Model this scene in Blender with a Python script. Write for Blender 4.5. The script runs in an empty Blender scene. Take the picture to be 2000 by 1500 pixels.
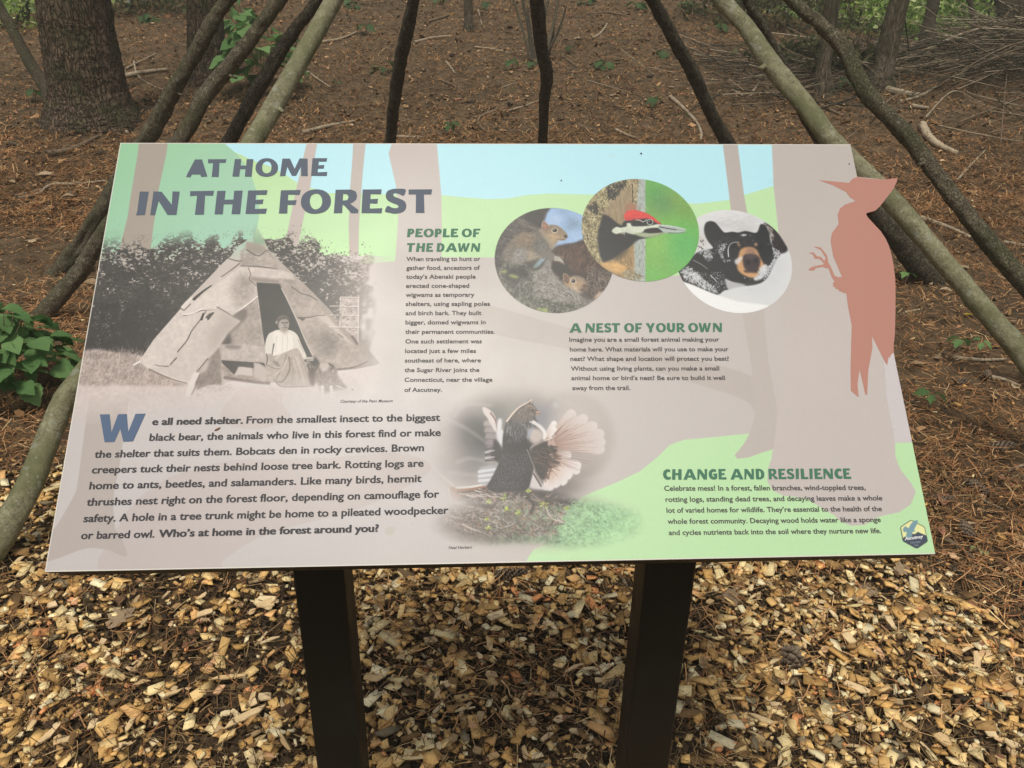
import bpy, bmesh, math, random
import numpy as np
from mathutils import Vector, Matrix

# ---------------------------------------------------------------- camera
FPX = 1550.0                      # focal length in pixels of the 2000 x 1500 photograph
def nrm(v):
    v = np.asarray(v, float); return v / np.linalg.norm(v)
# pose of the tilted sign panel seen from the camera (x right, y down, z forward)
R1 = nrm((0.99905767, -0.01064072, 0.04207777))
R2 = np.array((0.0291184, 0.93751752, -0.34671749)); R2 = nrm(R2 - R1 * (R1 @ R2))
PANEL_W, PANEL_H = 1.067, 0.6034
TL = np.array((-0.5263337, -0.32405644, 1.06642776)) * PANEL_W
DOWN = nrm((-0.0355, 2.161, 1.0))
CX = nrm(R1 - DOWN * (R1 @ DOWN)); CZ = -DOWN; CY = np.cross(CZ, CX)
RW = np.array([CX, CY, CZ])       # camera coordinates -> world coordinates
CAM_H = 1.45
CAM = np.array((0.0, 0.0, CAM_H))
def ray(px, py):
    return RW @ np.array(((px - 1000) / FPX, (py - 750) / FPX, 1.0))
P_TL = CAM + RW @ TL; P_U = RW @ R1; P_V = RW @ R2; P_N = np.cross(P_V, P_U)
if P_N[2] < 0: P_N = -P_N
def to_panel(px, py):
    """photo pixel -> (u, v) metres on the sign face (u right, v down)"""
    d = ray(px, py); t = ((P_TL - CAM) @ P_N) / (d @ P_N)
    q = CAM + d * t - P_TL
    return q @ P_U, q @ P_V
_A = np.array([R1, R2, TL]).T     # homography panel -> camera plane
_Hinv = np.linalg.inv(_A)
def to_panel_arr(pts):
    p = np.asarray(pts, float)
    c = np.stack([(p[:, 0] - 1000) / FPX, (p[:, 1] - 750) / FPX, np.ones(len(p))])
    q = _Hinv @ c
    return np.stack([q[0] / q[2], q[1] / q[2]], 1)
# ---------------------------------------------------------------- scene, camera object, sky, sun, exposure
scene = bpy.context.scene; COL = scene.collection
cam_d = bpy.data.cameras.new('camera'); cam = bpy.data.objects.new('camera', cam_d); COL.objects.link(cam)
cam_d.sensor_fit = 'HORIZONTAL'; cam_d.sensor_width = 36.0; cam_d.lens = 36.0 * FPX / 2000.0
cam_d.clip_start = 0.02; cam_d.clip_end = 400
_m = Matrix(((RW[0][0], -RW[0][1], -RW[0][2]), (RW[1][0], -RW[1][1], -RW[1][2]), (RW[2][0], -RW[2][1], -RW[2][2]))).to_4x4()
_m.translation = Vector(CAM); cam.matrix_world = _m
scene.camera = cam
SUN_EL, SUN_AZ = math.radians(66), math.radians(190)       # azimuth measured clockwise from +Y (north)
world = bpy.data.worlds.new('World'); scene.world = world; world.use_nodes = True
_nt = world.node_tree; _nt.nodes.clear()
_o = _nt.nodes.new('ShaderNodeOutputWorld'); _b = _nt.nodes.new('ShaderNodeBackground'); _s = _nt.nodes.new('ShaderNodeTexSky')
_s.sky_type = 'NISHITA'; _s.sun_disc = False; _s.sun_elevation = SUN_EL; _s.sun_rotation = SUN_AZ
_s.air_density = 1.0; _s.dust_density = 4.0; _s.ozone_density = 1.0
_hs = _nt.nodes.new('ShaderNodeHueSaturation'); _hs.inputs['Saturation'].default_value = 0.42
_nt.links.new(_s.outputs[0], _hs.inputs['Color']); _nt.links.new(_hs.outputs[0], _b.inputs[0])
_b.inputs[1].default_value = 0.09
_nt.links.new(_b.outputs[0], _o.inputs[0])
sun_d = bpy.data.lights.new('sun', 'SUN'); sun = bpy.data.objects.new('sun', sun_d); COL.objects.link(sun)
sun_d.energy = 1.95; sun_d.angle = math.radians(13); sun_d.color = (1.0, 0.95, 0.83)
_dir = Vector((math.sin(SUN_AZ) * math.cos(SUN_EL), math.cos(SUN_AZ) * math.cos(SUN_EL), math.sin(SUN_EL)))
sun.rotation_euler = _dir.to_track_quat('Z', 'Y').to_euler()
scene.view_settings.view_transform = 'Standard'; scene.view_settings.look = 'None'
scene.view_settings.gamma = 1.0; scene.view_settings.use_curve_mapping = False
scene.view_settings.exposure = 0.1
scene.render.engine = 'CYCLES'; scene.cycles.use_denoising = True; scene.cycles.max_bounces = 5
# ---------------------------------------------------------------- the print on the sign (drawn in code)
rng = np.random.default_rng(7)
SC = 1850.0; CW, CH = 2048, 1118          # pixels per metre; canvas covers 1.107 x 0.604 m
def vnoise(w, h, cell, seed, ax=1.0, ay=1.0):
    r = np.random.default_rng(seed)
    cx, cy = cell * ax, cell * ay
    gw, gh = int(w / cx) + 3, int(h / cy) + 3
    g = r.random((gh, gw)).astype(np.float32)
    x = np.arange(w) / cx; y = np.arange(h) / cy
    xi = x.astype(int); yi = y.astype(int); fx = (x - xi); fy = (y - yi)
    fx = fx * fx * (3 - 2 * fx); fy = fy * fy * (3 - 2 * fy)
    a = g[yi][:, xi] * (1 - fx) + g[yi][:, xi + 1] * fx
    b = g[yi + 1][:, xi] * (1 - fx) + g[yi + 1][:, xi + 1] * fx
    return (a * (1 - fy)[:, None] + b * fy[:, None]).astype(np.float32) * 2 - 1
NF = vnoise(CW, CH, 2.5, 1); NM = vnoise(CW, CH, 7, 2); NC = vnoise(CW, CH, 22, 3); NL = vnoise(CW, CH, 70, 4)
NV = vnoise(CW, CH, 3, 5, 1, 9)            # vertical streaks
NMIX = NF * .3 + NM * .4 + NC * .3
class Layer:
    def __init__(s, base=None):
        s.im = np.zeros((CH, CW, 3), np.float32) if base is None else base.copy()
L = Layer(); VIEW = [0.0, 0.0, 1.0]; CLIP = None
def view(ox, oy, s): VIEW[:] = [ox, oy, s]
def T(pts):
    p = np.asarray(pts, float).reshape(-1, 2) / VIEW[2] + np.array(VIEW[:2])
    return to_panel_arr(p) * SC
def spl(P, n=6, closed=True):
    P = np.asarray(P, float); m = len(P); out = []
    rngi = range(m) if closed else range(m - 1)
    for i in rngi:
        if closed: a, b, c, d = P[(i - 1) % m], P[i], P[(i + 1) % m], P[(i + 2) % m]
        else: a, b, c, d = P[max(i - 1, 0)], P[i], P[i + 1], P[min(i + 2, m - 1)]
        for k in range(n):
            t = k / n
            out.append(.5 * ((2 * b) + (c - a) * t + (2 * a - 5 * b + 4 * c - d) * t * t + (3 * b - a - 3 * c + d) * t ** 3))
    if not closed: out.append(P[-1])
    return np.array(out)
SUB = 4
def cover(P, x0, y0, w, h):
    D = np.zeros((h * SUB, w + 2), np.float32)
    Q = np.roll(P, -1, 0)
    for (xa, ya), (xb, yb) in zip(P, Q):
        if ya == yb: continue
        s = 1.0
        if ya > yb: xa, ya, xb, yb = xb, yb, xa, ya; s = -1.0
        r0 = max(0, math.ceil((ya - y0) * SUB - .5)); r1 = min(h * SUB - 1, math.ceil((yb - y0) * SUB - .5) - 1)
        if r1 < r0: continue
        r = np.arange(r0, r1 + 1)
        x = np.clip(xa + (xb - xa) * (((r + .5) / SUB + y0) - ya) / (yb - ya) - x0, 0, w)
        i = x.astype(int); f = x - i
        D[r, i] += s * (1 - f); D[r, i + 1] += s * f
    return np.clip(np.abs(np.cumsum(D, 1)[:, :w]), 0, 1).reshape(h, SUB, w).mean(1)
def boxb(a, r):
    if r < 1: return a
    k = 2 * r + 1
    p = np.pad(a, ((r + 1, r), (0, 0))); c = np.cumsum(p, 0); a = (c[k:] - c[:-k]) / k
    p = np.pad(a, ((0, 0), (r + 1, r))); c = np.cumsum(p, 1); return (c[:, k:] - c[:, :-k]) / k
def pmask(P, soft=0):
    pad = int(3 * soft) + 2
    x0 = max(0, int(P[:, 0].min()) - pad); y0 = max(0, int(P[:, 1].min()) - pad)
    x1 = min(CW, int(P[:, 0].max()) + pad + 1); y1 = min(CH, int(P[:, 1].max()) + pad + 1)
    if x1 <= x0 or y1 <= y0: return None
    m = cover(P, x0, y0, x1 - x0, y1 - y0)
    if soft >= 1:
        m = boxb(boxb(m, int(round(soft))), int(round(soft)))
    return x0, y0, x1, y1, m
def blend(x0, y0, x1, y1, m, col, a=1.0, tex=0.0, N=None):
    m = m * a
    if CLIP is not None: m = m * CLIP[y0:y1, x0:x1]
    c = np.asarray(col(x0, y0, x1, y1) if callable(col) else col, np.float32)
    if c.ndim == 1: c = c[None, None, :]
    if tex:
        n = (NMIX if N is None else N)[y0:y1, x0:x1, None]
        c = c * (1 + tex * n)
    V = L.im[y0:y1, x0:x1]
    V += (c - V) * m[..., None]
def fill(pts, col, a=1.0, soft=0, s=True, tex=0.0, N=None):
    P = T(pts)
    if s: P = spl(P, 5)
    r = pmask(P, soft)
    if r is None: return
    blend(*r, col, a, tex, N)
def grad(p0, c0, p1, c1):
    A, B = T([p0, p1]); d = B - A; dd = d @ d; c0 = np.array(c0, np.float32); c1 = np.array(c1, np.float32)
    def f(x0, y0, x1, y1):
        X = np.arange(x0, x1) - A[0]; Y = np.arange(y0, y1) - A[1]
        t = np.clip((X[None, :] * d[0] + Y[:, None] * d[1]) / dd, 0, 1)[..., None]
        return c0 * (1 - t) + c1 * t
    return f
def capsule(a, b, ra, rb, col, al=1.0, soft=.6):
    x0 = int(min(a[0] - ra, b[0] - rb) - 2); x1 = int(max(a[0] + ra, b[0] + rb) + 3)
    y0 = int(min(a[1] - ra, b[1] - rb) - 2); y1 = int(max(a[1] + ra, b[1] + rb) + 3)
    x0 = max(x0, 0); y0 = max(y0, 0); x1 = min(x1, CW); y1 = min(y1, CH)
    if x1 <= x0 or y1 <= y0: return
    X = np.arange(x0, x1)[None, :] + .5 - a[0]; Y = np.arange(y0, y1)[:, None] + .5 - a[1]
    dx, dy = b[0] - a[0], b[1] - a[1]; q = dx * dx + dy * dy + 1e-6
    t = np.clip((X * dx + Y * dy) / q, 0, 1)
    d = np.sqrt((X - t * dx) ** 2 + (Y - t * dy) ** 2) - (ra + (rb - ra) * t)
    m = np.clip(.5 - d / (soft * 2), 0, 1).astype(np.float32)
    blend(x0, y0, x1, y1, m, col, al)
PX = lambda: SC * .00072 / VIEW[2]         # about one view pixel in canvas pixels
def line(pts, col, w, w2=None, a=1.0, s=True, soft=.6):
    P = T(pts)
    if s and len(P) > 2: P = spl(P, 4, False)
    n = len(P) - 1; w2 = w if w2 is None else w2; k = PX() / 2
    W_ = [(w + (w2 - w) * i / n) * k for i in range(n + 1)]; mx = max(W_) + 3
    x0 = max(int(P[:, 0].min() - mx), 0); x1 = min(int(P[:, 0].max() + mx) + 1, CW); y0 = max(int(P[:, 1].min() - mx), 0); y1 = min(int(P[:, 1].max() + mx) + 1, CH)
    if x1 <= x0 or y1 <= y0: return
    X0 = np.arange(x0, x1)[None, :] + .5; Y0 = np.arange(y0, y1)[:, None] + .5; D = np.full((y1 - y0, x1 - x0), 1e9)
    for i in range(n):
        dx, dy = P[i + 1] - P[i]; q = dx * dx + dy * dy + 1e-6; X = X0 - P[i][0]; Y = Y0 - P[i][1]
        t = np.clip((X * dx + Y * dy) / q, 0, 1); D = np.minimum(D, np.sqrt((X - t * dx) ** 2 + (Y - t * dy) ** 2) - (W_[i] + (W_[i + 1] - W_[i]) * t))
    blend(x0, y0, x1, y1, np.clip(.5 - D / (soft * 2), 0, 1).astype(np.float32), col, a)
def dot(x, y, rx, ry, col, a=1.0, soft=0, ang=0):
    t = np.linspace(0, 2 * math.pi, 20, endpoint=False); c, s_ = math.cos(ang), math.sin(ang)
    p = [(x + rx * math.cos(q) * c - ry * math.sin(q) * s_, y + rx * math.cos(q) * s_ + ry * math.sin(q) * c) for q in t]
    fill(p, col, a, soft, s=False)
def inside(poly, x, y):
    P = np.asarray(poly, float); Q = np.roll(P, -1, 0); c = np.zeros(len(x), bool)
    for (xa, ya), (xb, yb) in zip(P, Q):
        if ya == yb: continue
        k = ((ya > y) != (yb > y)) & (x < (xb - xa) * (y - ya) / (yb - ya) + xa); c ^= k
    return c
def hair(poly, n, ang, ln, w, cols, a=.8, jit=.35, curve=0):
    """n short strokes inside a polygon; ang in radians (number or function of x, y)"""
    P = np.asarray(poly, float); lo, hi = P.min(0), P.max(0)
    k = int(n * ((hi[0] - lo[0]) * (hi[1] - lo[1])) / max(1, abs(np.sum(P[:, 0] * np.roll(P[:, 1], -1) - P[:, 1] * np.roll(P[:, 0], -1)) / 2)) * 1.1) + 4
    x = rng.uniform(lo[0], hi[0], k); y = rng.uniform(lo[1], hi[1], k)
    m = inside(P, x, y); x, y = x[m][:n], y[m][:n]
    an = np.array([ang(px_, py_) for px_, py_ in zip(x, y)]) if callable(ang) else np.full(len(x), ang)
    an = an + rng.normal(0, jit, len(x)); l = ln * rng.uniform(.5, 1.4, len(x))
    A = T(np.stack([x, y], 1)); B = T(np.stack([x + np.cos(an) * l, y + np.sin(an) * l], 1))
    k2 = PX() / 2; ci = rng.integers(0, len(cols), len(x)); ww = w * rng.uniform(.6, 1.4, len(x))
    for i in range(len(x)):
        capsule(A[i], B[i], ww[i] * k2, ww[i] * k2 * .5, cols[ci[i]], a)
def comp(base, top, mask):
    return base + (top - base) * mask[..., None]
def fullmask(pts, soft=0, s=True):
    P = T(pts)
    if s: P = spl(P, 5)
    M = np.zeros((CH, CW), np.float32); r = pmask(P, soft)
    if r is not None: M[r[1]:r[3], r[0]:r[2]] = r[4]
    return M
def rnd_cols(c, d, n=5):
    r = np.random.default_rng(int(sum(c)) + n)
    return [np.clip(np.array(c) + r.normal(0, d), 0, 255) for _ in range(n)]
def paint_background():
    view(0, 0, 1)
    L.im[:] = (206, 198, 194)
    fill([(80, 700), (900, 740), (900, 1130), (60, 1130)], (207, 200, 199), soft=30, s=False)  # uneven lighting of the panel put into the base colour
    # blue sky, hills and field
    fill([(380, 260), (1540, 260), (1540, 400), (1360, 400), (1160, 381), (1070, 379), (1030, 381), (990, 388), (950, 389), (900, 385), (863, 381), (640, 377), (380, 377)], grad((0, 280), (185, 239, 254), (0, 400), (193, 243, 255)), s=False)
    g = grad((0, 330), (189, 224, 160), (0, 510), (200, 238, 182))
    fill([(640, 377), (863, 381), (900, 385), (950, 389), (990, 388), (1030, 381), (1070, 378), (1160, 380), (1260, 388), (1360, 398), (1420, 391), (1512, 363), (1530, 362), (1530, 520), (1300, 540), (970, 503), (863, 502), (775, 510), (700, 516), (640, 520)], g, s=False)
    fill([(461, 298), (500, 316), (530, 326), (562, 344), (582, 358), (640, 377), (645, 522), (440, 522), (440, 290)], g, s=False)
    fill([(200, 260), (415, 260), (437, 279), (462, 300), (478, 320), (492, 346), (500, 370), (506, 396), (506, 424), (502, 445), (494, 475), (480, 520), (150, 520)], grad((250, 280), (156, 209, 164), (420, 450), (166, 213, 186)), s=False)
    # pale path shapes and roots in the field
    fill([(313, 942), (373, 918), (454, 899), (535, 897), (657, 893), (778, 885), (843, 914), (758, 970), (657, 1007), (576, 1027), (495, 1055), (434, 1096), (420, 1120), (200, 1120), (225, 1040), (260, 985)], (201, 190, 187), soft=1)
    fill([(473, 757), (545, 760), (552, 790), (568, 816), (530, 833), (480, 838), (430, 815)], (201, 190, 187), soft=1)
    fill([(930, 592), (1110, 640), (1300, 690), (1468, 735), (1475, 800), (1440, 775), (1250, 718), (1110, 682), (950, 646)], (198, 188, 182), soft=1)
    fill([(1025, 1100), (1042, 1073), (1067, 1063), (1081, 1046), (1099, 1024), (1123, 989), (1133, 972), (1165, 958), (1205, 942), (1249, 921), (1284, 893), (1308, 869), (1335, 859), (1380, 855), (1464, 847), (1520, 850), (1748, 865), (1800, 864), (1860, 1110), (1025, 1110)], (199, 238, 183), s=False)
    tr = (196, 184, 177)
    fill([(272, 270), (329, 270), (325, 300), (310, 370), (300, 440), (290, 520), (225, 520), (250, 420), (253, 396), (269, 300)], (172, 161, 149), s=False)
    fill([(195, 690), (262, 690), (256, 753), (243, 840), (234, 905), (222, 970), (225, 1030), (240, 1058), (247, 1087), (208, 1074), (165, 1072), (85, 1096), (90, 1040), (108, 1030), (143, 970), (152, 940), (167, 827), (180, 753)], (190, 179, 173), soft=.5)
    fill([(602, 268), (622, 268), (616, 300), (605, 370), (590, 440), (572, 530), (545, 530), (564, 440), (574, 390), (583, 350), (594, 300)], (201, 187, 181), s=False)
    fill([(690, 268), (716, 268), (712, 300), (706, 370), (701, 440), (700, 530), (683, 530), (681, 440), (684, 366), (689, 300)], tr, s=False)
    fill([(769, 268), (852, 268), (855, 300), (862, 380), (863, 440), (862, 530), (855, 600), (765, 600), (777, 440), (778, 420), (774, 366), (762, 314), (759, 300)], grad((0, 280), (196, 184, 178), (0, 500), (207, 197, 192)), s=False)
    fill([(1410, 268), (1439, 268), (1453, 380), (1462, 430), (1492, 607), (1500, 700), (1518, 800), (1512, 877), (1488, 884), (1464, 893), (1440, 896), (1435, 889), (1452, 868), (1464, 847), (1473, 820), (1476, 780), (1465, 700), (1450, 610), (1430, 430), (1424, 380)], grad((0, 280), (184, 174, 168), (0, 880), (200, 190, 183)), s=False)
    fill([(1507, 268), (1700, 268), (1780, 600), (1722, 600), (1722, 703), (1732, 777), (1741, 820), (1748, 865), (1749, 892), (1758, 916), (1779, 943), (1789, 961), (1779, 985), (1755, 1001), (1728, 1006), (1710, 1012), (1689, 1025), (1662, 1027), (1641, 1018), (1629, 1006), (1614, 998), (1593, 985), (1575, 973), (1530, 968), (1509, 958), (1499, 940), (1500, 916), (1506, 898), (1510, 877), (1518, 820), (1528, 700), (1522, 600), (1520, 450), (1511, 364)], grad((0, 280), (192, 183, 176), (0, 1000), (208, 198, 193)), s=False)
    fill([(1722, 640), (1760, 640), (1800, 862), (1748, 865), (1740, 820), (1732, 777)], (216, 208, 209), s=False)

def paint_wigwam():
    """old sepia photograph of a bark wigwam, faded into the print"""
    global L
    base = L.im.copy(); keep = L
    L = Layer(base); rg = np.random.default_rng(11)
    view(0, 0, 1)
    sky = (214, 204, 202)
    fill([(140, 500), (800, 500), (800, 820), (100, 820)], sky, s=False)
    # shrub wall behind: dark mass, then thousands of leaves
    dark = (64, 60, 56)
    mass = [(178, 560), (182, 500), (205, 478), (250, 470), (300, 462), (345, 470), (380, 490), (420, 488), (450, 492), (480, 470), (540, 470), (580, 490), (610, 510), (660, 512), (700, 520), (730, 560), (735, 640), (740, 690), (620, 700), (420, 700), (300, 705), (240, 695), (165, 690), (165, 640)]
    Xc, Yc = np.meshgrid(np.arange(CW, dtype=np.float32), np.arange(CH, dtype=np.float32))
    q0 = T([(178, 462), (735, 462), (178, 700)]); uu = (Xc - q0[0][0]) / (q0[1][0] - q0[0][0]); px_ = 178 + 557 * uu
    topc = 464 + 9 * np.sin(px_ * .05) + 6 * np.sin(px_ * .13 + 1) + np.where(px_ > 560, (px_ - 560) * .30, 0) + 14 * np.exp(-((px_ - 470) / 26) ** 2)
    dpt = (Yc - q0[0][1]) / (q0[2][1] - q0[0][1]) * 238 + 462 - topc            # depth below the hedge line in photo pixels
    n1 = vnoise(CW, CH, 2.3, 61) ; n2 = vnoise(CW, CH, 4.2, 62, 1.3, .8); n3 = vnoise(CW, CH, 15, 63); n4 = vnoise(CW, CH, 34, 64)
    nn = .5 * n1 + .6 * n2 + .35 * n3
    edge = np.clip((dpt + 16 * n4 + 11 * n3 + 9 * n2 + 5 * n1) / 3.0 + .3, 0, 1)
    edge *= np.clip((732 - px_ + 16 * n3) / 14, 0, 1) * np.clip(fullmask([(100, 400), (790, 400), (790, 705), (420, 700), (300, 705), (240, 698), (130, 690)], 2, False) , 0, 1)
    lt = np.clip((nn - (.10 + .55 * np.clip((dpt - 30) / 90, -.2, 1.0) ** 1 + .22 * n4)) / .34, 0, 1) * (.75 + .25 * n3)
    dk = np.clip(.5 + nn * .5, 0, 1)
    fog = np.clip((px_ - 640) / 90, 0, 1) * .75
    colr = (62 + 34 * dk)[..., None] * np.array((1, .95, .9), np.float32)
    colr = colr + (np.array((206, 197, 190), np.float32) - colr) * lt[..., None]
    colr = colr + (np.array((192, 178, 172), np.float32) - colr) * fog[..., None]
    L.im = comp(L.im, colr.astype(np.float32), edge.astype(np.float32))
    for _k in range(500):
        x = rg.uniform(180, 730); y = 458 + (0 if x < 560 else (x - 560) * .3) + 10 * math.sin(x * .05) - rg.exponential(9) + 6; r_ = rg.uniform(.7, 1.9)
        dot(x, y, r_, r_ * rg.uniform(.4, 1), [(90, 85, 80), (120, 113, 106), (140, 134, 126)][_k % 3], rg.uniform(.4, .9), 0, rg.uniform(0, 3))
    # darkest foot of the shrubs
    fill([(175, 600), (300, 590), (340, 640), (310, 700), (240, 700), (165, 690)], (58, 54, 52), a=.5, soft=8)
    # ground: grass at the left, pale sand in front
    view(240, 440, 4.1667)
    fill([(-350, 1050), (0, 1045), (180, 1070), (300, 1180), (540, 1290), (800, 1320), (1250, 1300), (2200, 1180), (2300, 1600), (-400, 1600)], (211, 198, 193), soft=3, tex=.05)
    gr = [(-350, 1050), (0, 1040), (110, 1070), (250, 1160), (420, 1260), (520, 1300), (300, 1310), (0, 1300), (-370, 1290)]
    fill(gr, (178, 163, 155), a=.9, soft=3, tex=.2)
    hair(gr, 900, -1.2, 22, 3.2, [(205, 192, 184), (150, 135, 126), (120, 106, 98), (190, 177, 170), (222, 210, 203)], .7, .5)
    hair([(-350, 1010), (150, 1020), (200, 1090), (-350, 1090)], 380, -1.3, 30, 3, [(190, 178, 170), (160, 146, 138), (120, 108, 100)], .7, .35)
    # cone of bark: silhouette
    cone = [(1065, 20), (1110, 30), (1180, 190), (1250, 260), (1330, 340), (1480, 480), (1650, 650), (1830, 850), (1980, 990), (2090, 1120), (2070, 1135), (1900, 1170), (1700, 1190), (1560, 1290), (1180, 1280), (960, 1250), (800, 1290), (580, 1300), (520, 1280), (430, 1255), (210, 1170), (130, 1110), (250, 930), (450, 700), (560, 580), (760, 400), (850, 290), (940, 170), (1060, 90)]
    fill(cone, grad((500, 900), (214, 203, 196), (1700, 900), (160, 148, 140)), s=False, soft=.6, tex=.07)
    # tip disappearing into the hill
    fill([(1060, -10), (1085, -30), (1105, 20), (1130, 90), (1160, 150), (1070, 150), (1060, 60)], (150, 176, 150), soft=2)
    fill([(850, 270), (960, 200), (990, 290), (940, 310), (760, 440), (560, 590), (470, 660), (560, 570)], (200, 189, 182), s=False)
    # upper collar
    fill([(955, 200), (1075, 165), (1180, 200), (1250, 262), (1260, 355), (1180, 345), (960, 330)], (176, 165, 157), soft=1, s=False, tex=.14)
    fill([(1000, 140), (1060, 140), (1160, 180), (1110, 240), (1010, 200)], (158, 150, 138), soft=3, a=.8)
    line([(1010, 200), (1100, 250), (1160, 210), (1200, 200)], (96, 88, 82), 9, 5)
    line([(960, 332), (1080, 335), (1180, 345), (1262, 360)], (104, 96, 90), 8, 10)
    line([(850, 268), (930, 290), (960, 290)], (110, 100, 94), 7, 12)
    line([(950, 310), (880, 365), (800, 420)], (96, 88, 82), 9, 6)
    line([(720, 490), (650, 540), (580, 600)], (70, 64, 60), 10, 26)
    line([(560, 590), (480, 670)], (225, 216, 210), 18, 22)
    line([(550, 640), (500, 690), (470, 672)], (100, 92, 86), 8, 6)
    # left sheets: bright sun side
    fill([(960, 335), (1020, 340), (1010, 440), (1085, 490), (1095, 570), (1040, 620), (890, 735), (760, 670), (640, 680), (490, 725), (590, 620), (760, 480), (880, 390)], (216, 206, 199), soft=1, s=False, tex=.06)
    fill([(980, 380), (1080, 480), (1095, 570), (960, 680), (900, 640), (880, 500)], (176, 165, 157), a=.85, soft=9, tex=.16)
    fill([(970, 430), (1030, 460), (1020, 500), (960, 480)], (150, 140, 133), a=.7, soft=5)
    line([(490, 725), (570, 715), (640, 682), (720, 690), (765, 668)], (232, 224, 219), 16, 10)
    line([(490, 735), (570, 725), (640, 694), (720, 690), (760, 684)], (95, 87, 82), 6, 7)
    line([(765, 665), (830, 700), (900, 745)], (110, 100, 95), 8)
    line([(890, 732), (990, 660), (1095, 580)], (232, 225, 220), 12, 10)
    line([(900, 742), (1000, 668), (1097, 592)], (92, 84, 79), 5)
    # shaded flap between sheet and doorway
    fill([(900, 745), (1095, 590), (1110, 700), (1135, 860), (1150, 990), (1150, 1110), (990, 1100), (810, 1095), (800, 970), (880, 880), (960, 770)], (166, 155, 147), soft=1, s=False, tex=.16)
    fill([(885, 740), (1000, 680), (1010, 740), (960, 800), (860, 900), (870, 850), (930, 790)], (108, 99, 93), a=.85, soft=3)
    fill([(860, 870), (880, 960), (800, 970)], (78, 72, 68), soft=3)
    fill([(800, 968), (1000, 965), (1145, 990), (1150, 1108), (1000, 1103), (800, 1090)], (186, 175, 168), soft=1, s=False, tex=.12)
    fill([(850, 970), (960, 985), (940, 1005), (840, 1000)], (120, 111, 105), soft=3, a=.8)
    # lower left big sheet
    fill([(500, 735), (640, 700), (770, 680), (900, 750), (960, 780), (860, 870), (800, 965), (700, 1080), (600, 1200), (520, 1275), (300, 1200), (215, 1165), (370, 1150), (440, 1030), (530, 900), (660, 740)], (206, 195, 188), s=False, soft=1, tex=.05)
    fill([(780, 700), (950, 780), (860, 880), (790, 950), (720, 1050), (700, 900), (790, 790)], (176, 165, 157), a=.8, soft=14)
    line([(676, 700), (630, 770), (560, 860), (520, 940), (445, 1030)], (84, 76, 71), 6, 8)
    line([(435, 1080), (385, 1135)], (96, 88, 82), 10, 7)
    line([(370, 1148), (300, 1145), (260, 1135)], (110, 100, 94), 7, 4)
    line([(655, 720), (640, 765)], (60, 55, 52), 14, 20)
    fill([(700, 720), (740, 705), (700, 770), (670, 750)], (90, 83, 78), s=False); line([(738, 712), (690, 770)], (60, 56, 53), 8)
    line([(135, 1110), (90, 1135)], (235, 228, 224), 14)
    line([(215, 1170), (330, 1225), (430, 1262), (520, 1285)], (120, 108, 100), 10, 8, a=.7)
    hair([(160, 960), (260, 920), (300, 1060), (200, 1150)], 30, -.9, 30, 3, [(180, 170, 162), (230, 220, 214)], .3, .2)
    # folded side flap with pole, in shade
    fill([(690, 1090), (790, 990), (805, 1120), (805, 1300), (700, 1300), (600, 1340), (570, 1260), (600, 1200)], (150, 138, 130), soft=2, s=False, tex=.14)
    fill([(700, 1090), (680, 1180), (610, 1200)], (196, 185, 178), soft=3)
    line([(596, 1210), (560, 1290), (530, 1375)], (222, 212, 206), 44, 40); line([(625, 1225), (600, 1300), (560, 1375)], (140, 126, 119), 12, 10, a=.8)
    line([(690, 1085), (600, 1195)], (88, 80, 75), 6)
    hair([(560, 1300), (900, 1290), (900, 1340), (600, 1390)], 120, -.2, 26, 4, [(160, 145, 138), (190, 176, 169), (220, 207, 201)], .6, .5)
    # ragged lower strip under the flap
    fill([(800, 1095), (1150, 1112), (1160, 1160), (1200, 1300), (1050, 1280), (830, 1250), (805, 1180)], (168, 155, 147), soft=1, s=False, tex=.2)
    fill([(800, 1098), (1060, 1115), (1150, 1120), (1160, 1150), (1100, 1120), (1060, 1165), (960, 1150), (905, 1215), (860, 1170), (812, 1125)], (74, 68, 64), s=False, soft=.6)
    fill([(940, 1150), (1050, 1160), (1060, 1230), (960, 1215), (905, 1225)], (200, 189, 182), s=False, soft=1)
    fill([(1065, 1115), (1120, 1130), (1170, 1180), (1160, 1270), (1070, 1240)], (190, 178, 171), s=False, soft=1)
    line([(830, 1240), (960, 1260), (1100, 1280), (1190, 1285)], (112, 100, 94), 26, 22, a=.6)
    # doorway
    fill([(1088, 465), (1370, 478), (1440, 600), (1540, 800), (1660, 1010), (1700, 1090), (1600, 1110), (1200, 1110), (1160, 1000), (1140, 880), (1120, 720), (1098, 560)], (54, 53, 51), s=False, soft=.8)
    # rolled bark over the door
    fill([(1000, 338), (1262, 358), (1380, 390), (1400, 440), (1380, 480), (1260, 470), (1090, 455), (1040, 440), (1020, 400)], (204, 193, 186), s=False, soft=1, tex=.08)
    fill([(1030, 420), (1250, 440), (1390, 445), (1380, 485), (1260, 474), (1090, 460)], (150, 139, 131), soft=3)
    line([(1020, 345), (1040, 400), (1030, 440), (1085, 490)], (120, 110, 104), 6)
    # right side of the cone
    view(470, 560, 6.25)
    fill([(495, 10), (450, -110), (520, -100), (740, 0), (930, 160), (1050, 340), (1200, 520), (1400, 700), (1545, 905), (1400, 970), (1180, 1000), (1140, 950), (960, 930), (880, 850), (800, 680), (700, 440), (600, 220)], (170, 158, 150), s=False, soft=1, tex=.16)
    fill([(930, 360), (1060, 350), (1200, 530), (1390, 720), (1300, 680), (1100, 500)], (196, 184, 176), s=False, soft=2)
    fill([(1000, 560), (1160, 600), (1180, 720), (1080, 830), (1000, 760)], (112, 103, 96), a=.8, soft=8, tex=.3)
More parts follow.
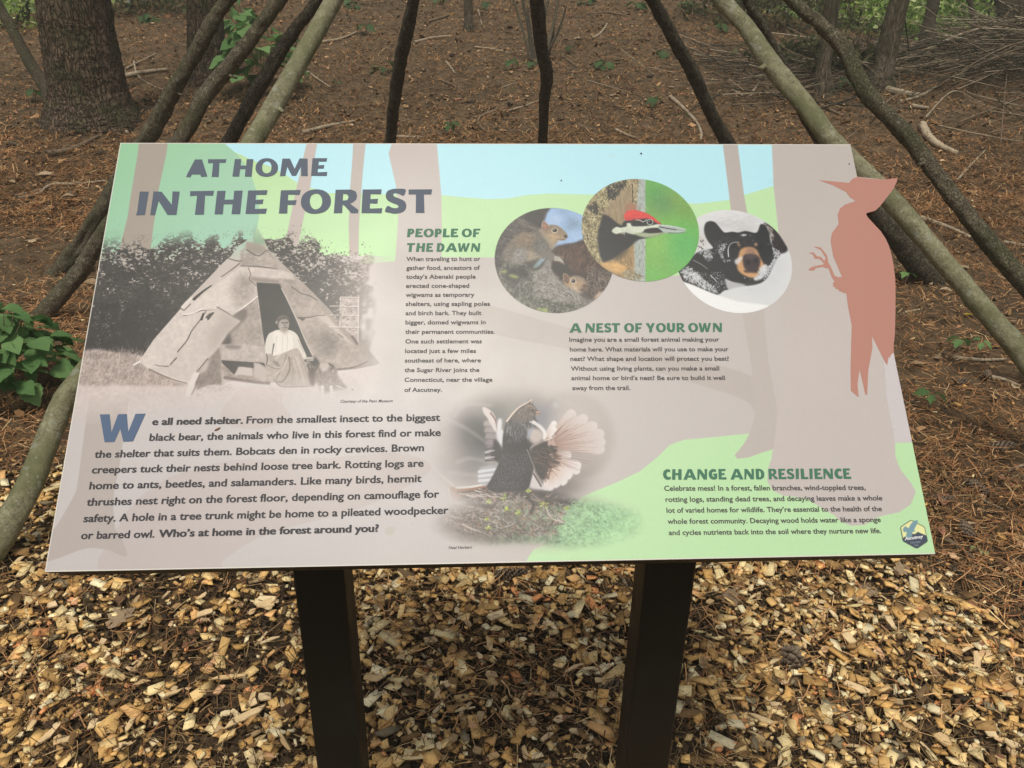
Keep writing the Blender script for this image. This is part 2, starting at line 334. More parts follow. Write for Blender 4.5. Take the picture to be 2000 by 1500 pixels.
    fill([(860, 560), (1000, 620), (980, 720), (850, 680)], (140, 130, 123), a=.6, soft=8)
    line([(620, 0), (740, 80), (840, 110), (930, 165)], (86, 79, 74), 9, 12)
    line([(700, 378), (780, 376), (860, 372), (930, 352), (1030, 348)], (90, 82, 77), 14, 5)
    fill([(696, 380), (790, 385), (760, 420)], (96, 88, 82), s=False)
    line([(500, 20), (600, 220), (700, 440), (800, 680), (885, 850)], (206, 196, 189), 12, 12)
    line([(1190, 575), (1250, 620)], (80, 72, 68), 8); line([(1150, 1010), (1380, 985), (1540, 915)], (110, 98, 92), 22, 14, a=.8)
    fill([(880, 850), (960, 920), (930, 990), (850, 950)], (62, 58, 55), soft=2)
    # drying frame at the right
    fill([(1215, 130), (1445, 130), (1430, 650), (1360, 590), (1230, 480)], (190, 176, 170), a=.85, s=False, soft=1, tex=.25)
    for y in (125, 235, 345, 490): line([(1090 if y > 130 else 1220, y), (1445, y + 5)], (222, 212, 207), 9); line([(1090 if y > 130 else 1220, y + 12), (1445, y + 17)], (120, 108, 103), 6, a=.8)
    for x in (1220, 1440): line([(x, 125), (x - 8, 480 if x < 1300 else 690)], (224, 214, 209), 9)
    hair([(1110, 180), (1400, 180), (1420, 560), (1150, 440)], 160, .3, 22, 7, [(120, 108, 103), (90, 80, 76), (215, 205, 200)], .7, .6)
    fill([(1340, 600), (1370, 590), (1440, 690), (1420, 720)], (110, 98, 93), s=False)
    # seated woman: sleeves, blouse, skirt, head
    fill([(460, 525), (400, 545), (340, 580), (305, 670), (300, 780), (320, 860), (385, 850), (470, 840), (600, 800), (700, 800), (780, 890), (805, 850), (740, 700), (700, 600), (650, 550), (580, 525)], (216, 209, 200), soft=.6)
    fill([(400, 560), (450, 540), (560, 560), (640, 600), (650, 740), (560, 800), (480, 820), (400, 830), (410, 700)], (228, 221, 213), soft=2)
    for p in ([(520, 560), (515, 650), (505, 800)], [(560, 560), (575, 680), (560, 780)], [(640, 620), (655, 700), (650, 760)], [(440, 600), (430, 700), (430, 800)]): line(p, (188, 180, 171), 8, 6, a=.7)
    line([(405, 700), (395, 760), (380, 850)], (86, 80, 75), 16, 8); line([(700, 640), (740, 740), (770, 800)], (180, 172, 163), 10, 8)
    line([(545, 590), (530, 560), (470, 535)], (170, 162, 153), 6)
    fill([(400, 850), (480, 825), (640, 760), (700, 760), (770, 880), (830, 1050), (850, 1200), (700, 1225), (500, 1222), (430, 1170), (350, 1050), (310, 980), (330, 900)], (178, 167, 158), soft=.8, tex=.08)
    for p, c, w in (([(560, 830), (520, 960), (430, 1140)], (128, 118, 110), 14), ([(590, 860), (600, 1000), (520, 1150), (440, 1160)], (112, 102, 95), 20), ([(620, 870), (640, 1050), (620, 1200)], (150, 138, 130), 12), ([(680, 860), (740, 1040), (780, 1200)], (200, 189, 181), 24), ([(720, 830), (800, 1020), (830, 1180)], (150, 138, 130), 10), ([(480, 830), (400, 900), (330, 940)], (206, 196, 188), 20), ([(560, 900), (500, 1010), (400, 1090)], (204, 194, 186), 18), ([(640, 900), (690, 1080), (690, 1200)], (196, 185, 177), 16), ([(330, 960), (420, 1000), (480, 1000)], (120, 110, 103), 12)):
        line(p, c, w, w * .6, a=.75, soft=1.2)
    line([(400, 1130), (470, 1205), (560, 1225), (860, 1215)], (100, 90, 84), 6, 5)
    fill([(330, 830), (360, 820), (430, 900), (470, 950), (440, 960), (380, 930), (330, 870)], (168, 157, 149), soft=1)
    for k in range(4): line([(395 + k * 16, 905 + k * 4), (430 + k * 18, 960 + k * 6)], (100, 92, 86), 5)
    line([(315, 820), (325, 870), (318, 950)], (70, 64, 60), 10)
    fill([(780, 860), (900, 855), (890, 905), (800, 905)], (196, 186, 179), soft=1, s=False); line([(790, 890), (900, 880)], (70, 64, 60), 6)
    fill([(455, 450), (470, 410), (510, 385), (560, 390), (592, 430), (585, 500), (545, 548), (490, 530), (460, 490)], (160, 150, 141), soft=.8)
    fill([(470, 470), (500, 430), (520, 440), (510, 520), (480, 500)], (182, 172, 163), soft=3, a=.8)
    fill([(440, 470), (425, 430), (445, 380), (490, 345), (545, 345), (590, 380), (594, 430), (560, 395), (530, 400), (500, 400), (465, 440), (462, 480)], (92, 85, 79), soft=.8)
    line([(460, 390), (500, 360), (530, 360)], (130, 122, 115), 8, a=.8); dot(437, 435, 14, 20, (160, 152, 146))
    line([(500, 440), (528, 436)], (70, 63, 58), 8); line([(550, 436), (578, 434)], (70, 63, 58), 8); line([(540, 440), (536, 470), (545, 478)], (100, 91, 85), 7); line([(522, 500), (565, 498)], (90, 80, 74), 7)
    dot(515, 445, 8, 5, (54, 48, 44)); dot(563, 443, 8, 5, (54, 48, 44))
    fill([(490, 530), (545, 548), (580, 520), (575, 560), (500, 560)], (180, 172, 163), soft=1, a=.8)
    # dog by her skirt
    fill([(800, 940), (860, 940), (910, 1000), (900, 1060), (830, 1010)], (110, 100, 94), soft=1)
    hair([(790, 930), (920, 960), (900, 1070), (820, 1030)], 40, 1.2, 40, 6, [(215, 206, 200), (80, 72, 67), (190, 180, 173)], .8, .3)
    fill([(830, 1010), (920, 1000), (900, 1200), (850, 1190)], (100, 88, 83), soft=2)
    fill([(920, 1010), (960, 935), (1100, 930), (1160, 1000), (1200, 1110), (1300, 1240), (1180, 1260), (1080, 1290), (1000, 1300), (960, 1220), (905, 1120)], (136, 122, 115), soft=1.5, tex=.2)
    hair([(930, 1000), (1130, 960), (1260, 1220), (1000, 1280), (920, 1130)], 200, 1.2, 38, 7, [(196, 184, 177), (104, 92, 86), (160, 147, 140), (120, 106, 100)], .7, .5)
    fill([(960, 940), (1080, 935), (1060, 1010), (1000, 1030)], (200, 189, 182), soft=2, a=.8); line([(1080, 940), (1130, 980), (1110, 1010)], (70, 62, 58), 16, 10); line([(960, 940), (920, 1010)], (90, 80, 75), 16)
    for x in (1005, 1115): line([(x - 10, 1220), (x, 1355)], (220, 210, 204), 36, 30)
    line([(1180, 1210), (1300, 1260)], (222, 212, 206), 14, 6); fill([(950, 1380), (1150, 1360), (1390, 1290), (1200, 1270), (1140, 1350)], (180, 166, 160), a=.5, soft=5)
    dot(1365, 1255, 9, 9, (40, 36, 34))
    # fade mask
    view(0, 0, 1)
    M = fullmask([(100, 452), (760, 462), (770, 520), (745, 700), (720, 775), (420, 800), (90, 800), (60, 700)], 0, False)
    X, Y = np.meshgrid(np.arange(CW), np.arange(CH))
    def ramp(p0, p1):
        A, B = T([p0, p1]); d = B - A
        return np.clip(((X - A[0]) * d[0] + (Y - A[1]) * d[1]) / (d @ d), 0, 1).astype(np.float32)
    top = ramp((450, 440), (450, 520)); tn = np.clip(top * 1.6 + .1, 0, 1)
    lum = L.im.mean(2); soft_top = np.where(lum < 170, np.clip(top * 2.2 + .05, 0, 1), np.clip((top - .25) * 1.5, 0, 1))
    M2 = soft_top * ramp((782, 640), (690, 640)) * ramp((440, 812), (440, 742)) * ramp((795, 560), (730, 560))
    L.im = np.clip((L.im - 160) * 1.16 + 158, 0, 255); out = comp(base, L.im, M2 * (M > -1)); L = keep; L.im = out

def paint_grouse():
    global L
    base = L.im.copy(); keep = L; L = Layer(base); view(820, 740, 4.054)
    fill([(60, 60), (1750, 60), (1750, 1400), (60, 1400)], (196, 184, 178), s=False, a=.6)
    # blurred woods
    for x, y, rx, ry, c, a in ((420, 440, 240, 260, (62, 62, 64), .95), (760, 200, 360, 150, (158, 150, 146), .8), (930, 330, 120, 130, (104, 108, 122), .85), (350, 700, 240, 130, (140, 136, 136), .8), (1180, 760, 260, 200, (168, 158, 152), .8), (1100, 880, 260, 90, (80, 72, 70), .85), (200, 500, 160, 300, (180, 170, 166), .7), (1400, 300, 260, 260, (190, 180, 176), .6), (560, 170, 180, 120, (150, 144, 140), .7), (1300, 620, 160, 200, (176, 165, 160), .6), (620, 320, 120, 140, (82, 90, 84), .6)):
        dot(x, y, rx, ry, c, a, soft=26)
    for p in ([(280, 290), (330, 220), (420, 200), (560, 210)], [(60, 660), (200, 780), (290, 870)], [(180, 300), (380, 400), (520, 500)], [(300, 660), (400, 630), (560, 660)], [(1100, 150), (1250, 230), (1400, 330)], [(240, 740), (420, 760), (520, 750)]):
        line(p, (196, 190, 188), 26, 14, a=.45, soft=5)
    line([(70, 680), (200, 790), (290, 865)], (214, 206, 200), 9, 12, a=.9)
    dot(1078, 205, 26, 26, (190, 192, 194), .7, soft=3)
    # log with moss
    log = [(60, 940), (300, 900), (520, 850), (760, 880), (960, 930), (1180, 960), (1400, 970), (1600, 1010), (1760, 1080), (1700, 1300), (1300, 1360), (900, 1300), (500, 1320), (160, 1290), (60, 1160)]
    fill(log, grad((400, 1000), (104, 92, 86), (1500, 1150), (160, 204, 158)), soft=6, tex=.35)
    fill([(560, 850), (900, 880), (1180, 930), (1240, 1000), (1000, 1010), (700, 960), (420, 970), (340, 920)], (44, 38, 36), a=.8, soft=6)
    hair([(180, 930), (560, 860), (1000, 930), (1200, 980), (1060, 1240), (400, 1230), (160, 1100)], 1300, .35, 46, 8, [(100, 88, 82), (70, 62, 58), (176, 164, 156), (205, 194, 186), (140, 122, 112), (160, 118, 96), (126, 118, 110)], .65, .8)
    hair([(1180, 970), (1500, 980), (1700, 1080), (1600, 1300), (1080, 1320), (1100, 1150)], 700, .3, 34, 9, [(160, 205, 158), (180, 226, 168), (140, 182, 144), (196, 236, 180), (170, 212, 156)], .45, .7)
    for x, y, r in ((535, 970, 30), (665, 940, 44), (980, 990, 48), (690, 1030, 30), (780, 1060, 26), (750, 840, 22), (860, 885, 18), (540, 1180, 22), (1165, 1025, 20), (530, 1110, 16)):
        for k in range(16):
            a_ = rng.uniform(0, 6.28); q = rng.uniform(0, r); dot(x + q * math.cos(a_), y + .7 * q * math.sin(a_), rng.uniform(4, 11), rng.uniform(3, 8), [(190, 206, 90), (160, 180, 74), (214, 222, 130), (120, 130, 60)][k % 4], .85)
    for p in ([(360, 930), (450, 900), (470, 980)], [(860, 940), (900, 1000), (880, 1060)], [(1000, 960), (1100, 960), (1190, 990)], [(380, 980), (560, 1010), (600, 980)]): line(p, (48, 42, 40), 30, 20, a=.7, soft=2)
    line([(1000, 1020), (1040, 1100), (1130, 1135)], (215, 205, 190), 7, 5); line([(340, 1150), (420, 1190), (490, 1215)], (205, 194, 186), 12, 6, a=.8)
    # tail and back
    fill([(220, 860), (330, 860), (540, 830), (560, 870), (340, 920), (300, 960), (235, 965)], (150, 104, 78), soft=1.5)
    line([(290, 862), (400, 855), (540, 830)], (226, 220, 216), 16, 18); line([(300, 900), (420, 890), (540, 860)], (60, 52, 50), 16, 14, a=.8); line([(225, 870), (245, 960)], (214, 200, 190), 20, 16)
    hair([(300, 900), (560, 850), (600, 920), (500, 940), (330, 930)], 60, .2, 60, 6, [(225, 216, 208), (70, 62, 60), (180, 160, 146)], .8, .15)
    # left wing
    fill([(490, 700), (600, 695), (590, 840), (480, 830), (470, 740)], (176, 176, 182), soft=2)
    for k in range(3): line([(470, 735 + k * 36), (600, 715 + k * 40)], (226, 226, 230), 22, 16, a=.8)
    for k in range(6): 
        y = 330 + k * 50
        fill([(520 + k * 6, y), (600, y + 6), (640, y + 30), (600, y + 55), (510 + k * 5, y + 46)], (170 - k * 8, 158 - k * 8, 156 - k * 6), soft=1.5); line([(520 + k * 6, y + 46), (600, y + 50)], (100, 92, 92), 8, a=.7)
    fill([(495, 228), (520, 225), (570, 260), (600, 310), (612, 400), (590, 410), (540, 320), (505, 270)], (220, 208, 206), soft=1); line([(560, 270), (600, 330), (612, 400)], (120, 90, 84), 10, 12)
    fill([(620, 320), (650, 325), (650, 400), (670, 420), (660, 530), (630, 530), (605, 430)], (222, 220, 222), soft=1.5)
    fill([(590, 480), (640, 530), (660, 620), (620, 660), (560, 600), (580, 540)], (44, 40, 44), soft=2)
    for k in range(5): line([(520, 560 + k * 22), (590, 540 + k * 26)], (215, 213, 218) if k % 2 else (70, 66, 70), 12, 8, a=.85)
    # right wing: dark coverts, then pale primaries in a fan
    fill([(880, 560), (960, 500), (1060, 500), (1090, 600), (1040, 720), (980, 800), (920, 740), (890, 660)], (52, 44, 42), soft=2, tex=.2)
    def feather(ax, ay, bx, by, w, c0=(236, 228, 226), tipc=(222, 206, 200)):
        dx, dy = bx - ax, by - ay; l = math.hypot(dx, dy); nx, ny = -dy / l, dx / l
        q = [(ax + nx * w * .25, ay + ny * w * .25), (ax + dx * .5 + nx * w * .5, ay + dy * .5 + ny * w * .5), (ax + dx * .9 + nx * w * .5, ay + dy * .9 + ny * w * .5), (bx, by), (ax + dx * .9 - nx * w * .5, ay + dy * .9 - ny * w * .5), (ax + dx * .5 - nx * w * .5, ay + dy * .5 - ny * w * .5), (ax - nx * w * .25, ay - ny * w * .25)]
        fill(q, grad((ax, ay), c0, (bx, by), tipc), soft=1); line([(ax, ay), (ax + dx * .45, ay + dy * .45)], (122, 82, 66), 12, 3, a=.8)
        line([(ax + nx * w * .4, ay + ny * w * .4), (ax + dx * .85 + nx * w * .45, ay + dy * .85 + ny * w * .45)], (176, 152, 144), 4, 3, a=.5)
    for bx, by, w in ((1465, 560, 80), (1470, 500, 90), (1462, 430, 90), (1405, 360, 80), (1325, 295, 80), (1222, 250, 76)):
        feather(1040, 500 + (by - 400) * .12, bx, by, w, (188, 156, 144), (222, 214, 210))
    for bx, by, w in ((1200, 600, 60), (1278, 690, 70), (1270, 730, 70), (1205, 775, 72), (1160, 830, 70), (1090, 860, 66), (1030, 885, 60), (990, 880, 50)):
        feather(1030, 610 + (by - 600) * .45, bx, by, w, (206, 176, 162), (236, 231, 230))
    for bx, by in ((1075, 335), (1078, 385), (1068, 440)): feather(985, 480, bx, by, 44, (206, 180, 170), (240, 236, 235))
    fill([(890, 740), (930, 800), (1000, 860), (1040, 880), (900, 870), (870, 840)], (214, 206, 206), soft=2); line([(900, 750), (960, 850)], (80, 66, 60), 10)
    hair([(900, 560), (1050, 520), (1080, 640), (980, 780), (900, 680)], 160, .5, 46, 8, [(36, 30, 30), (84, 66, 58), (60, 50, 46), (110, 84, 72)], .8, .5)
    # body
    body = [(690, 330), (760, 260), (800, 230), (900, 250), (915, 310), (960, 380), (990, 440), (970, 490), (900, 520), (870, 560), (900, 680), (880, 800), (840, 880), (700, 890), (600, 900), (530, 860), (560, 800), (620, 680), (650, 560), (660, 440)]
    fill(body, (48, 46, 50), soft=1.2, tex=.25)
    hair([(680, 350), (800, 300), (900, 330), (860, 470), (700, 500)], 260, 1.5, 34, 6, [(96, 96, 102), (30, 28, 32), (140, 138, 142), (60, 58, 62)], .8, .4)
    fill([(860, 400), (930, 390), (985, 430), (970, 490), (910, 520), (860, 480)], (198, 184, 178), soft=4); line([(880, 330), (940, 370), (985, 420), (985, 470)], (242, 238, 236), 30, 24, a=.9, soft=2)
    line([(860, 460), (880, 410), (900, 390)], (150, 160, 180), 24, 12, a=.7, soft=2)
    fill([(690, 500), (850, 490), (870, 640), (700, 640)], (42, 40, 44), a=.6, soft=6)
    for r in range(13):
        for c_ in range(12):
            x = 600 + c_ * 22 + (r % 2) * 11 - r * 4.5 + rng.normal(0, 4); y = 600 + r * 21 + rng.normal(0, 4)
            if x < 560 + (13 - r) * 6: continue
            line([(x, y), (x + 2, y + 8)], (150, 156, 166), 4.5, 3, a=.6)
    line([(850, 560), (880, 640), (915, 720)], (190, 180, 160), 6, 4, a=.8)
    for k in range(26):
        a_ = -1.05 + k * .072; r0, r1 = 120, 300 + 60 * math.sin(k * 1.7)
        line([(1010 + r0 * math.cos(a_) * .6, 560 + r0 * math.sin(a_)), (1020 + r1 * math.cos(a_), 560 + r1 * math.sin(a_) * .9)], (120, 84, 70), 7, 2, a=.45)
    # head with crest
    fill([(720, 320), (760, 250), (810, 210), (850, 190), (868, 158), (880, 182), (892, 168), (898, 200), (918, 232), (946, 268), (922, 284), (905, 300), (896, 330), (850, 340), (780, 350)], (88, 78, 74), soft=1); hair([(750, 280), (850, 200), (900, 230), (890, 310), (780, 330)], 90, 1.2, 20, 5, [(130, 112, 100), (54, 48, 48), (160, 140, 124)], .7, .5)
    line([(690, 335), (740, 270), (790, 222), (850, 188), (885, 165)], (226, 206, 192), 14, 8); line([(860, 185), (872, 162)], (214, 186, 166), 8, 4); line([(885, 190), (890, 170)], (214, 186, 166), 8, 4)
    line([(850, 212), (885, 215), (912, 240)], (168, 138, 122), 12, 6, a=.8); dot(890, 250, 8, 7, (20, 18, 20)); fill([(918, 262), (934, 254), (950, 266), (950, 280), (936, 284), (918, 282)], (196, 152, 128), s=False); line([(920, 272), (948, 276)], (60, 44, 40), 5)
    X, Y = np.meshgrid(np.arange(CW), np.arange(CH))
    def el(cx_, cy_, px_, py_):
        A = T([(cx_, cy_), (cx_ + px_, cy_), (cx_, cy_ + py_)])
        return ((X - A[0][0]) / (A[1][0] - A[0][0])) ** 2 + ((Y - A[0][1]) / (A[2][1] - A[0][1])) ** 2
    e1 = np.clip(1.42 - 1.15 * el(800, 560, 700, 540), 0, 1); e2 = np.clip(1.25 - 1.1 * el(960, 1130, 860, 260), 0, 1)
    e3 = np.clip(2.2 - 1.6 * el(1200, 450, 330, 360), 0, 1)
    M = np.clip(np.maximum(np.maximum(e1, e2), e3), 0, 1).astype(np.float32); M = M * M * (3 - 2 * M)
    out = comp(base, L.im, M); L = keep; L.im = out

def circ(pts, n=40):
    view(0, 0, 1); P = T(pts); A = np.concatenate([2 * P, np.ones((len(P), 1))], 1); s_ = np.linalg.lstsq(A, (P ** 2).sum(1), rcond=None)[0]
    r = math.sqrt(s_[2] + s_[0] ** 2 + s_[1] ** 2); t = np.linspace(0, 2 * math.pi, 96, endpoint=False)
    return np.stack([s_[0] + r * np.cos(t), s_[1] + r * np.sin(t)], 1)
CIRC = dict(
    squirrel=[(1081, 409.5), (1127, 416), (1165, 436), (1186, 466), (1194, 510), (1190, 548), (1172, 578), (1138, 602), (1096, 611.5), (1050, 606), (1010, 586), (982, 556), (969, 514), (972, 470), (992, 437), (1030, 416)],
    woodpecker=[(1239, 351), (1286, 356), (1330, 380), (1355, 412), (1363, 453), (1356, 495), (1330, 527), (1297, 543), (1255, 548), (1213, 542), (1175, 524), (1150, 494), (1138, 450), (1142, 412), (1164, 380), (1200, 358)],
    bear=[(1415, 409.5), (1462, 415), (1508, 442), (1535, 480), (1544, 525), (1536, 565), (1513, 592), (1480, 606), (1443, 611), (1400, 604), (1360, 583), (1335, 553), (1322, 512), (1328, 472), (1348, 438), (1378, 417)])
def paint_squirrels():
    view(960, 400, 6.82)
    A = lambda *a, **k: fill(*a, **k)
    A([(0, 0), (1705, 0), (1705, 1500), (0, 1500)], (78, 74, 70), s=False, tex=.35)
    hair([(60, 60), (760, 60), (640, 400), (200, 800), (60, 800)], 700, .7, 60, 14, [(60, 58, 56), (104, 100, 94), (44, 42, 42), (130, 124, 116), (88, 84, 80)], .6, .7)
    A([(520, 60), (800, 60), (740, 110), (700, 230), (640, 330), (480, 260), (440, 150)], (52, 50, 50), soft=5, a=.8)
    A([(790, 40), (1300, 40), (1300, 470), (1180, 490), (1020, 520), (900, 560), (860, 600), (790, 600), (700, 380), (700, 230), (740, 110)], (160, 192, 232), s=False, soft=2)
    for x, y, r, c in ((960, 110, 70, (130, 158, 190)), (1100, 250, 90, (110, 136, 150)), (1000, 320, 50, (120, 148, 170)), (1180, 180, 60, (176, 206, 240)), (850, 200, 90, (190, 212, 240)), (1120, 400, 70, (178, 206, 236)), (900, 460, 60, (170, 200, 236))): dot(x, y, r, r * .8, c, .8, soft=12)
    # hollow stump behind
    A([(800, 600), (950, 530), (1100, 520), (1250, 460), (1330, 640), (1640, 900), (1640, 1300), (1300, 1250), (1200, 1200), (960, 1060), (860, 960), (760, 860)], (70, 52, 44), soft=3, tex=.3)
    hair([(880, 600), (1250, 500), (1440, 800), (1300, 950), (1000, 900), (900, 760)], 500, 2.0, 90, 12, [(96, 66, 50), (130, 92, 68), (60, 44, 38), (44, 34, 32), (112, 80, 60)], .6, .35)
    A([(800, 800), (960, 780), (1100, 900), (1260, 930), (1280, 1040), (1180, 980), (960, 940), (960, 1050), (850, 960)], (34, 28, 28), soft=7)
    hair([(1280, 800), (1600, 900), (1620, 1150), (1400, 1240), (1260, 1150)], 400, 1.0, 70, 16, [(96, 84, 74), (60, 50, 46), (150, 136, 122), (40, 34, 32), (120, 104, 92)], .65, .9)
    A([(1420, 1180), (1500, 1150), (1490, 1210), (1400, 1250), (1350, 1250)], (206, 178, 156), soft=3)
    # sky gap below belly
    A([(655, 714), (725, 718), (680, 765), (625, 825), (560, 852), (550, 830), (605, 768)], grad((700, 720), (150, 172, 196), (560, 860), (112, 134, 118)), soft=1, s=False)
    # foreground branch
    br = [(540, 880), (650, 850), (740, 730), (800, 740), (800, 860), (870, 980), (1000, 1090), (1180, 1200), (1330, 1260), (1420, 1250), (1300, 1400), (900, 1470), (500, 1450), (250, 1250), (120, 1000), (140, 800), (300, 760), (440, 790)]
    A(br, (134, 130, 124), soft=2, tex=.22)
    hair([(560, 900), (780, 860), (1200, 1230), (900, 1400), (600, 1250)], 600, .8, 60, 11, [(160, 155, 148), (186, 180, 174), (110, 106, 100), (140, 136, 130), (96, 92, 86)], .6, .5)
    hair([(120, 780), (480, 790), (560, 1000), (540, 1250), (200, 1180), (90, 950)], 600, 1.4, 46, 14, [(66, 64, 60), (100, 98, 90), (44, 42, 40), (140, 138, 126), (84, 84, 72)], .75, 1.2)
    A([(190, 860), (330, 820), (420, 900), (380, 1000), (240, 1040), (180, 960)], (46, 44, 42), a=.7, soft=7); A([(400, 820), (500, 900), (480, 1000), (420, 960)], (40, 38, 38), a=.75, soft=6)
    hair([(250, 1180), (560, 1220), (900, 1300), (1250, 1330), (900, 1470), (500, 1450)], 800, .4, 44, 13, [(60, 60, 54), (104, 104, 92), (40, 40, 38), (150, 150, 136), (80, 82, 64)], .75, 1.3)
    for x, y in ((270, 945), (320, 960), (170, 890), (640, 1390), (700, 1400), (720, 1410)): dot(x, y, 40, 22, (170, 184, 104), .75, soft=2)
    for x, y in ((640, 1165), (1020, 1195), (1040, 1210), (790, 1080)): line([(x - 50, y), (x, y - 30), (x + 40, y + 20)], (60, 54, 52), 12, 8); line([(x - 55, y - 14), (x, y - 44), (x + 40, y + 4)], (196, 184, 180), 10, 6)
    hair([(300, 150), (620, 300), (560, 350), (330, 230)], 60, .5, 90, 16, [(120, 112, 104), (96, 90, 84)], .6, .3)
    # upper squirrel
    bod = [(150, 690), (165, 620), (230, 520), (320, 420), (420, 368), (520, 372), (600, 360), (660, 310), (690, 330), (760, 400), (800, 480), (820, 560), (790, 620), (760, 700), (660, 710), (560, 720), (450, 760), (380, 770), (260, 770), (170, 740)]
    A(bod, (124, 114, 102), soft=1.5, tex=.1)
    A([(430, 640), (560, 620), (700, 690), (600, 715), (480, 740)], (186, 170, 146), soft=5)
    A([(330, 420), (500, 390), (560, 470), (480, 560), (360, 520)], (156, 124, 92), a=.8, soft=10)
    hair(bod, 1500, lambda x, y: 2.7 + (y - 500) * .001, 32, 6, [(150, 138, 122), (96, 90, 82), (170, 152, 130), (120, 110, 98), (84, 78, 72)], .5, .3)
    A([(260, 700), (320, 600), (420, 570), (480, 640), (460, 720), (380, 770), (270, 765)], (132, 128, 122), soft=3)
    hair([(270, 700), (330, 600), (420, 575), (480, 640), (450, 740), (300, 770)], 400, 2.2, 30, 6, [(160, 156, 150), (104, 100, 96), (184, 180, 174), (120, 116, 112)], .55, .4)
    A([(600, 430), (700, 450), (760, 560), (780, 640), (720, 700), (640, 680), (560, 560)], (98, 96, 92), a=.8, soft=6)
    hair([(600, 450), (700, 460), (780, 640), (700, 700), (600, 620)], 300, 1.9, 28, 6, [(70, 68, 66), (128, 124, 118), (150, 146, 138)], .5, .4)
    A([(660, 640), (780, 620), (860, 670), (930, 690), (960, 740), (940, 780), (900, 760), (800, 740), (700, 700)], (118, 114, 106), soft=2)
    for k in range(6): line([(840, 690 + k * 10), (900 + k * 10, 700 + k * 12), (905 + k * 12, 740 + k * 12)], (196, 190, 178), 9, 5)
    # neck and head
    A([(640, 340), (700, 330), (800, 400), (870, 490), (830, 570), (800, 600), (760, 520), (700, 430)], (160, 144, 122), soft=3)
    head = [(680, 300), (760, 270), (850, 272), (920, 305), (970, 350), (1005, 400), (1012, 425), (990, 455), (950, 475), (880, 470), (850, 510), (800, 470), (730, 400), (690, 350)]
    A(head, (140, 122, 102), soft=1)
    A([(740, 380), (850, 390), (960, 440), (900, 470), (830, 500), (780, 450)], (196, 166, 128), soft=5)
    hair(head, 350, .5, 24, 5, [(168, 146, 120), (112, 98, 84), (190, 166, 136)], .4, .4)
    A([(665, 300), (680, 225), (700, 218), (745, 255), (765, 300), (740, 350), (700, 320)], (134, 100, 82), soft=1); A([(685, 290), (695, 245), (735, 280), (735, 325), (710, 310)], (180, 136, 112), soft=3); line([(668, 300), (684, 225), (702, 218), (745, 256), (765, 290)], (206, 190, 170), 8, 6)
    dot(840, 345, 44, 34, (222, 206, 180), soft=1.2); dot(842, 342, 32, 25, (30, 22, 20)); dot(830, 332, 7, 6, (240, 240, 240))
    dot(988, 422, 26, 20, (64, 48, 44), soft=1.2, ang=.9); line([(880, 458), (930, 470), (975, 462)], (96, 76, 66), 9, 8)
    # lower squirrel
    h2 = [(960, 1030), (1010, 990), (1080, 955), (1160, 955), (1230, 990), (1262, 1040), (1272, 1080), (1262, 1130), (1220, 1165), (1140, 1150), (1060, 1110), (990, 1080)]
    A(h2, (172, 144, 112), soft=1.5)
    A([(1080, 955), (1160, 950), (1235, 985), (1260, 1040), (1180, 1010), (1100, 990)], (134, 122, 108), soft=4); A([(1080, 1080), (1160, 1130), (1220, 1160), (1160, 1180), (1060, 1110)], (206, 190, 168), soft=4)
    hair(h2, 350, .4, 20, 5, [(196, 168, 134), (136, 112, 88), (214, 188, 156)], .4, .4)
    A([(955, 930), (975, 913), (1010, 935), (1035, 975), (1020, 1050), (975, 1030), (958, 980)], (112, 84, 68), soft=1); line([(962, 1010), (955, 940), (975, 915), (1012, 938), (1034, 975)], (186, 158, 128), 9, 6)
    dot(1090, 1018, 36, 36, (222, 206, 184), soft=1.2); dot(1090, 1016, 26, 27, (28, 20, 18)); dot(1082, 1006, 6, 6, (240, 240, 240))
    dot(1240, 1078, 30, 22, (84, 62, 56), soft=1.5); A([(1180, 1120), (1270, 1090), (1255, 1140), (1230, 1165)], (96, 80, 72), soft=3); line([(1150, 1130), (1200, 1145), (1245, 1150)], (60, 48, 44), 8)
    A([(1180, 1190), (1240, 1170), (1330, 1260), (1250, 1270)], (90, 84, 80), soft=4, a=.8)
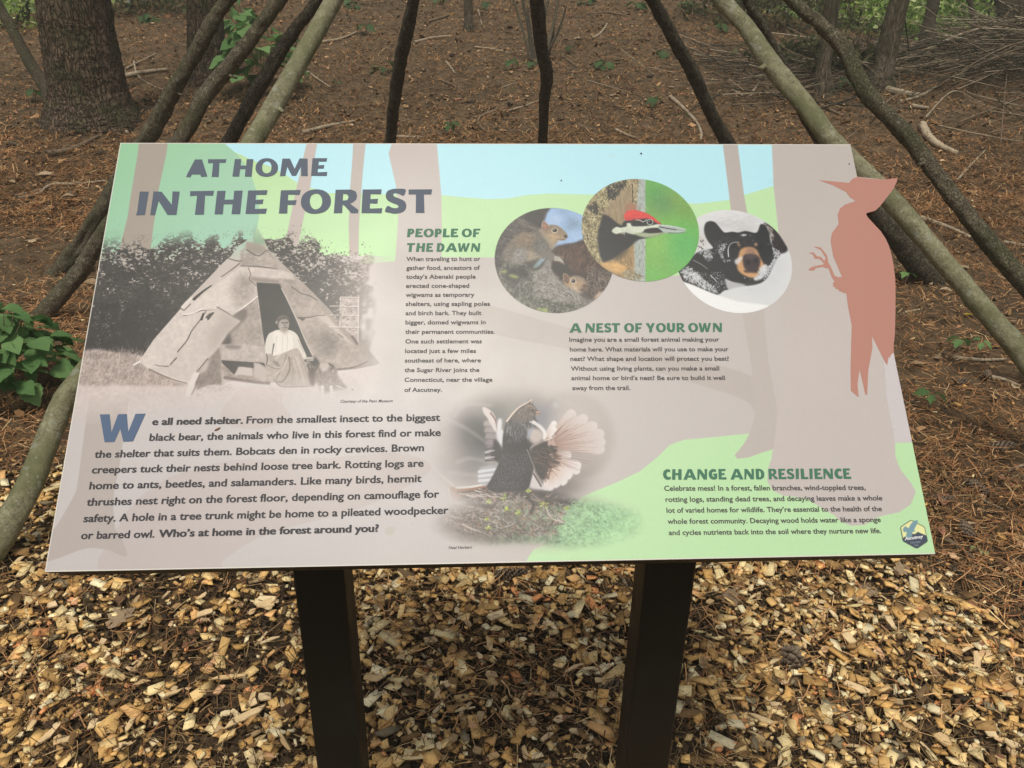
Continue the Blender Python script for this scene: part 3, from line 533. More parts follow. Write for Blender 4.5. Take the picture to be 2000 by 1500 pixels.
def paint_woodpecker():
    view(1130, 340, 6.82); A = fill
    A([(0, 0), (1705, 0), (1705, 1500), (0, 1500)], (122, 186, 92), s=False)
    for x, y, rx, ry, c in ((1100, 380, 230, 200, (92, 142, 98)), (950, 250, 150, 160, (96, 170, 88)), (1350, 300, 150, 160, (140, 172, 84)), (1450, 520, 150, 120, (126, 158, 84)), (1200, 700, 320, 110, (128, 190, 82)), (1400, 950, 280, 260, (100, 188, 104)), (1050, 950, 150, 170, (156, 204, 104)), (1050, 1200, 220, 160, (132, 186, 96)), (980, 480, 90, 90, (150, 176, 96)), (1400, 1150, 160, 120, (112, 190, 106)), (1000, 1380, 200, 80, (116, 196, 98)), (1120, 110, 200, 60, (110, 178, 96))): dot(x, y, rx, ry, c, .8, soft=22)
    A([(800, 0), (890, 0), (890, 1500), (720, 1500), (715, 1100), (760, 500), (780, 300)], (176, 186, 178), s=False, soft=.8)
    hair([(780, 60), (885, 60), (885, 1420), (730, 1420), (740, 950)], 420, 1.57, 50, 9, [(206, 214, 204), (150, 156, 144), (190, 200, 196), (120, 124, 108), (170, 182, 184)], .6, .4)
    A([(60, 0), (800, 0), (780, 300), (760, 500), (740, 900), (715, 1420), (400, 1420), (40, 900)], (158, 140, 110), s=False, tex=.06)
    hair([(330, 420), (560, 170), (740, 140), (760, 480), (600, 640), (400, 540)], 500, 1.45, 90, 7, [(176, 156, 122), (134, 116, 88), (150, 130, 100), (188, 168, 134)], .5, .08)
    A([(640, 420), (750, 380), (760, 500), (640, 520)], (180, 116, 92), a=.7, soft=7)
    hair([(640, 80), (800, 80), (770, 380), (720, 380), (725, 160), (650, 150)], 300, 1.5, 30, 12, [(196, 182, 142), (96, 84, 60), (160, 144, 106), (216, 204, 170)], .7, .5); line([(715, 140), (725, 380)], (60, 50, 38), 9)
    # lower trunk wood
    A([(300, 1160), (560, 1020), (720, 900), (720, 1420), (480, 1420), (300, 1260)], (166, 138, 98), soft=2, tex=.12)
    hair([(440, 1150), (720, 950), (710, 1350), (500, 1330)], 300, 1.5, 60, 8, [(186, 152, 104), (134, 112, 78), (206, 170, 118), (112, 94, 66)], .5, .3)
    A([(290, 1180), (420, 1180), (560, 1200), (640, 1250), (580, 1330), (430, 1290), (330, 1250)], (216, 172, 112), soft=3, tex=.1)
    hair([(560, 1310), (720, 1250), (880, 1380), (800, 1420), (640, 1400)], 200, 1.2, 28, 10, [(206, 204, 184), (120, 108, 84), (160, 150, 120)], .7, .9)
    # bark rim on the left
    rim = [(560, 60), (640, 90), (640, 140), (520, 240), (470, 330), (410, 340), (390, 440), (310, 500), (300, 620), (265, 720), (245, 860), (260, 1000), (300, 1120), (290, 1190), (180, 1080), (100, 960), (40, 800), (40, 500), (200, 260), (380, 130)]
    A(rim, (150, 138, 100), soft=1, tex=.3)
    hair(rim, 1300, 1.5, 26, 13, [(204, 194, 150), (96, 86, 60), (228, 218, 180), (60, 54, 40), (170, 158, 116), (186, 172, 122), (130, 118, 84)], .75, .8)
    hair([(380, 130), (640, 80), (620, 150), (470, 330), (400, 330), (380, 220)], 180, 1.3, 34, 16, [(52, 52, 52), (36, 36, 38), (84, 80, 70)], .7, .7)
    hair([(130, 440), (220, 360), (260, 520), (200, 520)], 60, 1.3, 30, 18, [(50, 46, 40)], .7, .7)
    # hole and black body
    A([(320, 535), (400, 560), (520, 660), (600, 700), (560, 740), (440, 780), (600, 800), (800, 800), (880, 830), (760, 900), (640, 1010), (560, 1080), (440, 1140), (330, 1180), (290, 1100), (262, 960), (250, 860), (265, 740), (300, 620)], (40, 42, 42), s=False, soft=1.5)
    A([(480, 1120), (640, 1000), (640, 1060), (560, 1130), (500, 1150)], (96, 84, 60), soft=3, a=.8)
    hair([(270, 700), (420, 620), (560, 720), (420, 800), (260, 840)], 120, .4, 60, 6, [(56, 58, 60), (32, 34, 34)], .5, .3)
    # black face and white stripes
    A([(600, 640), (690, 600), (860, 580), (940, 580), (1040, 630), (1100, 670), (1120, 740), (1130, 790), (1000, 830), (880, 860), (780, 860), (600, 800), (560, 740), (580, 680)], (40, 42, 42), soft=1)
    A([(440, 760), (500, 705), (560, 715), (640, 700), (640, 660), (690, 655), (720, 695), (860, 695), (960, 685), (1060, 668), (1110, 680), (1060, 720), (900, 735), (860, 770), (800, 800), (700, 800), (640, 775), (560, 780), (500, 800)], (222, 228, 208), soft=1.2)
    A([(740, 790), (880, 780), (1000, 785), (1130, 770), (1180, 780), (1020, 830), (900, 850), (780, 820)], (172, 184, 150), soft=2)
    hair([(450, 750), (640, 690), (720, 720), (720, 790), (560, 780)], 130, .9, 36, 6, [(236, 240, 224), (180, 190, 168), (206, 214, 192)], .6, .3)
    A([(875, 755), (930, 728), (1040, 718), (1120, 745), (1110, 775), (1000, 785), (910, 785)], (44, 40, 42), soft=1)
    line([(760, 612), (820, 618), (860, 640), (910, 605)], (226, 230, 214), 14, 8)
    # red crest
    A([(612, 600), (605, 550), (650, 495), (740, 480), (830, 498), (920, 530), (1000, 580), (1060, 630), (1105, 668), (1040, 655), (960, 605), (880, 590), (760, 600), (690, 615), (640, 620)], (228, 74, 68), soft=1)
    A([(620, 590), (660, 570), (800, 570), (860, 585), (740, 605), (650, 615)], (190, 60, 66), a=.8, soft=4)
    hair([(620, 590), (660, 500), (760, 490), (1000, 590), (880, 590), (640, 615)], 160, .2, 46, 7, [(244, 96, 84), (206, 60, 60), (236, 84, 76)], .4, .2)
    dot(950, 640, 44, 40, (226, 230, 222)); dot(950, 640, 36, 33, (58, 66, 66)); dot(950, 640, 24, 23, (24, 28, 30)); dot(940, 630, 6, 6, (230, 235, 235))
    # bill
    A([(1060, 690), (1110, 676), (1240, 688), (1360, 712), (1440, 742), (1400, 750), (1436, 770), (1350, 792), (1180, 790), (1120, 770), (1060, 720)], (178, 190, 184), s=False, soft=.8)
    line([(1080, 706), (1200, 728), (1300, 742)], (60, 56, 58), 14, 12); line([(1110, 685), (1250, 700), (1430, 740)], (228, 236, 232), 10, 6); line([(1130, 752), (1280, 768), (1400, 762)], (206, 214, 208), 9, 5); line([(1190, 784), (1320, 788), (1420, 772)], (84, 96, 84), 9, 5); line([(1300, 745), (1430, 752)], (120, 170, 100), 6, 5)
def paint_bear():
    view(1310, 400, 6.82); A = fill
    A([(0, 0), (1705, 0), (1705, 1500), (0, 1500)], (226, 227, 228), s=False)
    for x, y, rx, ry, c in ((850, 250, 300, 60, (200, 200, 202)), (700, 120, 300, 50, (232, 232, 233)), (1000, 330, 160, 30, (196, 192, 190)), (450, 470, 90, 100, (206, 202, 200)), (420, 350, 80, 60, (214, 214, 214)), (1080, 180, 120, 40, (216, 216, 217))): dot(x, y, rx, ry, c, .8, soft=9)
    hair([(360, 130), (1100, 100), (1150, 300), (900, 330), (650, 220)], 220, -.1, 80, 12, [(238, 238, 239), (206, 206, 208), (222, 222, 224)], .4, .12)
    hair([(340, 400), (440, 440), (420, 600), (330, 600)], 40, 1, 26, 14, [(60, 56, 56), (230, 214, 206), (190, 180, 176)], .7, .6)
    # rock at upper right
    A([(1240, 240), (1330, 280), (1420, 360), (1500, 480), (1560, 600), (1460, 650), (1360, 560), (1330, 440), (1290, 330)], (52, 46, 46), soft=2, tex=.2)
    hair([(1240, 250), (1340, 300), (1370, 420), (1330, 480), (1290, 340)], 80, 1, 24, 13, [(176, 166, 158), (110, 100, 94), (214, 208, 204)], .7, .6)
    blk = (42, 44, 44)
    bd = [(560, 580), (480, 600), (380, 620), (300, 680), (200, 800), (90, 900), (130, 1000), (300, 1070), (480, 1150), (620, 1200), (700, 1150), (770, 1120), (740, 1010), (720, 990), (800, 1020), (900, 1060), (1020, 1080), (1180, 1050), (1280, 980), (1340, 870), (1400, 740), (1460, 650), (1380, 580), (1330, 500), (1310, 380), (1260, 280), (1220, 258), (1190, 270), (1160, 350), (1120, 375), (1000, 350), (900, 370), (820, 360), (740, 370), (700, 360), (640, 290), (590, 235), (530, 218), (470, 240), (445, 310), (455, 400), (500, 490), (545, 545)]
    A(bd, blk, soft=1.2)
    A([(720, 985), (800, 1025), (900, 1040), (1000, 1075), (840, 1110), (760, 1125)], (190, 190, 192), soft=2)
    hair([(700, 400), (1100, 380), (1150, 500), (900, 560), (650, 500)], 260, 1.0, 30, 6, [(60, 60, 60), (84, 80, 78), (34, 34, 36)], .5, .8)
    # snow on fur
    wc = [(232, 233, 235), (206, 208, 210), (170, 172, 174)]
    hair([(120, 880), (240, 820), (420, 980), (560, 1080), (640, 1180), (480, 1130), (200, 1000)], 420, .9, 26, 10, wc, .8, 1.0)
    hair([(240, 900), (330, 900), (400, 980), (330, 990)], 120, .9, 30, 14, wc, .8, 1.0)
    hair([(330, 630), (520, 570), (560, 700), (500, 760), (420, 660)], 150, .9, 20, 9, wc, .7, 1.0)
    hair([(640, 520), (760, 510), (700, 620), (700, 720), (820, 740), (700, 760), (640, 650)], 130, 1, 14, 8, wc, .8, 1.0)
    hair([(560, 480), (680, 480), (640, 640), (560, 680)], 40, 1, 12, 6, wc, .5, 1.0)
    hair([(120, 900), (700, 900), (740, 1140), (520, 1130)], 220, 1, 13, 7, wc, .7, 1.2)
    line([(770, 690), (765, 600), (790, 530), (850, 500), (910, 500)], (226, 226, 226), 15, 8); line([(300, 740), (400, 790), (490, 855)], (190, 190, 192), 8, 7); line([(530, 940), (580, 990), (615, 1030)], (226, 226, 228), 12, 8)
    for x, y, r in ((970, 405, 26), (1000, 400, 14), (1060, 410, 8), (1092, 475, 7), (935, 408, 10), (640, 640, 7), (985, 975, 12), (1060, 1000, 8), (1300, 525, 8)): dot(x, y, r, r * .6, (220, 222, 224), .9, soft=1)
    hair([(1350, 560), (1460, 620), (1400, 740), (1290, 950), (1240, 1000), (1320, 800), (1380, 700)], 190, 1, 18, 9, wc, .8, 1.0)
    # muzzle
    A([(930, 600), (1000, 565), (1090, 570), (1150, 610), (1190, 700), (1240, 790), (1250, 860), (1180, 950), (1080, 975), (960, 930), (890, 860), (885, 760), (905, 670)], (214, 164, 116), soft=2)
    A([(1010, 580), (1100, 580), (1140, 660), (1000, 670)], (150, 116, 100), a=.85, soft=5)
    hair([(920, 620), (1000, 580), (1180, 700), (1230, 860), (1060, 960), (900, 850)], 260, 1.3, 22, 6, [(236, 190, 142), (186, 136, 94), (226, 178, 130), (160, 118, 90)], .45, .5)
    A([(955, 720), (975, 670), (1040, 655), (1130, 665), (1185, 710), (1190, 790), (1160, 860), (1090, 900), (1010, 880), (970, 810)], (66, 56, 58), soft=1.5)
    dot(1070, 690, 80, 22, (96, 84, 86), .8, soft=5); dot(1030, 765, 26, 34, (30, 26, 30), .9, soft=3); dot(1130, 745, 20, 30, (30, 26, 30), .9, soft=3)
    A([(980, 870), (1080, 900), (1170, 850), (1160, 900), (1060, 905), (990, 900)], (50, 42, 42), soft=2)
    A([(1180, 860), (1240, 800), (1280, 800), (1290, 880), (1220, 980), (1120, 1010), (1110, 970), (1180, 930)], (226, 226, 228), soft=2)
    hair([(1180, 860), (1350, 790), (1300, 920), (1120, 1010)], 120, 1, 18, 10, wc, .8, 1.2)
    A([(850, 740), (950, 690), (940, 740), (880, 800)], (224, 220, 220), soft=2, a=.9)
    dot(900, 535, 26, 24, (200, 156, 116), .9, soft=2); dot(1135, 530, 24, 22, (200, 160, 120), .9, soft=2)
    dot(845, 560, 58, 46, (30, 26, 28), .9, soft=4); dot(850, 590, 14, 10, (84, 70, 68), .8, soft=2); dot(1200, 560, 40, 40, (34, 32, 34), .8, soft=4)
    A([(90, 1010), (300, 1075), (480, 1150), (640, 1210), (900, 1290), (1300, 1340), (1300, 1500), (0, 1500)], (252, 252, 252), s=False, soft=2)
    for x, y, rx, ry in ((1450, 820, 70, 130), (1350, 1000, 90, 80), (1150, 1130, 200, 40)): dot(x, y, rx, ry, (210, 212, 216), .6, soft=12)

def paint_bird():
    view(1550, 320, 3.0)
    c = (196, 140, 124)
    fill([(148, 96), (325, 112), (345, 88), (372, 77), (450, 88), (530, 92), (610, 82), (640, 90), (640, 300), (600, 420), (600, 1090), (588, 1110), (583, 1108), (570, 1118), (565, 1135), (557, 1130), (547, 1180), (530, 1150), (459, 1008), (461, 1080), (437, 1210), (430, 1355), (420, 1350), (400, 1260), (386, 1204), (374, 1290), (380, 1367), (336, 1330), (334, 1200), (341, 945), (318, 830), (310, 762), (297, 752), (290, 762), (282, 746), (270, 752), (262, 735), (246, 735), (246, 722), (230, 722), (238, 708), (228, 704), (240, 690), (222, 660), (205, 612), (190, 612), (170, 603), (130, 610), (120, 625), (86, 624), (100, 608), (125, 600), (170, 590), (178, 590), (172, 574), (150, 556), (124, 556), (112, 530), (88, 521), (118, 520), (136, 542), (160, 545), (180, 570), (188, 552), (160, 505), (116, 484), (158, 490), (195, 535), (203, 578), (214, 596), (240, 655), (258, 664), (284, 664), (258, 600), (232, 540), (217, 450), (226, 405), (265, 352), (258, 300), (272, 262), (300, 240), (364, 218), (330, 195), (308, 165), (230, 125)], c, s=False, tex=.012)
def paint_emblem():
    view(1740, 1000, 16.67)
    hexa = [(305, 520), (330, 470), (620, 275), (680, 265), (1080, 470), (1110, 520), (1200, 930), (1180, 975), (880, 1180), (800, 1180), (400, 960), (380, 920)]
    fill(hexa, (66, 80, 66), s=False)
    fill([(328, 520), (345, 485), (625, 295), (675, 285), (1065, 485), (1092, 525), (1150, 770), (870, 650), (790, 720), (690, 720), (500, 790), (390, 845)], (247, 246, 176), s=False)
    fill([(385, 850), (500, 790), (690, 715), (790, 725), (870, 650), (1150, 770), (1185, 935), (1165, 965), (870, 1165), (810, 1165), (412, 950), (395, 915)], (72, 82, 98), s=False)
    fill([(390, 560), (430, 490), (480, 465), (540, 510), (580, 530), (620, 430), (690, 340), (780, 280), (850, 260), (875, 300), (860, 380), (800, 480), (750, 590), (810, 630), (700, 650), (690, 760), (660, 850), (490, 860), (490, 780), (520, 640), (430, 660), (400, 640)], (128, 165, 176), s=False)
def paint_all():
    global L, CLIP
    L = Layer(); CLIP = None
    paint_background(); paint_wigwam(); paint_grouse()
    circles = {}
    for nm, fn in (('squirrel', paint_squirrels), ('bear', paint_bear), ('woodpecker', paint_woodpecker)):
        P = circ(CIRC[nm]); M = np.zeros((CH, CW), np.float32); r = pmask(P); M[r[1]:r[3], r[0]:r[2]] = r[4]
        CLIP = M; fn(); CLIP = None; L.im *= 1 + ((NF * .03 + NM * .015) * M * (nm != 'bear'))[..., None]; circles[nm] = P / SC
    paint_bird(); paint_emblem()
    # faint print texture
    L.im += (NF * 1.2 + NM * .8)[..., None]
    rs = np.random.default_rng(404); view(0, 0, 1)                     # dust, pollen and dried drops
    for _k in range(45):
        x, y = rs.uniform(120, 1800), rs.uniform(285, 1090); r_ = rs.uniform(.4, 1.1)
        dot(x, y, r_, r_ * rs.uniform(.5, 1), [(120, 108, 92), (226, 222, 206), (150, 138, 110)][_k % 3], rs.uniform(.25, .6), 0, rs.uniform(0, 3))
    for _k in range(9): dot(rs.uniform(150, 1750), rs.uniform(300, 1060), rs.uniform(5, 14), rs.uniform(3, 8), (186, 176, 158), .10, 3, rs.uniform(0, 3))
    fill([(752, 1034), (768, 1028), (770, 1040), (758, 1046)], (182, 176, 146), .3, 1)
    _e = 3; _pw = int(PANEL_W * SC)
    for _s in ((slice(0, 2), slice(0, _pw)), (slice(int(PANEL_H * SC) - 2, CH), slice(0, CW)), (slice(0, CH), slice(0, 2))): L.im[_s] = (236, 230, 218)  # edge highlight painted into the print as pale border lines
    return np.clip(L.im, 0, 255), circles
# ---------------------------------------------------------------- helpers
R = random.Random(5)
def lin(c): 
    c = np.asarray(c, float) / 255.0
    return np.where(c <= .04045, c / 12.92, ((c + .055) / 1.055) ** 2.4)
def tag(o, label=None, cat=None, group=None, kind=None):
    if label: o['label'] = label
    if cat: o['category'] = cat
    if group: o['group'] = group
    if kind: o['kind'] = kind
    return o
def link(name, me, mats=(), parent=None, loc=None, smooth=False):
    o = bpy.data.objects.new(name, me); COL.objects.link(o)
    for m in mats:
        if m and me is not None and not me.materials.get(m.name): me.materials.append(m)
    if parent: o.parent = parent
    if loc is not None: o.location = loc
    if smooth and me is not None: me.polygons.foreach_set('use_smooth', [True] * len(me.polygons))
    return o
def empty(name, loc=(0, 0, 0)):
    o = bpy.data.objects.new(name, None); COL.objects.link(o); o.location = loc; o.empty_display_size = .1; return o
def np_mesh(name, V, F, C=None, smooth=False):
    """V (n,3), F (m,3|4) ints, C (n,3) linear vertex colours"""
    me = bpy.data.meshes.new(name); V = np.ascontiguousarray(V, np.float32); F = np.ascontiguousarray(F, np.int32)
    k = F.shape[1]; me.vertices.add(len(V)); me.vertices.foreach_set('co', V.ravel())
    me.loops.add(F.size); me.loops.foreach_set('vertex_index', F.ravel())
    me.polygons.add(len(F)); me.polygons.foreach_set('loop_start', np.arange(0, F.size, k, dtype=np.int32))
    if smooth: me.polygons.foreach_set('use_smooth', np.ones(len(F), bool))
    me.update(calc_edges=True)
    if C is not None:
        a = me.color_attributes.new('col', 'FLOAT_COLOR', 'POINT')
        a.data.foreach_set('color', np.concatenate([np.asarray(C, np.float32), np.ones((len(V), 1), np.float32)], 1).ravel())
    return me
class NT:
    """tiny node-tree writer"""
    def __init__(s, name):
        s.m = bpy.data.materials.new(name); s.m.use_nodes = True; s.t = s.m.node_tree
        s.b = s.t.nodes['Principled BSDF']
    def n(s, typ, ins=None, **props):
        d = s.t.nodes.new(typ)
        for k, v in props.items(): setattr(d, k, v)
        for k, v in (ins or {}).items():
            if hasattr(v, 'is_output'): s.t.links.new(v, d.inputs[k])
            else: d.inputs[k].default_value = v
        return d
    def l(s, a, b): s.t.links.new(a, b)
    def ramp(s, fac, stops, interp='LINEAR'):
        r = s.t.nodes.new('ShaderNodeValToRGB'); s.l(fac, r.inputs[0]); e = r.color_ramp.elements; r.color_ramp.interpolation = interp
        while len(e) < len(stops): e.new(.5)
        for el, (p, c) in zip(e, stops): el.position = p; el.color = (*c, 1) if len(c) == 3 else c
        return r.outputs[0]
    def noise(s, scale, detail=4, rough=.6, vec=None, dist=0):
        d = s.n('ShaderNodeTexNoise', {'Scale': scale, 'Detail': detail, 'Roughness': rough, 'Distortion': dist})
        if vec is not None: s.l(vec, d.inputs['Vector'])
        return d.outputs['Fac']
    def mix(s, f, a, b, mode='MIX'):
        d = s.t.nodes.new('ShaderNodeMix'); d.data_type = 'RGBA'; d.blend_type = mode
        for i, v in ((0, f), (6, a), (7, b)):
            if hasattr(v, 'is_output'): s.l(v, d.inputs[i])
            else: d.inputs[i].default_value = v if i == 0 else (*v, 1)
        return d.outputs[2]
    def coords(s, kind='Object', scale=(1, 1, 1)):
        c = s.t.nodes.new('ShaderNodeTexCoord'); mp = s.t.nodes.new('ShaderNodeMapping'); mp.inputs['Scale'].default_value = scale
        s.l(c.outputs[kind], mp.inputs[0]); return mp.outputs[0]
    def bump(s, h, dist, strength=1.0):
        d = s.n('ShaderNodeBump', {'Strength': strength, 'Distance': dist}); s.l(h, d.inputs['Height']); s.l(d.outputs[0], s.b.inputs['Normal'])
    def set(s, color=None, rough=None, spec=None, **kw):
        if color is not None:
            if hasattr(color, 'is_output'): s.l(color, s.b.inputs['Base Color'])
            else: s.b.inputs['Base Color'].default_value = (*color, 1)
        if rough is not None:
            if hasattr(rough, 'is_output'): s.l(rough, s.b.inputs['Roughness'])
            else: s.b.inputs['Roughness'].default_value = rough
        if spec is not None: s.b.inputs['Specular IOR Level'].default_value = spec
        return s.m
def attr_material(name, rough=.85, spec=.2, var=.25, scale=60, transl=0.0):
    t = NT(name); a = t.n('ShaderNodeAttribute', attribute_name='col').outputs['Color']
    nz = t.noise(scale, 3, .6, t.coords())
    f = t.ramp(nz, [(.25, (1 - var,) * 3), (.75, (1 + var,) * 3)])
    c = t.mix(1.0, a, f, 'MULTIPLY'); t.set(c, rough, spec)
    if transl:
        tr = t.n('ShaderNodeBsdfTranslucent'); t.l(c, tr.inputs[0])
        mx = t.n('ShaderNodeMixShader', {0: transl}); t.l(t.b.outputs[0], mx.inputs[1]); t.l(tr.outputs[0], mx.inputs[2])
        t.l(mx.outputs[0], t.t.nodes['Material Output'].inputs[0])
    return t.m
def bark_material(name, c_dark, c_mid, c_light, moss=None, scale=(1, 1, .35), sc=14, lich=0.0, depth=.006, crack=0.0):
    t = NT(name); v = t.coords('Object', scale)
    a = t.noise(sc, 8, .65, v, .6); b = t.noise(sc * 4, 5, .7, v)
    c = t.ramp(a, [(.3, c_dark), (.5, c_mid), (.72, c_light)])
    c = t.mix(t.ramp(b, [(.35, (.0,) * 3), (.75, (.55,) * 3)]), c, tuple(x * 1.7 for x in c_light))
    h = t.mix(.5, a, b)
    if crack:
        w = t.n('ShaderNodeTexVoronoi', {'Scale': sc * 1.6}, feature='DISTANCE_TO_EDGE'); 
        dn = t.n('ShaderNodeTexNoise', {'Scale': sc * .7, 'Detail': 4.0}); t.l(v, dn.inputs['Vector'])
        va = t.n('ShaderNodeVectorMath', operation='MULTIPLY_ADD'); t.l(dn.outputs['Color'], va.inputs[0]); va.inputs[1].default_value = (.11,) * 3; t.l(v, va.inputs[2]); t.l(va.outputs[0], w.inputs['Vector'])
        k = t.ramp(w.outputs['Distance'], [(0, (0,) * 3), (.16, (1,) * 3)])
        c = t.mix(t.ramp(w.outputs['Distance'], [(0, (crack,) * 3), (.14, (0,) * 3)]), c, tuple(x * .45 for x in c_dark)); h = t.mix(.6, h, k)
    v2 = t.coords('Object', (1, 1, 1))
    if moss is not None: c = t.mix(t.ramp(t.noise(4.5, 5, .65, v2), [(.46, (0,) * 3), (.62, (.75,) * 3)]), c, moss)
    if lich:
        L1_ = t.ramp(t.noise(26, 3, .5, v2), [(.62, (0,) * 3), (.66, (lich,) * 3)]); c = t.mix(L1_, c, (.36, .37, .31))
        L2_ = t.ramp(t.noise(60, 2, .5, v2), [(.68, (0,) * 3), (.7, (lich,) * 3)]); c = t.mix(L2_, c, (.45, .45, .38))
    t.bump(h, depth, 1.0)
    return t.set(c, .9, .15)
def flat_material(name, color, rough=.6, spec=.3): return NT(name).set(color, rough, spec)
# ---------------------------------------------------------------- terrain
def _sm(a, b, x):
    t = np.clip((x - a) / (b - a), 0, 1); return t * t * (3 - 2 * t)
_gn = [vnoise(1024, 1024, c, 50 + i) for i, c in enumerate((6, 14, 40, 110))]
def gnoise(i, x, y, res):
    """bilinear sample of periodic-ish noise field i, res metres per sample"""
    N = _gn[i]; u = np.mod(np.asarray(x, float) / res + 300.3, 1023); v = np.mod(np.asarray(y, float) / res + 77.7, 1023)
    a = u.astype(int); b = v.astype(int); fa = u - a; fb = v - b; a2 = np.minimum(a + 1, 1023); b2 = np.minimum(b + 1, 1023)
    return (N[b, a] * (1 - fa) + N[b, a2] * fa) * (1 - fb) + (N[b2, a] * (1 - fa) + N[b2, a2] * fa) * fb
def H(x, y):
    x = np.asarray(x, float); y = np.asarray(y, float)
    s = .165 - .045 * _sm(3.5, 9, x) - .03 * _sm(4, 9, -x)
    far = 13.5 + 6 * np.exp(-(x / 5.0) ** 2)
    yy = np.minimum(y, far + 0 * y) + .15 * np.maximum(y - far, 0) * np.exp(-np.maximum(y - far, 0) / 12)
    h = s * np.where(yy > 4, (yy - 4) ** 2 / (yy - 4 + 1.2), 0)
    h = h + .55 * np.exp(-(((x - 6.6) / 1.9) ** 2 + ((y - 8.6) / 1.1) ** 2))      # earth mound under the brush pile
    h = h + .18 * gnoise(3, x, y, .05) * _sm(5, 12, y) + .05 * gnoise(2, x, y, .04) * _sm(2.5, 6, y)
    lump = _sm(2.0, 3.2, y)
    h = h + (.011 + .016 * lump) * gnoise(1, x, y, .015) + (.006 + .009 * lump) * gnoise(0, x, y, .011)
    return h
def hit(px, py, lift=0.0):
    d = ray(px, py); lo, t = .5, .5
    prev = .5
    while t < 200:
        q = CAM + d * t
        if q[2] <= H(q[0], q[1]) + lift:
            a, b = prev, t
            for _ in range(24):
                m = (a + b) / 2; q = CAM + d * m
                if q[2] <= H(q[0], q[1]) + lift: b = m
                else: a = m
            q = CAM + d * b; return np.array(q), b
        prev = t; t += .06 + t * .01
    q = CAM + d * 20; return np.array(q), 20
def axis(pieces):
    out = []
    for a, b, st in pieces: out.append(np.arange(a, b, st))
    out.append([pieces[-1][1]]); return np.concatenate(out)
gx = axis([(-60, -12, 3), (-12, -5, .3), (-5, -2.5, .08), (-2.5, 2.5, .03), (2.5, 5, .08), (5, 12, .3), (12, 60, 3)])
gy = axis([(-20, -1, 1), (-1, 1, .15), (1, 4, .03), (4, 8, .07), (8, 16, .2), (16, 30, .8), (30, 110, 5)])
GX, GY = np.meshgrid(gx, gy); GZ = H(GX, GY)
_nx, _ny = len(gx), len(gy); _i = np.arange(_nx * _ny).reshape(_ny, _nx)
_F = np.stack([_i[:-1, :-1], _i[:-1, 1:], _i[1:, 1:], _i[1:, :-1]], -1).reshape(-1, 4)
t = NT('forest_soil'); v = t.coords('Object')
c = t.ramp(t.noise(9, 8, .7, v, .4), [(.3, (.032, .022, .012)), (.5, (.145, .096, .055)), (.7, (.23, .162, .1))])
c = t.mix(t.ramp(t.noise(70, 5, .7, v), [(.5, (0,) * 3), (.8, (.6,) * 3)]), c, (.26, .19, .125))
c = t.mix(t.ramp(t.noise(1.1, 3, .5, v), [(.4, (0,) * 3), (.75, (.5,) * 3)]), c, (.07, .052, .034))
t.bump(t.noise(45, 6, .75, v), .02, 1.0)
soil = t.set(c, .95, .1)
ground = link('ground', np_mesh('ground', np.stack([GX, GY, GZ], -1).reshape(-1, 3), _F, smooth=True), [soil]); tag(ground, 'brown forest floor under the litter, rising behind the sign', kind='structure')

# ---------------------------------------------------------------- litter: chips, needles, flakes
def rotz_frames(n, rg, tilt):
    az = rg.uniform(0, 2 * np.pi, n); t1 = rg.normal(0, tilt, n); t2 = rg.normal(0, tilt * .7, n)
    X = np.stack([np.cos(az), np.sin(az), np.tan(t1)], 1); X /= np.linalg.norm(X, axis=1)[:, None]
    Y = np.stack([-np.sin(az), np.cos(az), np.tan(t2)], 1); Y -= X * (X * Y).sum(1)[:, None]; Y /= np.linalg.norm(Y, axis=1)[:, None]
    return X, Y, np.cross(X, Y)
def chip_prob(x, y):
    w = .12 * gnoise(1, x, y, .01) + .25 * gnoise(2, x, y, .02)
    edge_far = 2.35 + .05 * x; edge_r = 1.3 + .25 * (1.75 - y)
    return _sm(.22, -.12, y - edge_far + w) * _sm(.2, -.15, x - edge_r + w * .6)
CHIP_PAL = lin([(240, 205, 142), (246, 221, 164), (228, 185, 118), (214, 168, 102), (234, 184, 122), (248, 231, 186), (194, 154, 96), (166, 131, 84), (140, 110, 72), (120, 98, 70), (232, 160, 104), (150, 136, 108)])
CHIP_W = np.array([12, 10, 11, 9, 5, 5, 7, 5, 3, 2, 2.5, 2]); CHIP_W /= CHIP_W.sum()
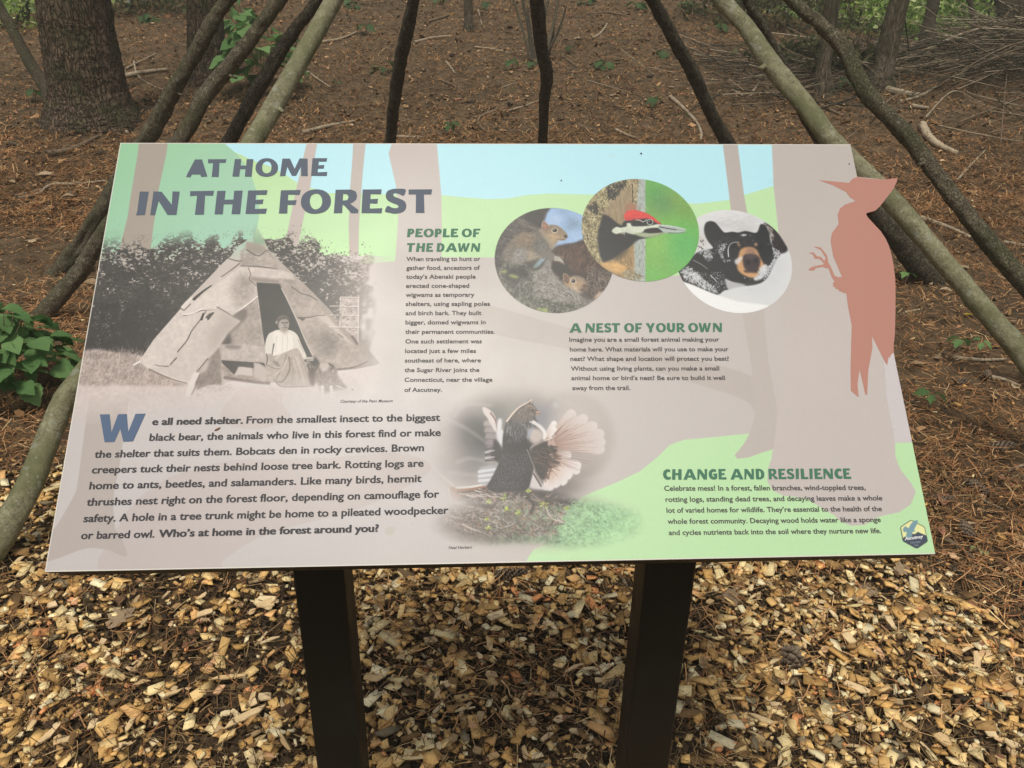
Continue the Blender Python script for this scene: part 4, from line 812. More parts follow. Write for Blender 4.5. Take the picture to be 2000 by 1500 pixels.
def scatter_chips(n, seed, box, prob, smin=.6, smax=2.0, pal=CHIP_PAL, w=CHIP_W, zmax=.02, bright=1.0):
    rg = np.random.default_rng(seed); x = rg.uniform(box[0], box[1], n); y = rg.uniform(box[2], box[3], n)
    k = rg.random(n) < prob(x, y); x, y = x[k], y[k]; n = len(x)
    ln = np.exp(rg.normal(math.log(.0098), .48, n)).clip(.004, .034) * rg.uniform(smin, smax, n) / 1.3; wd = ln * rg.uniform(.28, .95, n); wd = wd.clip(.003, .0115); th = rg.uniform(.0012, .004, n)
    X, Y, Z = rotz_frames(n, rg, .3)
    base = np.array([[-1, -1, -1], [1, -1, -1], [1, 1, -1], [-1, 1, -1], [-1, -1, 1], [1, -1, 1], [1, 1, 1], [-1, 1, 1]], float)
    J = rg.uniform(.84, 1.06, (n, 8, 1)) ; P = base[None] * np.stack([ln, wd, th], 1)[:, None, :] * np.concatenate([J, rg.uniform(.84, 1.08, (n, 8, 1)), np.ones((n, 8, 1))], 2)
    skew = rg.normal(0, .3, n); P[:, :, 0] += P[:, :, 1] * skew[:, None]
    bend = rg.normal(0, 2.5, n); P[:, :, 2] += 0 * P[:, :, 0] + bend[:, None] * P[:, :, 0] * P[:, :, 1] * 4
    W = P[:, :, :1] * X[:, None] + P[:, :, 1:2] * Y[:, None] + P[:, :, 2:] * Z[:, None]
    z = H(x, y) + zmax * rg.random(n) ** .8 + .003
    W += np.stack([x, y, z], 1)[:, None]
    F = np.array([[0, 3, 2, 1], [4, 5, 6, 7], [0, 1, 5, 4], [1, 2, 6, 5], [2, 3, 7, 6], [3, 0, 4, 7]])
    Fa = (F[None] + (np.arange(n) * 8)[:, None, None]).reshape(-1, 4)
    C = pal[rg.choice(len(pal), n, p=w)] * rg.uniform(.72, 1.18, (n, 1)) * bright; C = np.repeat(C, 8, 0)
    return W.reshape(-1, 3), Fa, C
chip_mat = attr_material('fresh_wood_chip', .8, .2, .22, 160)
def chip_dens(x, y):
    thin = .36 + .5 * _sm(-.35, .45, gnoise(2, x, y, .011) + .35 * gnoise(3, x, y, .012))
    for cx_, cy_, r_, k_ in ((.02, 1.5, .22, .6), (.62, 1.62, .14, .7), (.45, 1.22, .2, .5), (-.95, 1.9, .25, .35), (.15, 1.35, .3, .4), (1.0, 1.3, .16, .5), (-.6, 1.45, .12, .4), (-1.2, 1.5, .15, .4)): thin = thin * (1 - k_ * np.exp(-(((x - cx_) ** 2 + (y - cy_) ** 2) / r_ ** 2)))
    return chip_prob(x, y) * thin
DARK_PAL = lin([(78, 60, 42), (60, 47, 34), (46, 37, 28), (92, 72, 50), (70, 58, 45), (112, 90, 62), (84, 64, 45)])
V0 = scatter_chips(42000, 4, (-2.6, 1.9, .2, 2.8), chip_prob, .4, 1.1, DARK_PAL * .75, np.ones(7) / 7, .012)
V1 = scatter_chips(54000, 3, (-2.6, 1.9, .2, 2.8), chip_dens, .4, 1.9, zmax=.024)
V2 = scatter_chips(9000, 5, (-4.5, 4.5, 1.5, 6.5), lambda x, y: .22 * (1 - chip_prob(x, y)) * np.exp(-np.maximum(y - 2.2, 0) / 2.5), .5, 1.3, zmax=.02)
def cat3(*A):
    off = 0; Vs, Fs, Cs = [], [], []
    for v_, f_, c_ in A: Vs.append(v_); Fs.append(f_ + off); Cs.append(c_); off += len(v_)
    return np.concatenate(Vs), np.concatenate(Fs), np.concatenate(Cs)
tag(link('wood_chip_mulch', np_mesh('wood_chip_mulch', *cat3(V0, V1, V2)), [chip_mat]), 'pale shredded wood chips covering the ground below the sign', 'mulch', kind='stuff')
def needles(n, seed, box, prob, ln, wd, pal, w, zmax=.03, lift=.35):
    rg = np.random.default_rng(seed); x = rg.uniform(box[0], box[1], n); y = box[2] + (box[3] - box[2]) * rg.random(n) ** 1.5
    k = rg.random(n) < prob(x, y); x, y = x[k], y[k]; n = len(x)
    az = rg.uniform(0, 2 * np.pi, n) ; l = rg.uniform(ln * .5, ln, n); cz = rg.normal(0, .5, n)
    S = 3; t = np.linspace(-.5, .5, S)
    a = az[:, None] + cz[:, None] * t[None]; px_ = x[:, None] + np.cumsum(np.cos(a) * l[:, None] / S, 1); py_ = y[:, None] + np.cumsum(np.sin(a) * l[:, None] / S, 1)
    z = H(x, y)[:, None] + .004 + rg.uniform(0, zmax, n)[:, None] + rg.normal(0, lift, n)[:, None] * l[:, None] * t[None] * .6
    z = np.maximum(z, H(px_, py_) + .002)
    nx_ = -np.sin(a) * wd * rg.uniform(.6, 1.3, n)[:, None]; ny_ = np.cos(a) * wd
    A = np.stack([px_ + nx_, py_ + ny_, z], -1); B = np.stack([px_ - nx_, py_ - ny_, z + .0006], -1)
    V = np.concatenate([A, B], 1).reshape(-1, 3); i = (np.arange(n) * 2 * S)[:, None]
    F = np.concatenate([np.stack([i[:, 0] + s, i[:, 0] + s + 1, i[:, 0] + S + s + 1, i[:, 0] + S + s], 1) for s in range(S - 1)], 0)
    C = np.repeat(pal[rg.choice(len(pal), n, p=w)] * rg.uniform(.75, 1.15, (n, 1)) * (1 + .3 * gnoise(2, x, y, .013) + .2 * gnoise(3, x, y, .012))[:, None], 2 * S, 0)
    return V, F, C
NP_ = lin([(170, 122, 80), (146, 102, 66), (182, 138, 94), (128, 90, 60), (196, 156, 110), (94, 70, 48), (208, 178, 132)]); NW = np.array([7, 7, 6, 5, 2.5, 3, .6]); NW /= NW.sum()
litter_mat = attr_material('dry_litter', .9, .15, .25, 90)
far_ok = lambda x, y: (1 - .8 * chip_prob(x, y)) * (.35 + .65 * _sm(-.5, .4, gnoise(2, x, y, .02)))
V1 = needles(230000, 21, (-5.5, 5.5, 1.3, 7.5), far_ok, .10, .0012, NP_, NW, .03)
V1b = needles(110000, 23, (-10, 10, 5.5, 15), lambda x, y: 1 + 0 * x, .14, .0026, NP_, NW, .03)
V2 = needles(34000, 22, (-1.9, 1.7, .9, 2.7), lambda x, y: .9 + 0 * x, .09, .0007, lin([(120, 96, 66), (86, 68, 48), (160, 132, 92), (62, 50, 38), (200, 170, 124)]), np.array([.3, .3, .15, .2, .05]), .03)
def cat3(*A):
    off = 0; Vs, Fs, Cs = [], [], []
    for v_, f_, c_ in A: Vs.append(v_); Fs.append(f_ + off); Cs.append(c_); off += len(v_)
    return np.concatenate(Vs), np.concatenate(Fs), np.concatenate(Cs)
tag(link('pine_needle_litter', np_mesh('pine_needle_litter', *cat3(V1, V1b, V2)), [litter_mat]), 'rust brown pine needles matted over the forest floor', 'pine needles', kind='stuff')
def flakes(n, seed, box, prob, size, pal, w, yexp=1.3, tilt=.35):
    rg = np.random.default_rng(seed); x = rg.uniform(box[0], box[1], n); y = box[2] + (box[3] - box[2]) * rg.random(n) ** yexp
    k = rg.random(n) < prob(x, y); x, y = x[k], y[k]; n = len(x)
    s = size * np.exp(rg.normal(0, .45, n)) * (1 + .05 * np.maximum(y - 4, 0)); X, Y, Z = rotz_frames(n, rg, tilt)
    ang = np.array([0, 60, 120, 180, 240, 300]) * np.pi / 180; r = rg.uniform(.45, 1.1, (n, 6)); asp = rg.uniform(.25, .8, n)
    P = np.stack([np.cos(ang) * r, np.sin(ang) * r * asp[:, None], rg.normal(0, .16, (n, 6))], -1) * s[:, None, None]
    W = P[..., :1] * X[:, None] + P[..., 1:2] * Y[:, None] + P[..., 2:] * Z[:, None] + np.stack([x, y, H(x, y) + .006 + rg.uniform(0, .02, n)], 1)[:, None]
    F = np.array([[0, 1, 2, 3], [3, 4, 5, 0]]); Fa = (F[None] + (np.arange(n) * 6)[:, None, None]).reshape(-1, 4)
    C = np.repeat(pal[rg.choice(len(pal), n, p=w)] * rg.uniform(.7, 1.2, (n, 1)), 6, 0)
    return W.reshape(-1, 3), Fa, C
FP_ = lin([(162, 130, 90), (134, 104, 70), (172, 134, 98), (106, 80, 58), (74, 58, 44), (190, 154, 116), (206, 176, 138), (150, 108, 84)]); FW = np.array([7, 8, 4, 6, 5, 1.5, .6, 3]); FW /= FW.sum()
A1 = flakes(34000, 31, (-5.5, 5.5, 1.6, 9), far_ok, .012, FP_, FW)
A2 = flakes(46000, 32, (-14, 14, 5, 20), lambda x, y: 1 + 0 * x, .015, FP_, FW, 1.0)
A3 = flakes(5000, 33, (-1.9, 1.7, 1.0, 2.5), lambda x, y: 1 + 0 * x, .010, FP_, FW, 1.0, .3)
tag(link('dead_leaf_litter', np_mesh('dead_leaf_litter', *cat3(A1, A2, A3)), [litter_mat]), 'broken brown dead leaves and bark flakes on the slope', 'leaf litter', kind='stuff')
# ---------------------------------------------------------------- tubes: poles, trunks, sticks
def tube(P, Rd, seg=12, rings=40, bump=.06, ridge=0.0, seed=0, cap=True, nfreq=3.0, flare=None, close=False):
    """mesh arrays of a bent, lumpy tube through 3-D points P with radii Rd"""
    rg = np.random.default_rng(seed); P = np.asarray(P, float); Rd = np.asarray(Rd, float)
    Q = np.concatenate([P, Rd[:, None]], 1)
    per = max(2, rings // (len(P) - 1)); S = spl(Q, per, False) if len(P) > 2 else np.array([Q[0] + (Q[1] - Q[0]) * k / per for k in range(per + 1)])
    C, r = S[:, :3], np.maximum(S[:, 3], 1e-4); n = len(C)
    Tn = np.gradient(C, axis=0); Tn /= np.linalg.norm(Tn, axis=1)[:, None] + 1e-9
    u = np.cross(Tn[0], (0, 0, 1.0) if abs(Tn[0][2]) < .9 else (1.0, 0, 0)); u /= np.linalg.norm(u)
    U = np.zeros((n, 3))
    for i in range(n):
        u = u - Tn[i] * (u @ Tn[i]); u /= np.linalg.norm(u); U[i] = u
    Vv = np.cross(Tn, U); a = np.linspace(0, 2 * np.pi, seg, endpoint=False)
    g = rg.normal(0, 1, (n, seg)); 
    for _ in range(2): g = (g + np.roll(g, 1, 1) + np.roll(g, -1, 1) + np.roll(g, 1, 0) + np.roll(g, -1, 0)) / 3.2
    low = rg.normal(0, 1, (max(3, n // 8), seg)); low = np.array([np.interp(np.linspace(0, len(low) - 1, n), np.arange(len(low)), low[:, j]) for j in range(seg)]).T
    low = (low + np.roll(low, 1, 1) + np.roll(low, -1, 1)) / 2
    rr = r[:, None] * (1 + bump * (.6 * g + .7 * low))
    if ridge:
        b0 = rg.normal(0, 1, seg); b1 = rg.normal(0, 1, seg); b0 = (b0 + .5 * np.roll(b0, 1) + .5 * np.roll(b0, -1)) / 1.3; w_ = (.5 + .5 * np.sin(np.arange(n) / n * 9 + 1))[:, None]
        chop = rg.normal(0, 1, (n, seg)); chop = (chop + np.roll(chop, 1, 0) + np.roll(chop, 2, 0)) / 1.7
        rr = rr * (1 + ridge * (b0[None] * w_ + b1[None] * (1 - w_)) + ridge * .55 * chop)
    if flare is not None: rr = rr * flare(np.linspace(0, 1, n)[:, None], a[None, :])
    W = C[:, None] + (np.cos(a)[None, :, None] * U[:, None] + np.sin(a)[None, :, None] * Vv[:, None]) * rr[..., None]
    V = W.reshape(-1, 3); i = np.arange(n * seg).reshape(n, seg)
    F = np.stack([i[:-1], np.roll(i[:-1], -1, 1), np.roll(i[1:], -1, 1), i[1:]], -1).reshape(-1, 4)
    if cap:
        V = np.concatenate([V, C[:1], C[-1:]]); k = n * seg
        f0 = np.stack([i[0], np.full(seg, k), np.full(seg, k), np.roll(i[0], -1)], 1); f1 = np.stack([i[-1], np.roll(i[-1], -1), np.full(seg, k + 1), np.full(seg, k + 1)], 1)
        tri = np.concatenate([f0[:, [0, 1, 3]][:, ::-1], f1[:, [0, 1, 2]]])
        return V, F, tri
    return V, F, None
def tube_mesh(name, *a, **k):
    V, F, T3 = tube(*a, **k); me = bpy.data.meshes.new(name)
    faces = [tuple(f) for f in F.tolist()] + ([tuple(f) for f in T3.tolist()] if T3 is not None else [])
    me.from_pydata(V.tolist(), [], faces); me.polygons.foreach_set('use_smooth', [True] * len(me.polygons)); me.update(); return me
def tube_obj(name, P, Rd, mat, parent=None, **k):
    """object whose origin sits at the first point"""
    P = np.asarray(P, float); o0 = P[0].copy()
    return link(name, tube_mesh(name, P - o0, Rd, **k), [mat], parent, None if parent else o0)
TWO = {}
B_pale = bark_material('smooth_grey_bark', (.075, .07, .042), (.165, .155, .095), (.29, .275, .17), (.14, .145, .07), (1, 1, 1), 34, .4, .006)
B_mid = bark_material('brown_grey_bark', (.045, .035, .023), (.12, .098, .064), (.24, .205, .145), (.12, .12, .062), (1, 1, 1), 40, .15, .01, .15)
B_rough = bark_material('scaly_bark', (.04, .032, .021), (.115, .096, .062), (.27, .235, .16), (.12, .12, .065), (1, 1, 1), 44, .15, .012, .22)
B_dark = bark_material('dark_bark', (.022, .018, .013), (.062, .052, .037), (.14, .12, .085), None, (1, 1, .8), 30, .0, .01, .3)
B_pine = bark_material('pine_bark', (.022, .014, .009), (.085, .057, .038), (.19, .135, .092), (.07, .068, .035), (1, 1, .28), 20, .05, .03, .55)
B_tree = bark_material('ridged_bark', (.035, .026, .018), (.105, .082, .057), (.18, .145, .105), (.085, .08, .045), (1, 1, .14), 24, .05, .015, .4)
B_stick = bark_material('weathered_stick', (.12, .09, .058), (.25, .2, .135), (.4, .33, .235), None, (1, 1, .5), 25, .0, .002)
B_twig = bark_material('brown_twig', (.05, .035, .023), (.13, .092, .06), (.22, .165, .11), None, (1, 1, .5), 25, .0, .002)

def depth_of(q): return (RW.T @ (np.asarray(q) - CAM))[2]
APEX_DEPTH = 3.45
def pole(pts, mat, label, seed, bump=.05, ws=1.0, foot=True, seg=22, rings=170, knots=()):
    pts = [np.array(p, float) for p in pts]; q0, z0 = hit(pts[0][0], pts[0][1])
    y0, y1 = pts[0][1], pts[-1][1]; P, Rr = [], []
    for p in pts:
        t = (y0 - p[1]) / (y0 - y1); z = 1 / ((1 - t) / z0 + t / APEX_DEPTH)
        P.append(CAM + ray(p[0], p[1]) * z); Rr.append(p[2] * ws * z / FPX / 2)
    d = nrm(P[0] - P[1]); P.insert(0, P[0] + d * .12); Rr.insert(0, Rr[0])       # foot sunk in the litter
    o = tube_obj('shelter_pole', P, Rr, mat, seg=seg, rings=rings, bump=bump, seed=seed, ridge=bump * .3)
    rk = np.random.default_rng(seed)
    for (kx, ky, sx, sy, kw) in knots:                                   # broken side-branch stubs
        t = (y0 - ky) / (y0 - y1); z = 1 / ((1 - t) / z0 + t / APEX_DEPTH); A = CAM + ray(kx, ky) * z - P[0]; B = CAM + ray(sx, sy) * (z - .03) - P[0]
        link('stub', tube_mesh('stub', [A, (A + B) / 2, B], [kw * z / FPX / 2 * 1.3, kw * z / FPX / 2, kw * z / FPX / 2 * .75], seg=8, rings=8, bump=.12, seed=1), [mat], o)
    return tag(o, label, 'pole', 'bare poles of the cone-shaped shelter frame')
pole([(-60, 1140, 68), (46, 970, 58), (101, 840, 51), (145, 755, 47), (300, 560, 44), (494, 275, 41), (652, 0, 38), (800, -260, 35), (960, -520, 31)], B_pale, 'smooth pale grey pole in front at the left, its foot lowest of all', 1, .055, ws=.88, knots=((540, 210, 553, 218, 9),))
pole([(330, 500, 34), (440, 290, 28), (518, 150, 26), (575, 60, 23), (625, -5, 20), (700, -130, 17), (930, -520, 14)], B_dark, 'thin dark pole just behind the smooth pale pole at the left', 2, .09)
pole([(80, 618, 38), (152, 537, 36), (178, 493, 35), (215, 440, 34), (351, 275, 34), (400, 190, 34), (478, 92, 32), (545, 0, 30), (680, -190, 27), (930, -520, 24)], B_mid, 'brown grey pole with a knot, standing beside the green bush', 3, .09, ws=.88, knots=((478, 92, 461, 82, 9), (395, 200, 376, 190, 8), (440, 145, 462, 152, 7)))
pole([(118, 532, 40), (170, 455, 37), (285, 275, 34), (329, 195, 34), (375, 115, 31), (415, 45, 30), (455, -15, 28), (600, -210, 25), (850, -560, 20)], B_rough, 'rough scaly barked pole, outermost on the left', 4, .13, ws=.86, knots=((415, 45, 428, 34, 8), (392, 85, 384, 66, 7), (340, 178, 356, 186, 6)))
pole([(745, 385, 27), (762, 275, 22), (768, 215, 24), (782, 120, 27), (797, 50, 27), (808, 0, 25), (860, -260, 22), (930, -520, 18)], B_dark, 'crooked dark pole behind the sign, left of the central one', 5, .075, ws=.94, knots=((765, 235, 776, 226, 8), (778, 128, 770, 118, 7)))
pole([(1058, 385, 22), (1060, 275, 19), (1063, 200, 21), (1068, 145, 26), (1057, 90, 28), (1049, 0, 31), (1030, -200, 26), (1000, -520, 18)], B_dark, 'nearly upright blackish pole behind the middle of the sign', 6, .06, ws=.94, knots=((1068, 148, 1080, 138, 8),))
pole([(1475, 380, 29), (1418, 275, 26), (1388, 220, 24), (1357, 150, 25), (1318, 80, 25), (1275, 0, 24), (1180, -200, 22), (1010, -520, 18)], B_dark, 'dark brown slanting pole behind the sign, right of the central one', 7, .08)
pole([(1815, 545, 50), (1745, 458, 40), (1697, 402, 36), (1610, 282, 26), (1562, 205, 22), (1538, 145, 18), (1507, 85, 18), (1470, 20, 18), (1435, -40, 18), (1300, -220, 20), (1040, -520, 16)], B_dark, 'dark pole under the thick smooth pole at the right', 8, .08)
pole([(2230, 800, 58), (2100, 665, 51), (1985, 535, 45), (1916, 455, 43), (1862, 385, 41), (1811, 315, 40), (1753, 245, 41), (1688, 175, 39), (1648, 100, 37), (1600, 45, 34), (1548, 0, 32), (1400, -170, 30), (1100, -520, 24)], B_rough, 'flaky barked brown pole, outermost on the right', 9, .1, ws=.74, knots=((1648, 100, 1668, 104, 9), (1811, 315, 1794, 322, 10)))
pole([(2200, 960, 60), (2090, 815, 54), (1993, 687, 48), (1927, 612, 44), (1850, 520, 43), (1733, 383, 42), (1630, 280, 42), (1560, 190, 41), (1500, 118, 40), (1455, 50, 35), (1410, 0, 35), (1250, -200, 32), (1010, -520, 28)], B_pale, 'thick smooth grey green pole touching the sign at its right edge', 10, .055, ws=.9, knots=((1500, 128, 1484, 134, 12), (1690, 330, 1706, 326, 9)))

# ---------------------------------------------------------------- trees
def tree(name, pts, mat, label, cat='tree', seed=0, flare=1.35, top=3.0, bump=.06, seg=20, group=None, roots=0, ridge=0.0, twigs=0, depth=None, crown=None, rings=70):
    """pts: (px, py, width_px) from the foot upwards; carried on above the frame by `top` metres"""
    q0, z0 = hit(pts[0][0], pts[0][1]); P, Rr = [], []
    if depth: z0 = depth
    y_ = (CAM + ray(pts[0][0], pts[0][1]) * z0)[1]
    for p in pts:
        r_ = ray(p[0], p[1]); P.append(CAM + r_ * (y_ / r_[1])); Rr.append(p[2] * (y_ / r_[1]) / FPX / 2)
    Pv = [np.array(P[0])]
    for k in range(1, len(P)): Pv.append(np.array(P[k]))
    d = nrm(Pv[-1] - Pv[-2]); Pv.append(Pv[-1] + d * top * .5); Pv.append(Pv[-1] + d * top * .5 + np.array((.1, .05, 0))); Rr += [Rr[-1] * .85, Rr[-1] * .6]
    base = Pv[0].copy(); g = H(base[0], base[1]); root = empty(name, (base[0], base[1], g)); tag(root, label, cat, group)
    P2 = [Pv[0] - base + np.array((0, 0, -.12))] + [p - base for p in Pv]; Rr = [Rr[0] * flare * 1.1, Rr[0] * flare] + Rr[1:]
    off = np.array((0, 0, base[2] - g)); P2 = [p + off for p in P2]
    rt = np.random.default_rng(seed); ph = rt.uniform(0, 6.28)
    fl = (lambda s, a: 1 + roots * np.exp(-s * 16) * np.maximum(np.cos(a * 5 + ph), -.2)) if roots else None
    link('trunk', tube_mesh('trunk', P2, Rr, seg=seg, rings=rings, bump=bump, ridge=ridge, seed=seed, flare=fl), [mat], root)
    for k in range(twigs):
        z = rt.uniform(.15, 1.6); a = rt.uniform(0, 6.28); l = rt.uniform(.15, .6); r0 = Rr[1] * .6
        c0 = np.array([np.interp(z, [p[2] for p in P2], [p[0] for p in P2]), np.interp(z, [p[2] for p in P2], [p[1] for p in P2]), z])
        dd = np.array((math.cos(a), math.sin(a), .4)); link('branch', tube_mesh('branch', [c0, c0 + dd * l * .5, c0 + dd * l + np.array((0, 0, -.06))], [.012, .009, .003], seg=6, rings=8, bump=.1, seed=k), [mat], root)
    return root
big = tree('pine_tree', [(184, 238, 168), (176, 190, 148), (165, 130, 138), (152, 60, 134), (144, 0, 132)], B_pine, 'massive old pine trunk with flaky bark and flared foot at upper left', seed=40, roots=.3, seg=110, rings=240, bump=.012, ridge=.014, flare=1.12)
tree('young_tree', [(106, 212, 26), (88, 170, 24), (58, 122, 22), (28, 65, 20), (2, 20, 19)], B_mid, 'thin green grey sapling leaning left beside the massive pine', seed=41, flare=1.1)
tree('young_tree', [(236, 178, 22), (228, 130, 20), (214, 60, 19), (203, 0, 19)], B_mid, 'thin straight stem close against the right side of the massive pine', seed=42)
tree('pine_tree', [(410, 160, 78), (404, 120, 70), (402, 60, 68), (400, 0, 68)], B_pine, 'reddish brown tree trunk behind the two rough left poles', seed=43, seg=70, rings=120, ridge=.014, bump=.02, roots=.1, flare=1.1)
tree('young_tree', [(916, 62, 20), (915, 30, 17), (914, 0, 17)], B_tree, 'slim grey stem on the slope between the two dark middle poles', seed=44, flare=1.15)
tree('forest_tree', [(1608, 186, 34), (1608, 140, 30), (1618, 70, 28), (1626, 0, 28)], B_tree, 'slender ridged trunk seen between the two big right poles', seed=45, twigs=2)
tree('forest_tree', [(1716, 172, 46), (1726, 130, 41), (1738, 75, 39), (1756, 0, 39)], B_tree, 'leaning grey brown trunk at the left end of the brush pile', seed=46, roots=.1, seg=28)
tree('forest_tree', [(1812, 78, 26), (1816, 40, 23), (1824, 0, 23)], B_dark, 'dark trunk rising behind the brush pile', seed=47, depth=11.5)
tree('forest_tree', [(1770, 26, 20), (1776, 10, 17), (1782, -10, 17)], B_dark, 'narrow dark trunk far up the slope right of the leaning trunk', seed=48)
tree('forest_tree', [(1985, 60, 62), (1978, 20, 56), (1972, -30, 54)], B_dark, 'broad dark trunk in the upper right corner', seed=49, depth=13)
tree('young_tree', [(48, 44, 14), (52, 10, 12), (54, -20, 12)], B_dark, 'small dark stem in the greenery of the upper left corner', seed=50, depth=12)
tree('young_tree', [(1905, 60, 12), (1898, 20, 10), (1886, -30, 10)], B_dark, 'thin dark sapling between the dark trunk and the corner trunk', seed=51, depth=12)
# bare many-stemmed shrub behind the central pole
q, z = hit(1046, 122); sh = empty('bare_shrub', q); tag(sh, 'bare many-stemmed shrub behind the nearly upright dark pole', 'shrub')
for k, (a, b, w) in enumerate((((1036, 112), (998, -10), 6), ((1040, 116), (1018, -10), 8), ((1050, 118), (1056, -20), 10), ((1062, 112), (1104, 12), 6), ((1062, 114), (1092, -10), 8), ((1066, 116), (1084, 40), 5), ((1058, 118), (1074, -20), 7), ((1044, 112), (1030, 10), 5))):
    A = CAM + ray(*a) * z; B_ = CAM + ray(*b) * z; B_ = B_ + np.array((0, .15 * (k % 3 - 1), 0)); M_ = (A + B_) / 2 + np.array((R.uniform(-.04, .04), 0, 0))
    link('stem', tube_mesh('stem', [q - q, A - q, M_ - q, B_ - q], [w * z / FPX / 2, w * z / FPX / 2, w * z / FPX / 2.4, w * z / FPX / 3.5], seg=8, rings=24, bump=.08, seed=k), [B_dark if k % 2 else B_mid], sh)

